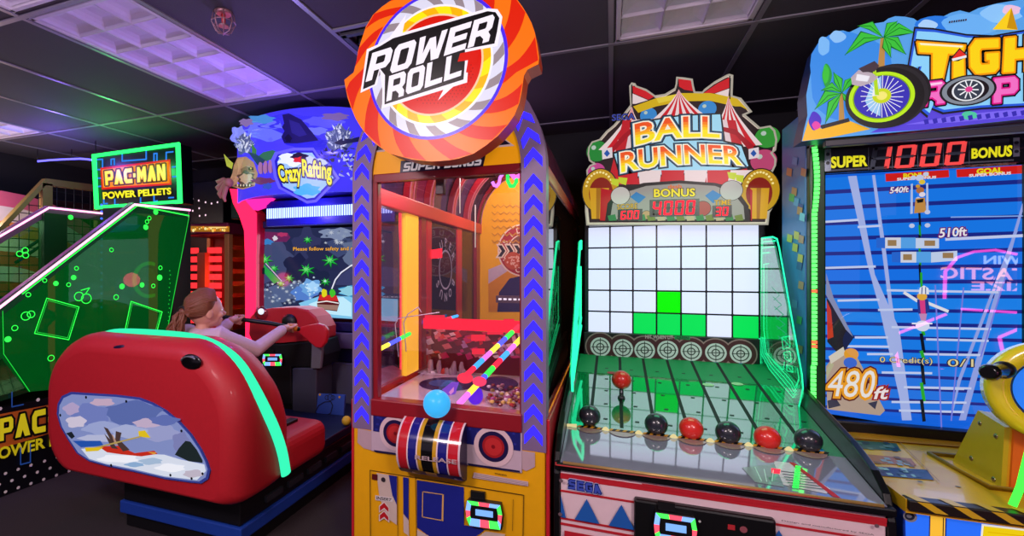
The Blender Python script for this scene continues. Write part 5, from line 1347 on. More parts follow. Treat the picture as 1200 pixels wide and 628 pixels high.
# ball stations
gb = paint('#23262e', .28, coat=.5); rb_ = paint('#d82a22', .3, coat=.4); gold = lit('#f0e0a0', .75)
pos = [(691,487,0),(728,445,1),(769,497,0),(810,502,1),(853,507,0),(899,513,1),(947,516,0)]
for i, (u, v, c) in enumerate(pos):
    x = BX[i]; 
    if i == 1:
        d = ray(u, v); D = (x)/d.x if abs(d.x) > .005 else 2.24; y = 2.40; p = Vector((x + .004, y, Yp(y)(u, v).z))
    else:
        y = YL+.03; p = Vector((Yp(y)(u, v).x, y, Yp(y)(u, v).z))
    r = .043
    ob = MB(); ob.ball(p, r, rb_ if c else gb, 28, 18); bo = ob.build('ball', t, label='red ball' + (' pushed far up its track' if i == 1 else '') if c else 'dark grey ball')
    s = MB(); zz = zp(y); s.tube([(p.x, p.y, zz), (p.x, p.y, p.z-r*.9)], [.011, .009], paint('#54565c', .3, metal=.7), 10); s.tube([(p.x, p.y, zz), (p.x, p.y, zz+.012)], [.017, .014], paint('#3a3c42', .4), 12); s.build('stem', bo)
    pl = MB(); yy = YL; xx = BX[i]
    pts = [Vector((xx + .052*cos(q), yy + .012 + .05*sin(q)*-1, 0)) for q in [pi*k/14 for k in range(15)]]
    pts = [Vector((q.x, q.y, zf + SLP*(q.y-YF) + .003)) for q in pts]
    pl.poly(pts, paint('#9a8478', .15, coat=.8)); po = pl.build('ball_plate', t, recalc=False)
    h = Art(Zp(zc+.008)); hz = MB()
    for k in range(8):
        xa = xx - .052 + k*.013; hz.add([Vector((xa, YL, zc+.0045)), Vector((xa+.013, YL, zc+.0045)), Vector((xa+.022, YL+.016, zc+.0075)), Vector((xa+.009, YL+.016, zc+.0075))], [(0,1,2,3)], paint('#0a0a0a', .4) if k % 2 else paint('#c88c20', .4))
    hz.build('hazard_stripe', po, recalc=False)
    if i < 6:
        lp = MB(); xa, xb = xx+.05, BX[i+1]-.05; xa -= .004; xb += .004
        N_ = 8; top = [Vector((xa+(xb-xa)*k/N_, YL+.002, zc+.003+.014*sin(pi*k/N_))) for k in range(N_+1)]; bot = [Vector((xa+(xb-xa)*k/N_, YL, zc+.001)) for k in range(N_+1)]
        lp.add(top+bot, [(k, k+1, N_+2+k, N_+1+k) for k in range(N_)], gold); lp.build('light_scallop', t, recalc=False)
lp = MB(); lp.add([Vector((X0+.02, YL, zc+.001)), Vector((BX[0]-.05, YL, zc+.001)), Vector((BX[0]-.05, YL+.002, zc+.015)), Vector((X0+.02, YL+.002, zc+.012))], [(0,1,2,3)], gold); lp.build('light_scallop', t, recalc=False)
# target board
TB = Yp(2.985); b = MB(); x_l, x_r = TB(684, 410).x, TB(891, 420).x
zt_ = TB(780, 393).z; zb_ = zp(2.985)-.0
b.box(x_l, x_r, 2.985, 3.06, zb_, zt_, paint('#101014', .4)); tb = b.build('target_board', t, bevel=.004)
a = Art(TB, (670, 240), 835/250, base=.001)
tc = [(112,555),(200,562),(285,568),(375,568),(467,573),(563,578),(660,582)]
mar = paint('#4a1c24', .45); pk = paint('#9a7a7c', .45)
for (x, y) in tc: a.circ(pk, x, y, 57, 30)
for (x, y) in tc: a.circ(mar, x, y, 52, 30)
a.text(lit('#c8c0b8', .4), 'HIT WHEN LIT', [(288,509),(396,511),(396,525),(288,523)], off=.02); a.pg(lit('#1c8a4a', .6), [(402,511),(463,513),(463,528),(402,526)]); a.text(paint('#0a2a14', .5), 'GREEN', [(410,514),(456,515),(456,526),(410,525)], off=.02)
for k in range(6): x = (tc[k][0]+tc[k+1][0])/2; y = tc[k][1]+40; a.pg(pk, [(x,y-8),(x+22,y+14),(x-22,y+14)])
a.build('board_print', tb, recalc=False)
for (x, y) in tc:
    a = Art(TB, (670, 240), 835/250, base=.006)
    a.circ(lit('#b8c4c0', .3, .35, .8), x, y, 37, 30); a.ring(paint('#20342c', .4), x, y, 29, 4, 28); a.ring(paint('#20342c', .4), x, y, 15, 4, 20); a.line(paint('#20342c', .4), [(x-34,y),(x+34,y)], 3); a.line(paint('#20342c', .4), [(x,y-34),(x,y+34)], 3); a.pg(lit('#2a6a98', .5), [(x-8,y+36),(x+8,y+36),(x,y+46)])
    a.build('target', t, recalc=False)
# light panel
z0, z1 = PB(687, 389).z, PB(692, 266).z; xl, xr = PB(690, 300).x-.006, PB(889, 300).x+.004
fx, fz = .018, .015
b = MB(); b.box(xl-.02, xr+.03, 3.035, 3.07, zt_+.0, z1+.04, paint('#0a0b12', .25)); lp = b.build('light_panel', t, bevel=.004)
cw, ch = (xr-xl)/7, (z1-z0)/5
off_c = lit('#dfe5ff', .92, .2, .3); gg = lit('#08e058', .9, .2, .2); gb_ = lit('#08f000', .95, .2, .2)
for r in range(5):
    for c in range(7):
        m_ = gb_ if (r, c) == (3, 3) else gg if r == 4 and c in (2, 3, 4, 6) else off_c
        q = MB(); g_ = .0045; q.box(xl+c*cw+g_, xl+(c+1)*cw-g_, 3.027, 3.037, z1-(r+1)*ch+g_, z1-r*ch-g_, m_)
        q.build('light_cell', lp, bevel=.003, label='green lit cell' if m_ != off_c else None)
# display head
SG = Yp(2.93); C = 3.34; PX_ = lambda x, y: (x/C+670, y/C+80)
o_ = [(60,612),(55,560),(55,500),(62,465),(75,440),(62,420),(60,400),(72,382),(90,375),(70,360),(65,335),(68,310),(80,290),(110,280),(135,250),(165,225),(205,180),(232,145),(228,70),(235,60),(246,62),(252,72),(290,85),(325,110),(365,104),(405,80),(410,62),(412,38),(440,40),(470,45),(474,70),(480,95),(512,96),(520,85),(560,55),(605,30),(615,26),(628,30),(625,110),(660,120),(700,170),(672,182),(700,205),(735,235),(775,228),(792,245),(800,280),(795,320),(780,332),(796,355),(795,380),(780,410),(796,440),(800,470),(797,520),(770,565),(765,610)]
b = MB(); b.prism([SG(*PX_(*q)) for q in o_], (0, .06, 0), lit('#d8c8b8', .55, .3, .6), paint('#302828', .4)); hd = b.build('tent_sign', t)
b = MB(); p, q = SG(690, 262), SG(902, 257); b.box(p.x, q.x, 2.935, 3.03, p.z-.012, p.z+.03, paint('#15141a', .4)); b.build('sign_base', t)
a = Art(SG, (670, 80), C, base=.001, step=.0005)
L_ = lambda h, s=.75: lit(h, s, .3, .3)
dk = paint('#140a0c', .4)
c0 = (430, 330); a.pg(L_('#3a2a2c', .5), [(c0[0]+(x-c0[0])*.975, c0[1]+(y-c0[1])*.97) for x, y in o_])
# balloons
for (x, y, r, h) in ((100,325,40,'#2a8a3a'),(765,270,42,'#3a9a3a'),(95,405,34,'#c84a90'),(750,362,44,'#c04a74'),(300,185,30,'#3a8ad0'),(530,160,32,'#3a8ad0')): a.circ(dk, x, y, r+3); a.circ(L_(h), x, y, r); a.circ(L_('#d8f0e0', .5), x-r*.35, y-r*.35, r*.22, 12)
# ribbon
a.pg(L_('#d8b41c'), [(240,150),(330,118),(430,98),(540,98),(640,112),(690,165),(660,150),(640,150),(540,128),(430,130),(330,150),(260,175)]); a.pg(L_('#e8d040'), [(330,118),(430,98),(430,116),(340,138)])
# flags
for q in ([(238,70),(290,90),(322,112),(300,124),(240,98)], [(418,42),(466,48),(474,90),(440,84),(420,72)], [(618,36),(570,60),(515,98),(560,98),(618,76)]): a.pg(L_('#d0242c'), q)
for q in ([(238,100),(298,126),(250,140),(238,140)], [(560,100),(616,80),(612,112)]): a.pg(L_('#ecd8d8'), q)
for (x, ya, yb) in ((235,66,160), (415,42,95), (618,32,120)): a.line(dk, [(x,ya),(x,yb)], 5)
# tents: fans of stripes
def tent(ax, ay, bl, br, by, n, bow):
    for k in range(n):
        f0, f1 = k/n, (k+1)/n; Lp, Rp = [], []
        for j in range(7):
            s = j/6; y = ay+(by-ay)*s; w = s**1.35
            Lp.append((ax+(bl-ax)*w+(br-bl)*w*f0, y+bow*s*sin(pi*f0)*.3)); Rp.append((ax+(bl-ax)*w+(br-bl)*w*f1, y+bow*s*sin(pi*f1)*.3))
        if k == 0: a.nx((min(bl, ax), ay, max(br, ax), by+bow))
        a.add([a.P(*p) for p in Lp+Rp], [(j, j+1, 7+j+1, 7+j) for j in range(6)], L_('#d0202c') if k % 2 else L_('#f0dcdc'))
tent(235, 150, 105, 330, 320, 9, 30); tent(612, 112, 520, 745, 300, 9, 30); tent(418, 84, 300, 565, 215, 11, 30)
for k in range(13):
    f0, f1 = k/13, (k+1)/13
    if k == 0: a.nx((120,200,725,455))
    a.add([a.P(200+440*f0, 205+24*sin(pi*f0)*-.3), a.P(200+440*f1, 205+24*sin(pi*f1)*-.3), a.P(140+560*f1, 455), a.P(140+560*f0, 455)], [(0,1,2,3)], L_('#c4242e') if k % 2 == 0 else L_('#e8d0d4'))
a.pg(L_('#a81c28'), [(140,330),(200,262),(245,225),(240,250),(190,300),(150,345)]); a.pg(L_('#a81c28'), [(560,225),(640,240),(712,305),(700,330),(640,262),(580,245)])
a.pg(dk, [(232,214),(430,182),(585,176),(600,285),(668,300),(700,388),(640,404),(420,420),(190,436),(158,330),(232,312)]); a.pg(L_('#9cd4ec', .85), [(238,220),(430,188),(580,182),(592,290),(662,306),(690,384),(640,396),(420,412),(195,428),(166,336),(238,318)])
# bunting and friezes
for k in range(6): a.pg(L_('#f0dcdc' if k % 2 else '#d0202c'), [(170+k*90,400),(260+k*90,400),(255+k*88,455),(178+k*88,455)])
for x in (118, 690): a.pg(L_('#e8dce0'), [(x,318),(x+40,310),(x+42,350),(x+2,358)]); a.pg(L_('#2a5ab0'), [(x+8,335),(x+20,320),(x+32,335),(x+20,348)])
# gold arches with bulbs
for (x, sg_) in ((110, 1), (735, -1)):
    a.circ(dk, x, 480, 68, 30, ry=88); a.circ(L_('#c89a20'), x, 480, 64, 30, ry=84); a.circ(L_('#8a2418'), x+sg_*4, 490, 44, 24, ry=62)
    for k in range(12): q = pi*.12+k*pi*.065*1.0; a.circ(L_('#fff0a0'), x+54*cos(q*1.1), 480-72*sin(q*1.1), 4.5, 8)
    a.pg(L_('#d8a020'), [(x-40,470),(x+36,470),(x+26,590),(x-32,590)]); a.pg(L_('#a87018'), [(x-14,470),(x+4,470),(x-2,590),(x-14,590)])
    a.pg(L_('#b81c24'), [(x+sg_*22-18,470),(x+sg_*40+10,480),(x+sg_*36+4,598),(x+sg_*18-18,596)])
for (x, y) in ((170,440),(200,435),(625,415),(655,425)): a.pg(L_('#c8d830'), [(x-18,y-8),(x+18,y-4),(x+12,y+24),(x-12,y+16)])
# lower console
a.pg(L_('#2a2624', .5), [(130,600),(140,530),(180,480),(280,450),(420,440),(560,450),(640,470),(690,540),(690,600)])
a.pg(L_('#a8a49c', .6), [(150,592),(160,530),(200,490),(290,462),(420,452),(560,462),(630,490),(670,540),(675,592)])
for (x, y, r, h) in ((190,500,34,'#d8d4cc'),(622,480,38,'#c8c8c0'),(510,550,28,'#b8504a'),(292,575,16,'#c8a070')): a.circ(dk, x, y, r+2); a.circ(L_(h, .6), x, y, r)
for q in ([(228,505),(252,485),(290,505),(262,530)], [(520,500),(550,478),(585,498),(552,530)]): a.pg(L_('#2a7ab8'), q)
for k in range(14): a.pg(L_(['#3a8a50', '#7a8a3a', '#c8b890'][k % 3], .55), [(140+k*38,578),(170+k*38,572),(176+k*38,596),(146+k*38,598)])
# lettering
for st, q, bow in (('BALL', [(248,222),(575,196),(575,272),(252,300)], 14), ('RUNNER', [(192,335),(655,312),(660,380),(196,408)], 18)):
    a.text(paint('#10141c', .3), st, q, off=.13, bow=bow); a.text(L_('#2a5a80', .7), st, q, off=.10, bow=bow); a.text(L_('#f4f0d8', .85), st, q, off=.065, bow=bow); a.text(L_('#f4e020', .9), st, q, off=.02, bow=bow)
    # upper halves run orange
    mid = [q[0], q[1], ((q[1][0]+q[2][0])/2, (q[1][1]+q[2][1])/2), ((q[0][0]+q[3][0])/2, (q[0][1]+q[3][1])/2)]
    vs, fs = text_geo(st, .02, 0); rv, _ = text_geo(st, 0, 0); y0_ = min(p[1] for p in rv); y1_ = max(p[1] for p in rv); x0_ = min(p[0] for p in rv); x1_ = max(p[0] for p in rv)
    for lo_, h_ in ((.34, '#f8c81c'), (.47, '#f6a41c'), (.6, '#f28020'), (.74, '#e85420')):
        bm = bmesh.new(); vv = [bm.verts.new((p[0], p[1], 0)) for p in vs]
        for f in fs:
            try: bm.faces.new([vv[i] for i in f])
            except ValueError: pass
        bmesh.ops.bisect_plane(bm, geom=bm.verts[:]+bm.edges[:]+bm.faces[:], plane_co=(0, y0_+(y1_-y0_)*lo_, 0), plane_no=(0, 1, 0), clear_inner=True)
        bm.verts.index_update(); a.nxp(q, 20); out = []
        for v in bm.verts:
            s_ = (v.co.x-x0_)/(x1_-x0_); tt = (v.co.y-y0_)/(y1_-y0_)
            tx = q[0][0]+(q[1][0]-q[0][0])*s_; ty = q[0][1]+(q[1][1]-q[0][1])*s_; bx = q[3][0]+(q[2][0]-q[3][0])*s_; by = q[3][1]+(q[2][1]-q[3][1])*s_
            out.append(a.P(bx+(tx-bx)*tt, by+(ty-by)*tt - bow*(1-(2*s_-1)**2)))
        a.add(out, [[v.index for v in f.verts] for f in bm.faces], L_(h_, .9)); bm.free()
q = [(158,184),(246,178),(246,202),(158,208)]
a.text(paint('#08081a', .4), 'SEGA', q, off=.08); a.text(L_('#4a58c0', .6), 'SEGA', q, off=.015)
q = [(322,475),(480,472),(480,502),(322,505)]
a.text(dk, 'BONUS', q, off=.08); a.text(L_('#e8d420', .9), 'BONUS', q, off=.03); a.text(L_('#d86a20', .8), 'dash', [(376,458),(428,456),(428,470),(376,472)], off=.03)
a.text(dk, 'SCORE', [(178,534),(256,530),(256,550),(178,554)], off=.05); a.text(L_('#d8a820', .8), 'SCORE', [(178,534),(256,530),(256,550),(178,554)], off=.01)
a.text(dk, 'TIME', [(556,518),(620,516),(620,536),(556,538)], off=.05); a.text(L_('#d8a820', .8), 'TIME', [(556,518),(620,516),(620,536),(556,538)], off=.01)
rd = led(2.6, .04, .08); ofr = paint('#3a0810', .4)
for st, q in (('600', [(192,560),(268,557),(268,590),(192,593)]), ('4000', [(316,522),(490,517),(490,572),(316,577)]), ('30', [(560,545),(616,543),(616,577),(560,579)])):
    x0_, y0_ = q[0][0]-12, min(q[0][1], q[1][1])-6; a.pg(paint('#0c0406', .3), [(x0_,q[0][1]-6),(q[1][0]+8,q[1][1]-6),(q[2][0]+8,q[2][1]+6),(x0_,q[3][1]+6)]); a.seg7(rd, ofr, st, q)
a.build('sign_artwork', hd, recalc=False)
b = MB(); pts = [SG(*PX_(*q), .002) for q in o_]; b.tube(pts, .005, lit('#c8c0b0', .6), 6, closed=True); b.build('sign_edge', hd)
# clear side fins with edge-lit lines
fin = glass('#c8f0dc', .07, '#20c080', glow=.15, power=1.5, graze=.9)
FX = Xp(.757); b = MB()
fp = [(893,279),(906,279),(910,290),(941,440),(942,462),(935,482),(925,478),(892,448)]
b.prism([FX(*q) for q in fp], (-.008, 0, 0), fin); fo = b.build('clear_fin', t)
a = Art(FX, (870, 260), 2.62, base=.002)
a.line(gl, [(62,50),(95,46),(108,52),(115,80),(185,470),(188,510),(175,570),(165,575)], 5)
a.line(gl, [(58,440),(56,340),(60,120),(62,50)], 4)
def cv(pts): return [(p.x*1.0, p.y) for p in [Vector(q) for q in pts]]
for k in range(4):
    o = k*7
    a.line(gl, [(54+o*.7,352+o*.2),(60+o*.8,405-o*.3),(84+o*.9,450-o*.8),(120+o*.9,495-o*1.2),(146+o*.5,525-o*1.6),(158+o*.3,540-o*1.4),(168+o*.2,528-o*1.5)], 3)
    if k > 1: a.line(gl, [(168+o*.2,528-o*1.5),(176+o*.15,500-o*1.0),(174,470-o)], 2.6)
a.line(gl, [(64,62),(104,58)], 4); a.line(gl, [(64,80),(100,76)], 4); a.line(gl, [(64,96),(84,94)], 4)
a.line(gl, [(70,130),(82,128)], 3); a.line(gl, [(70,130),(70,330),(78,405),(130,455),(134,430)], 3)
for q in ([(126,355),(150,350),(152,384),(130,392)], [(132,402),(152,396),(156,432),(136,420)], [(140,440),(158,444),(160,462),(142,458)]): a.line(gl, q, 2.6, closed=True); a.line(gl, [q[0], q[2]], 2)
for k in range(9): a.line(led(.03,.4,.2), [(84+k*4,110+k*30),(102+k*6,135+k*30),(90+k*4,150+k*30)], 1.6)
a.build('etched_lines', fo, recalc=False)
FX2 = Xp(-.172); b = MB()
fp = [(687,282),(684,281),(679,300),(672,350),(662,410),(655,440),(655,470),(661,478),(672,450),(683,400)]
fp3 = [(2.86, 1.44), (2.95, 1.45), (2.97, 1.40), (2.97, .84), (2.35, .70), (2.28, .72), (2.26, .80), (2.32, .9)]
b.prism([(-.176, y, z) for y, z in fp3], (.008, 0, 0), fin); fo = b.build('clear_fin', t)
b = MB()
def L3(pts, r=.005): b.tube([(-.165, y, z) for y, z in pts], r, gl, 6)
L3([(2.97, 1.40), (2.95, 1.45), (2.86, 1.44), (2.32, .9), (2.26, .80), (2.28, .72)], .006); L3([(2.97, .95), (2.8, .9), (2.45, .80), (2.33, .76)]); L3([(2.96, 1.0), (2.8, .94), (2.5, .84), (2.36, .81)]); L3([(2.92, 1.3), (2.92, 1.0)])
for k in range(6): L3([(2.8-k*.08, 1.28-k*.07), (2.84-k*.08, 1.16-k*.06), (2.74-k*.08, 1.12-k*.06)], .003)
b.build('etched_lines', fo, recalc=False)
lamp('AREA', (.3, 2.5, 1.72), 5, (.15, 1, .5), .7, .5, (0, 0, 0))
# ================================================================ WHEEL-CRANK CLIMBING GAME (right)
t = thing('crank_screen_machine', 'tall blue and yellow arcade game with big upright screen and hand-crank wheel at the right', 'arcade machine', (1.45, 2.4, 0))
YS = 2.54; X0 = .805; XE = 2.2
S = Yp(YS); dk = paint('#101018', .35); yel = paint('#d8a41c', .3, coat=.4); blu = paint('#2a62d8', .35)
b = MB(); b.box(X0+.035, XE, YS+.05, 3.2, .02, 2.0, paint('#0c0c16', .4)); b.build('tower', t, bevel=.01)
# side art panel
b = MB(); b.box(X0-.004, X0+.006, YS+.01, 2.86, .55, 1.98, paint('#3a6ab8', .35)); sp = b.build('side_panel', t, bevel=.004)
XP = Xp(X0-.004); a = Art(XP, base=.002)
for k in range(30):
    u, v = random.uniform(926, 943), random.uniform(180, 480); a.pg(paint(random.choice(['#5a8ad0', '#8ab0e0', '#3a9a6a', '#d8a84a', '#c87a6a', '#2a4a98']), .4), [(u-3,v-5),(u+3,v-3),(u+2,v+6),(u-4,v+4)])
print_on(a, sp)
# LED strip and frame
b = MB(); p0 = S(951, 300).x; b.box(X0, S(966, 300).x-.004, YS-.03, YS+.06, .55, 2.02, paint('#0a3018', .3)); b.build('frame', t, bevel=.006)
b = MB(); b.box(S(1197, 300).x, S(1197, 300).x+.09, YS-.03, YS+.06, .55, 2.02, paint('#0a3018', .3)); b.build('frame', t, bevel=.006)
SL = Yp(YS-.035); b = MB(); n = 64; gl_, rl_ = led(.25, 2.4, .3), led(2.2, .25, .1)
pts = []
for k in range(n+1):
    f = k/n; v = 172+(490-172)*f; u = 953.5 + (3.0*sin(pi*min(1, f*4)) if f < .25 else 0) + (-1.2 if f > .8 else 0); pts.append(SL(u, v))
b.tube(pts, .007, led(.06, 1.2, .12), 8); ls = b.build('led_strip', t)
b = MB()
for k, p in enumerate(pts):
    b.box(p.x-.0085, p.x+.0085, p.y-.014, p.y-.004, p.z-.0065, p.z+.0065, rl_ if k in (34, 46, 47) else gl_)
b.build('led_dots', ls)
# screen
xs0, xs1 = S(966.5, 300).x, S(1196, 300).x; zt, zb = S(968, 203).z, S(968, 488).z
b = MB(); b.box(xs0, xs1, YS, YS+.04, zb, zt, paint('#020308', .05)); sc = b.build('screen', t)
b = MB(); b.box(X0+.02, xs1+.05, YS-.05, YS+.05, zb-.05, zb-.001, paint('#140c14', .3)); b.box(X0+.02, xs1+.05, YS-.08, YS+.03, zb-.09, zb-.05, paint('#1c1418', .35)); b.build('screen_sill', t, bevel=.006)
C = 942/270
a = Art(S, (930, 150), C, step=.0004)
W_, H_ = 800, 600
def G(h, s=.85): return lit(h, s, .015, 0, .6)
x0, x1 = 128, 935; yt = lambda x: 193 - (x-128)*.045; 
a.pg(G('#1468e8'), [(127,193),(940,150),(940,1290),(127,1165)])
# the sky-to-violet change down the screen: separate horizontal bands of the picture
N_ = 34; ys = []; y = 205
for k in range(N_):
    f = k/N_; hgt = 46*(1-f)+20
    col = ['#1a7cf0','#1a76f0','#1e86f4','#1c80f0','#2078ec','#2672ea','#3266e4','#3e5ce0','#4a56dc','#5a52da'][min(9, int(f*10))]
    g_ = lambda yy, x: yy - (x-128)*(.062 - (yy-200)/960*.125)
    y2 = y + hgt; x_r = 940
    a.pg(G(col), [(127,y),(x_r,g_(y,x_r)),(x_r,g_(y2-11*(1-f)-5,x_r)),(127,y2-11*(1-f)-5)])
    ys.append((y2, 11*(1-f)+5)); y = y2
    if y > 1140: break
for (yy, h_) in ys: a.pg(G('#1c2a8c'), [(127,yy-h_),(940,g_(yy-h_,940)),(940,g_(yy,940)),(127,yy)])
a.pg(G('#6a4ae0', .5), [(700,560),(940,500),(940,1290),(640,1240)]) if False else None
R_ = 628/0.6    # second crop rows sit 170 px lower
def Q(x, y): return (x, y + 170*C)     # coordinates read from the lower crop
lt = G('#a8b8f0'); wt = G('#c8d4f8')
# lattice tower legs
a.pg(lt, [(220,198),(255,196),(330,600),Q(430,230),Q(480,600),Q(450,600),Q(350,150),(300,560)])
a.pg(lt, [(318,194),(330,193),(372,480),Q(400,120),Q(470,600),Q(440,600),Q(375,40),(345,400)])
a.pg(G('#98a8ec'), [(930,310),(940,310),Q(700,600),Q(672,600),Q(800,150)]); a.pg(G('#98a8ec'), [(900,420),(912,420),Q(680,440),Q(640,600),Q(665,440)])
for (xa, ya, xb, yb) in ((130,384,260,376),(262,405,350,400),(130,572,330,566)): a.line(wt, [(xa,ya),(xb,yb)], 9)
for (xa, ya, xb, yb) in ((180,112,345,108),(220,298,385,300),(380,70,830,78),(400,220,800,228),(450,465,720,470),(400,525,700,528),(360,405,560,408),(345,150,480,148),(600,470,690,472),(250,262,380,262),(300,330,400,330),(430,560,690,566),(520,330,760,334),(540,270,790,276),(420,360,500,360)): a.line(wt, [Q(xa,ya),Q(xb,yb)], 9)
a.line(wt, [(620,455),(940,440)], 12); a.line(G('#8ab0f4'), [(640,365),(940,360)], 5)
# left: street far below
a.pg(G('#b8a090'), [Q(130,380),Q(190,300),Q(250,330),Q(370,560),Q(350,580),Q(135,555)]); a.pg(G('#201c30'), [Q(132,100),Q(160,130),Q(245,260),Q(190,340),Q(135,280)]); a.pg(G('#c83828'), [Q(132,110),Q(150,150),Q(160,260),Q(135,270)]); a.pg(G('#8890b8'), [Q(130,0),Q(160,100),Q(240,260),Q(210,230),Q(130,90)])
a.pg(G('#d8d0c0'), [Q(140,340),Q(200,300),Q(210,330),Q(150,370)]); a.circ(G('#e8a030'), *Q(232,330), 24); a.circ(G('#3a6ad8'), *Q(228,365), 22); a.pg(G('#383850'), [Q(135,520),Q(170,510),Q(190,540),Q(140,552)]); a.pg(G('#383850'), [Q(300,530),Q(340,520),Q(330,555)])
for (xa, ya, xb, yb) in ((575,50,600,628),(690,60,640,600),(860,20,760,340)): a.line(G('#7a80e8'), [Q(xa,ya),Q(xb,yb)], 6)
# rope
segs = [(400,450),(450,480),(480,560),(560,600)]
for k, (ya, yb) in enumerate(((350,400),(400,440),(440,490),(490,560),(560,628))): a.line(G('#2a9a30') if k % 2 else G('#101828'), [(512,ya),(515,yb)], 9)
for k, (ya, yb) in enumerate(((0,55),(215,250),(250,320),(320,350),(350,450),(450,518),(518,600))): a.line(G(['#101828', '#2ab030'][k % 2] if k else '#2ab030'), [Q(518,ya),Q(528 if ya > 200 else 519,yb)], 14 if ya > 200 else 9)
# banners
rdb = G('#d8201c')
a.pg(rdb, [(372,188),(630,172),(632,202),(374,220)]); a.pg(rdb, [(664,170),(938,152),(938,186),(666,202)])
a.text(G('#f0e020'), 'BONUS', [(446,188),(548,182),(548,198),(446,204)], off=.04); a.text(G('#f0e8e8'), 'SUPER BONUS', [(420,206),(578,197),(578,207),(420,216)], off=.04)
a.text(G('#f0e020'), 'GOAL', [(748,168),(852,162),(852,182),(748,188)], off=.05); a.text(G('#f0e8e8'), 'SUPER BONUS', [(716,190),(886,179),(886,190),(716,201)], off=.04)
# height marks
def htext(st, q, s1='#6a2478', s2='#f4f0f4'): a.text(G(s1), st, q, off=.10, shear=.15); a.text(G(s2), st, q, off=.02, shear=.15)
htext('540ft', [(390,244),(466,240),(466,262),(390,268)]); htext('510ft', [(590,412),(700,406),(705,440),(590,448)])
# goal figure platform : stacked rings and lamps, kept plain
for k in range(9): a.circ(G(['#c8d0f0', '#e8c840', '#d8a030', '#b87040', '#e8e0f0'][k % 5]), 512+10*sin(k*2.1), 205+k*17, 13-(k % 3)*3, 14)
a.pg(G('#c89048'), [(492,290),(530,286),(536,345),(486,350)]); a.pg(G('#b8c8f0'), [(476,230),(484,228),(484,350),(474,352)]); a.pg(G('#b8c8f0'), [(540,226),(548,225),(550,350),(540,350)]); a.pg(G('#181818'), [(495,295),(525,290),(522,305),(500,308)])
for (x, y) in ((480,400),(545,398),(540,345),(485,205),(536,190)): a.circ(G('#c8d0f0'), x, y, 9, 12)
# two buses crossing
for (x0_, y0_, x1_, y1_) in ((335,470,590,472), (398,528,665,522)):
    a.pg(G('#2a6ad8'), [(x0_,y0_-20),(x0_+36,y0_-22),(x0_+36,y0_+22),(x0_,y0_+20)]); a.pg(G('#d8dcec'), [(x0_+36,y0_-22),(x0_+100,y0_-22),(x0_+100,y0_+22),(x0_+36,y0_+22)]); a.pg(G('#5aa8f0'), [(x0_+100,y0_-22),(x0_+160,y0_-22),(x0_+160,y0_+22),(x0_+100,y0_+22)]); a.pg(G('#c8d8f4'), [(x0_+160,y0_-20),(x1_,y1_-20),(x1_,y1_+20),(x0_+160,y0_+22)]); a.pg(G('#a08058'), [(x0_+46,y0_-12),(x0_+82,y0_-12),(x0_+82,y0_+12),(x0_+46,y0_+12)]); a.pg(G('#a08058'), [(x1_-60,y1_-12),(x1_-16,y1_-12),(x1_-16,y1_+10),(x1_-60,y1_+10)])
# rider in the middle of the picture: helmeted cyclist with arms out
a.line(G('#e8e8f0'), [Q(450,80),Q(500,112)], 12); a.line(G('#e8e8f0'), [Q(545,122),Q(625,155)], 12)
a.pg(G('#2a3a90'), [Q(500,108),Q(545,106),Q(552,150),Q(535,170),Q(505,165)]); a.pg(G('#e0408a'), [Q(510,110),Q(532,110),Q(535,165),Q(515,165)]); a.circ(G('#e8b040'), *Q(520,95), 16, 16); a.pg(G('#e8ecf8'), [Q(506,85),Q(510,60),Q(528,50),Q(546,62),Q(548,86)]); a.line(G('#3a4a90'), [Q(520,58),Q(518,84)], 4); a.line(G('#3a4a90'), [Q(534,58),Q(534,84)], 4)
a.pg(G('#c890c0'), [Q(508,165),Q(540,165),Q(535,195),Q(518,200)]); a.circ(G('#d8e0f8'), *Q(522,215), 22, 18); a.line(G('#f0f4ff'), [Q(480,205),Q(560,205)], 6)
# big readings
q = [Q(138,400),Q(330,395),Q(325,510),Q(135,500)]
a.text(G('#5a1820'), '480', q, off=.11, shear=.18); a.text(G('#f0a028'), '480', q, off=.07, shear=.18); a.text(G('#f0ece8'), '480', q, off=.0, shear=.18)
q = [Q(325,468),Q(382,458),Q(380,512),Q(325,512)]; a.text(G('#a02020'), 'ft', q, off=.10, shear=.2); a.text(G('#f4e8e8'), 'ft', q, off=.02, shear=.2)
for st, q in (('0 Credit(s)', [Q(348,340),Q(562,345),Q(562,376),Q(348,370)]), ('0/1', [Q(625,350),Q(730,350),Q(730,382),Q(625,380)])): a.text(G('#2a2440'), st, q, off=.05); a.text(G('#e8d8a0'), st, q, off=.0)
a.build('screen_picture', sc, recalc=False)
# bonus display bar
b = MB(); D = Yp(YS-.03); q = [D(u, v) for u, v in ((966,173),(1197.5,157),(1197.5,190.5),(966,203.5))]; zt_, zb_ = q[0].z, q[3].z
b.box(xs0-.005, xs1+.004, YS-.03, YS+.05, zb_, zt_, paint('#14151c', .12, coat=.6)); db = b.build('bonus_display', t, bevel=.004)
a = Art(D, (930, 150), C)
a.pg(paint('#2a2c38', .2), [(150,90),(880,42),(880,80),(720,95),(300,118),(150,128)]); a.text(lit('#e8e020', .85), 'SUPER', [(153,120),(298,113),(298,154),(153,163)], off=.04); a.text(lit('#e8e020', .85), 'BONUS', [(728,86),(892,72),(888,114),(728,124)], off=.04)  # paler strip along the top is a reflection painted on the bar
a.pg(paint('#5a5c68', .2), [(128,172),(898,128),(898,134),(128,179)])
for x in (305, 402, 506, 610, 716): a.line(paint('#6a7084', .3), [(x,80-(x-305)*.06),(x,172-(x-305)*.06)], 2)
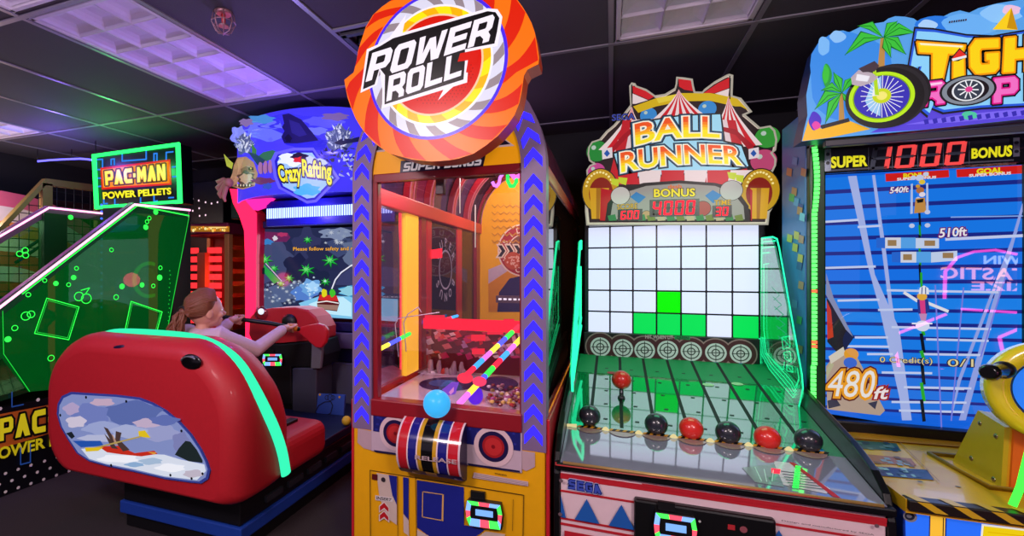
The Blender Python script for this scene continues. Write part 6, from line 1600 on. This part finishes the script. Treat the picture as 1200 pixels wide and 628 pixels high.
a.seg7(lit('#f04a4a', .9, .3, .3), paint('#3a4456', .3), '1000', [(316,80),(722,52),(722,148),(316,172)], .16)
for (x0_, ya, yb) in ((126,88,178), (897,40,118)):
    a.pg(paint('#8a92a4', .25, metal=.6), [(x0_,ya),(x0_+26,ya-2),(x0_+26,yb-2),(x0_,yb)])
    for yy in (ya+20, ya+56): a.circ(paint('#181c28', .3), x0_+13, yy, 7, 12)
a.build('display_lettering', db, recalc=False)
b = MB(); b.box(X0-.0, xs1+.1, YS-.16, YS+.06, zt_+.002, zt_+.02, paint('#50505a', .3, metal=.5)); b.box(X0-.0, xs1+.12, YS-.19, YS-.16, zt_-.03, zt_-.004, paint('#3a3a44', .4)); b.build('sign_ledge', t, bevel=.004)
# sign
SG = Yp(YS-.20); C = 997/270
o_ = [(35,612),(45,560),(60,500),(57,450),(55,410),(75,310),(100,210),(118,185),(130,160),(155,160),(180,135),(215,132),(240,140),(265,128),(300,110),(390,95),(410,80),(440,70),(480,72),(520,80),(540,95),(580,85),(640,75),(680,55),(720,45),(760,55),(800,35),(880,15),(940,5),(1000,-4),(1100,-20),(1300,-40),(1300,485),(997,515),(560,562),(150,598)]
b = MB(); b.prism([SG(x/C+930, y/C) for x, y in o_], (0, .10, 0), lit('#5aa4ec', .8, .3, .3), paint('#1c3a78', .35)); sg = b.build('sign', t)
a = Art(SG, (930, 0), C, base=.001)
V = lambda h, s=.85: lit(h, s, .3, .3)
dkk = paint('#120c18', .4)
def bl_(h, x, y, rx, ry, s=.85): a.pg(V(h, s), [(x+rx*cos(q)*(1+.08*sin(4*q+x)), y+ry*sin(q)*(1+.08*cos(3*q))) for q in [2*pi*k/24 for k in range(24)]])
for c_ in (('#3a8ae4',250,330,190,190),('#7ab8f4',130,200,26,40),('#8cc0f4',190,160,34,26),('#2a78e0',640,120,120,50),('#6ab0f4',760,110,120,50),('#8ac4fa',900,60,90,40),('#e8c0e0',940,45,40,22),('#4a98ec',1100,60,120,60),('#a8d0f8',580,110,40,24)): bl_(*c_)
# palms
def palm(cx, cy, leaves, tr, s):
    a.pg(V('#b88a4a'), [(cx-s*.09,cy),(cx+s*.09,cy),(tr[0]+s*.16,tr[1]),(tr[0]-s*.12,tr[1])])
    for (dx, dy, w) in leaves:
        ex, ey = cx+dx, cy+dy; nx, ny = -dy, dx; l = sqrt(nx*nx+ny*ny); nx, ny = nx/l*w, ny/l*w; mx, my = cx+dx*.5, cy+dy*.5-abs(dx)*.22
        for k_, h, in ((1.12, '#0e5a1c'), (.92, '#3cc03c')): a.pg(V(h), [(cx,cy),(mx+nx*k_,my+ny*k_),(ex,ey),(mx-nx*k_*.7,my-ny*k_*.7)])
        a.line(V('#0e6a20'), [(cx,cy),(mx,my),(ex,ey)], 3)
palm(385, 165, [(-165,75,30),(-110,-50,22),(60,-70,28),(135,-20,30),(95,75,30),(30,90,22)], (375,300), 110)
palm(205, 405, [(-115,70,24),(-70,130,24),(-35,-90,22),(50,-70,20),(-90,-10,20),(40,60,16)], (205,525), 90)
bl_('#2a9a40', 140, 330, 20, 50); bl_('#3cc03c', 135, 325, 14, 40)
a.pg(V('#f0b428'), [(35,612),(62,520),(120,560),(240,525),(330,560),(150,598)]); a.pg(dkk, [(110,545),(235,512),(240,528),(120,560)])
a.pg(V('#5a48d8'), [(330,575),(520,480),(1000,440),(1300,400),(1300,485),(997,515),(560,562)]); a.pg(V('#7a68f0'), [(480,540),(700,500),(1300,440),(1300,470),(700,530)]); bl_('#4a2ac0', 90, 525, 26, 40); bl_('#e040a8', 95, 545, 18, 18); bl_('#50c8a0', 760, 500, 34, 18)
for k in range(18): a.pg(V('#3a30b0'), [(560+k*38,520-k*3.5),(580+k*38,515-k*3.5),(584+k*38,535-k*3.5),(566+k*38,540-k*3.5)])
# title block
tb_ = [(490,300),(520,130),(600,135),(740,160),(850,165),(1000,140),(1300,100),(1300,430),(997,460),(800,470),(640,490),(590,470),(575,505),(545,480),(480,490),(520,360),(540,290)]
a.pg(dkk, [(x+(x-750)*.025, y+(y-310)*.05) for x, y in tb_]); a.pg(V('#2a5ad8'), tb_); a.pg(V('#8ad0f8'), [(x+(750-x)*.03, y+(310-y)*.06) for x, y in tb_])
def let(st, q, out, fill, off=.06, sh=.1): a.text(dkk, st, q, off=off+.05, shear=sh); a.text(V(out), st, q, off=off+.015, shear=sh); a.text(V(fill), st, q, off=off-.02, shear=sh)
def tri_let(st, q, h0, h1):
    a.text(dkk, st, q, off=.12); a.text(V(h0), st, q, off=.075); a.L += 0; a.text(V(h1), st, [(q[0][0]+2,q[0][1]+ (q[3][1]-q[0][1])*.0),(q[1][0]+2,q[1][1]),q[2],q[3]], off=.05)
yo = [(dkk, 30), (V('#f0980c'), 15), V('#f8d418')]; po = [(dkk, 26), (V('#d81c88'), 12), V('#f070c4')]
block_out(a, yo, 'T', [(528,190),(732,205),(672,345),(556,352)]); block_out(a, yo, 'I', [(676,262),(730,250),(732,338),(674,344)])
a.pg(dkk, [(660,270),(706,215),(745,250),(700,272)]); a.pg(V('#e03028'), [(672,262),(706,222),(736,248),(700,262)]); a.pg(V('#e8e8f0'), [(672,262),(736,246),(738,256),(676,272)])
block_out(a, yo, 'G', [(748,182),(872,178),(872,318),(752,330)]); block_out(a, yo, 'H', [(898,176),(1030,162),(1030,312),(890,322)]); block_out(a, yo, 'T', [(1060,158),(1220,146),(1190,300),(1070,310)])
block_out(a, po, 'R', [(556,366),(640,356),(640,452),(530,466)]); block_out(a, po, 'P', [(850,350),(950,340),(950,444),(846,454)]); block_out(a, po, 'E', [(985,338),(1090,328),(1090,432),(985,440)])
a.pg(V('#f8f0c8'), [(534,194),(720,206),(716,214),(538,203)]); a.pg(V('#fcd0ec'), [(566,370),(630,362),(630,370),(562,380)])
# O as a spoked wheel
for (x, y, rx, ry) in ((735,400,92,66),): a.circ(dkk, x, y, rx, 36, ry=ry); a.ring(V('#8a94a0', .7), x, y, rx-8, 16, 36, ry=ry-6); a.circ(V('#e8ecf0'), x, y, 52, 30, ry=46); a.circ(V('#404858', .6), x, y, 46, 30, ry=41)
for k in range(10): q = pi*k/10*2; a.line(V('#f0f4f8'), [(735,398),(735+44*cos(q),398+38*sin(q))], 5)
a.circ(V('#e04090'), 735, 398, 12, 14)
a.pg(V('#f8d020'), [(845,138),(925,45),(952,140)]); a.pg(V('#c89010'), [(925,45),(952,140),(905,132)])
for k in range(8): a.pg(paint(['#2a2038', '#5a2030', '#18203a'][k % 3], .4), [(664+k*10,98-k*1.4),(671+k*10,97-k*1.4),(669+k*10,106-k*1.4),(662+k*10,107-k*1.4)])
# unicycle with helmet and gloves lying over it
x, y = 388, 425
a.circ(dkk, x+28, y-12, 128, 44, ry=128); a.circ(paint('#2a2a30', .35), x+5, y, 138, 48, ry=134); a.circ(paint('#101014', .35), x-8, y+6, 134, 48, ry=130)
a.circ(V('#b8e820'), x-20, y+2, 112, 44, ry=108); a.circ(V('#7a9a10'), x-20, y+2, 98, 44, ry=94); a.circ(V('#4038c0', .7), x-20, y+2, 94, 40, ry=90); a.pg(V('#9ac8f0', .8), [(x-90,y+20),(x-60,y-60),(x-20,y-88),(x-25,y+85),(x-70,y+60)])
for k in range(24): q = 2*pi*k/24; a.line(V('#f0f0f8'), [(x-22,y+2),(x-20+92*cos(q),y+2+88*sin(q))], 3)
a.circ(V('#c8d820'), x-26, y+2, 32, 20); a.circ(V('#f0e878'), x-26, y+2, 18, 16); a.pg(V('#e8e8f0'), [(330,370),(345,365),(350,425),(320,430)]); a.pg(V('#b0d820'), [(322,315),(336,312),(350,425),(332,425)])
a.pg(paint('#d8d8e0', .4), [(230,350),(262,318),(320,330),(345,350),(320,372),(270,388),(235,380)]); a.pg(V('#e8e8f0'), [(256,335),(310,345),(300,368),(250,362)]); a.pg(paint('#4a3a48', .4), [(262,312),(330,280),(350,300),(330,325),(280,328)])
a.build('sign_artwork', sg, recalc=False)
# ---- control deck
b = MB(); zd0, zd1 = .594, .598; yd0, yd1 = YS-.05, 1.815
b.prism([(X0+.01, yd1, zd1), (XE, yd1, zd1), (XE, yd0, zd0), (X0+.01, yd0, zd0)], (0, 0, -.04), yel); dk_ = b.build('control_deck', t)
DP = Plane((0, yd1, zd1), (0, -(zd0-zd1), yd0-yd1)); C = 837/240
a = Art(DP, (960, 448), C, base=.001)
for q, hs in (([(90,232),(315,250),(335,282),(120,270)], ('#2a5a48', '#5a7a6a', '#1c3a3a')), ([(140,290),(375,312),(398,342),(180,330)], ('#a86a4a', '#8a98a8', '#7a5a40')), ([(215,345),(440,360),(470,402),(258,385)], ('#1c3a68', '#8ab0b8', '#2a4a70'))):
    a.pg(paint(hs[0], .3), q)
    for k in range(14):
        s, u_ = random.random()*.9, random.random()*.75; s2, u2 = s+.1, u_+.25
        bb = lambda s, u_: (q[0][0]+(q[1][0]-q[0][0])*s+(q[3][0]-q[0][0])*u_, q[0][1]+(q[1][1]-q[0][1])*s+(q[3][1]-q[0][1])*u_)
        a.pg(paint(hs[1+k % 2], .3), [bb(s,u_), bb(s2,u_), bb(s2,u2), bb(s,u2)])
a.line(paint('#8a3a18', .4), [(40,212),(325,243)], 6); a.line(paint('#a87818', .4), [(325,245),(490,410)], 3)
for (x, y) in ((412,412),(568,428)): a.circ(paint('#6a5418', .4), x, y, 9, 10)
a.pg(paint('#c8801c', .3), [(20,200),(620,245),(600,272),(60,228)])
a.build('deck_print', dk_, recalc=False)
# hazard edge and lit front
b = MB(); b.box(X0+.012, XE, yd1-.012, yd1+.03, zd1-.03, zd1+.002, paint('#1a1410', .35)); he = b.build('hazard_edge', t, bevel=.004)
b = MB()
for k in range(14): xa = X0+.03+k*.08; b.add([Vector((xa, yd1-.0125, zd1+.0005)), Vector((xa+.03, yd1-.0125, zd1+.0005)), Vector((xa+.07, yd1-.0125, zd1-.026)), Vector((xa+.04, yd1-.0125, zd1-.026))], [(0,1,2,3)], paint('#c8a020', .35)); b.add([Vector((xa, yd1-.0115, zd1+.003)), Vector((xa+.03, yd1-.0115, zd1+.003)), Vector((xa+.012, yd1+.03, zd1+.0045)), Vector((xa-.018, yd1+.03, zd1+.0045))], [(0,1,2,3)], paint('#c8a020', .35))
b.build('hazard_stripes', he, recalc=False)
b = MB(); b.box(X0+.015, XE, 1.84, yd0, .03, zd1-.045, paint('#143a9a', .4)); ba = b.build('base', t, bevel=.004)
FP = Yp(1.84); a = Art(FP, (1040, 570), 1200/160, base=.001)
lb = lit('#2a70f8', .8, .3, .4); ly = lit('#f0b838', .85, .3, .4)
a.pg(ly, [(125,130),(295,198),(160,195),(140,165)]); a.pg(lb, [(150,190),(365,212),(340,1200),(180,1200)]); a.pg(ly, [(375,228),(505,245),(478,1200),(348,1200)]); a.pg(paint('#3a2410', .4), [(483,245),(492,246),(468,1200),(459,1200)]); a.pg(lb, [(515,245),(1400,345),(1400,1200),(488,1200)])
a.pg(lit('#f4f0e8', .8), [(820,322),(1400,392),(1400,760),(790,640)]); a.pg(lit('#f0d010', .85), [(836,340),(1400,408),(1400,740),(806,624)]); a.pg(lit('#e8b800', .8), [(870,388),(1400,448),(1400,456),(870,396)])
a.circ(paint('#c8ccd4', .2, metal=.6), 195, 262, 48, 24); a.circ(paint('#20283a', .3), 190, 258, 34, 20); a.circ(paint('#b8c0cc', .2, metal=.7), 185, 255, 18, 16)
a.build('front_artwork', ba, recalc=False)
# wheel stand
YW = 2.12; G_ = lambda u, v, y: Yp(y)(u, v)
def dz(y): return zd1 + (zd0-zd1)*(y-yd1)/(yd0-yd1)
st = [(1152,484),(1178,508),(1163,578),(1114,545)]
FL = G_(1163, 578, 1.93); 
xa, xb = 1.125, 1.54
b = MB()
pr = [(2.02, dz(2.02)), (2.245, dz(2.245)), (2.12, .81), (2.005, .79)]
b.prism([(xa+.02, y, z) for y, z in pr], (xb-xa-.04, 0, 0), paint('#c8901c', .3, coat=.3)); ws = b.build('wheel_stand', t, bevel=.006)
b = MB(); b.prism([(xa+.012, y, z) for y, z in pr], (.012, 0, 0), paint('#b8a020', .3)); 
for (y, z) in ((2.05, .61), (2.15, .64), (2.04, .75), (2.11, .77)): b.ball((xa+.012, y, z), (.004, .009, .009), paint('#8a8060', .25, metal=.8), 10, 6)
b.build('side_plate', ws)
b = MB(); b.prism([(xa+.03, 2.012, dz(2.02)+.005), (xb-.05, 2.012, dz(2.02)+.005), (xb-.05, 1.998, .785), (xa+.03, 1.998, .785)], (0, .01, 0), paint('#d8661c', .35)); b.build('front_plate', ws)
b = MB(); b.tube([(xa-.03, 1.99, dz(1.99)+.006), (xb+.04, 1.99, dz(1.99)+.006), (xb+.04, 2.29, dz(2.29)+.006), (xa-.03, 2.29, dz(2.29)+.006)], .006, paint('#8a6a14', .4), 6, closed=True); b.build('base_gasket', ws)
# wheel: rim, lit hub, crank handle
wc = Vector((1.222, 1.965, .915)); R = .147
ax = Vector((-.12, -1, .10)).normalized(); e1 = Vector((1, 0, 0)); e1 = (e1-ax*e1.dot(ax)).normalized(); e2 = ax.cross(e1)
wt_ = lambda r, q, o: wc + (e1*cos(q)+e2*sin(q))*r + ax*o
nq = 48
b = MB(); secs = []
for k in range(nq+1):
    q = 2*pi*k/nq; secs.append([wt_(R+dr, q, o) for dr, o in ((.0, -.02), (.002, .02), (-.01, .032), (-.045, .03), (-.05, .01), (-.046, -.02))])
b.loft(secs, paint('#d8c820', .25, coat=.5), cap=False); wr_ = b.build('crank_wheel', t)
b = MB(); b.add([wc + ax*.0] + [wt_(R-.044, 2*pi*k/nq, .006) for k in range(nq)], [(0, 1+k, 1+(k+1) % nq) for k in range(nq)], lit('#2a7cf0', .8, .2, .4))
hb = b.build('lit_hub', wr_, recalc=False)
b = MB(); b.tube([wt_(R-.05, 2*pi*k/nq, .014) for k in range(nq)], .006, paint('#0c3060', .3), 6, closed=True)
b.add([wt_(.05, 2*pi*k/24, .012) for k in range(24)], [tuple(range(24))], lit('#0a7a60', .5)); b.cyl(wc+ax*.01, wc+ax*.035, .022, .018, paint('#3a1420', .3), 16); b.tube([wt_(.045, q, .016) for q in (2.0, 2.5, 3.0, 3.6)], .005, led(.1, 1.2, .4), 6)
b.build('hub_badge', wr_)
hp_ = wt_(R-.02, radians(153), .03)
b = MB(); hd_ = Vector((-.75, -.8, .03)).normalized(); b.tube([hp_, hp_+hd_*.02, hp_+hd_*.03, hp_+hd_*.075, hp_+hd_*.11, hp_+hd_*.125], [.012, .012, .021, .017, .024, .016], paint('#0a0a0c', .25, coat=.4), 14); b.ball(hp_, .026, paint('#101014', .3), 14, 8); b.build('crank_handle', wr_)
b = MB(); b.tube([(1.060, 1.84, dz(1.84)+.012), (1.085, 1.855, .66), (1.12, 1.88, .77)], .009, led(.1, 2.0, .1), 8); b.build('green_light_tube', t)
lamp('AREA', (1.45, YS-.03, 1.3), 3, (.45, .55, 1), .6, 1.0, (radians(-90), 0, 0))

# ================================================================ NEON-TRIMMED MACHINE opposite the big screen (the screen mirrors it)
NI = Yp(2*2.54 + .1); tn = thing('neon_prize_machine', 'pink neon trimmed prize machine mirrored in the big upright screen', 'arcade machine', (2.6, -.35, 0))
def back(u, v, o=0): p = NI(u, v); return Vector((p.x, -.1 + o, max(.03, min(2.3, p.z))))
b = MB(); xs = [back(u, 300).x for u in (1040, 1200)]; b.box(xs[0], 3.5, -.6, -.12, 0, 1.75, paint('#1c1030', .4)); b.build('body', tn, bevel=.01)
pk = led(16, 1.2, 9)
for pl in ([(1062,482),(1045,393),(1108,368)], [(1103,432),(1107,488)], [(1125,362),(1190,366)], [(1170,395),(1205,380)], [(1170,395),(1174,412)], [(1106,345),(1107,318),(1120,302),(1140,295),(1165,293),(1190,298)], [(1107,318),(1106,350)]):
    b = MB(); b.tube([back(u, v, .005) for u, v in pl], .011, pk, 6); b.build('neon_tube', tn)
class NP:
    def __call__(s, u, v, off=0): p = back(u, v); p.y = -.1 + off; return p
a = Art(NP(), base=.004)
a.text(led(14, 5, 3), 'FANTASTIC', [(1262,316),(1102,313),(1102,326),(1262,330)], off=.02); a.text(led(12, 4, 5), 'PRIZE', [(1222,331),(1138,330),(1138,340),(1222,341)], off=.02); a.text(led(6, 7, 12), 'WIN', [(1195,300),(1152,300),(1152,309),(1195,310)], off=.03)
a.build('neon_lettering', tn, recalc=False)
# ================================================================ LIGHT AND CAMERA
w = bpy.data.worlds.new('room_air'); SC.world = w; w.use_nodes = True
w.node_tree.nodes['Background'].inputs[0].default_value = (.55, .42, .62, 1); w.node_tree.nodes['Background'].inputs[1].default_value = .5
lamp('AREA', (-1.3, -.5, 2.38), 70, (1, .80, .84), .6, .6, (radians(38), 0, 0)); lamp('AREA', (1.2, -.5, 2.38), 60, (1, .84, .86), .6, .6, (radians(38), 0, 0))  # unseen area lights added behind the camera to brighten the machine fronts
lamp('AREA', (-3.2, .2, 2.38), 25, (.75, .5, 1), .6, 1.2, (radians(15), 0, 0))
lamp('POINT', (-3.7, 2.62, 2.16), 4.5, (.06, 1, .22), .05)
lamp('POINT', (-4.3, 2.6, 2.2), 8, (.25, .15, 1), .06)
lamp('POINT', (-4.95, 2.3, 1.75), 18, (1, .82, .76), .1)  # light without a fixture, added to brighten the caged game
lamp('POINT', (-1.9, 2.35, 1.98), 15, (.30, .18, 1), .1)
lamp('POINT', (-1.9, .9, 1.9), 9, (.75, .55, 1), .2)  # mid-air light added to brighten the left louvred ceiling light
lamp('POINT', (.35, .9, 1.75), 16, (1, .84, .86), .2)  # mid-air light added to brighten the right louvred ceiling light
cam = bpy.data.cameras.new('camera'); co = bpy.data.objects.new('camera', cam); COL.objects.link(co)
co.location = EYE; co.rotation_euler = (radians(90), 0, YAW)
cam.sensor_width = 36; cam.lens = 36*F/1200; cam.shift_x = (600-CX)/1200; cam.shift_y = -(314-CY)/1200; cam.clip_start = .02
SC.camera = co
SC.view_settings.view_transform = 'Standard'; SC.view_settings.look = 'None'; SC.view_settings.gamma = 1; SC.view_settings.exposure = 0; SC.view_settings.use_curve_mapping = False
SC.cycles.use_denoising = True; SC.cycles.max_bounces = 8; SC.cycles.transparent_max_bounces = 24; SC.cycles.sample_clamp_indirect = 4; SC.cycles.caustics_reflective = False; SC.cycles.caustics_refractive = False
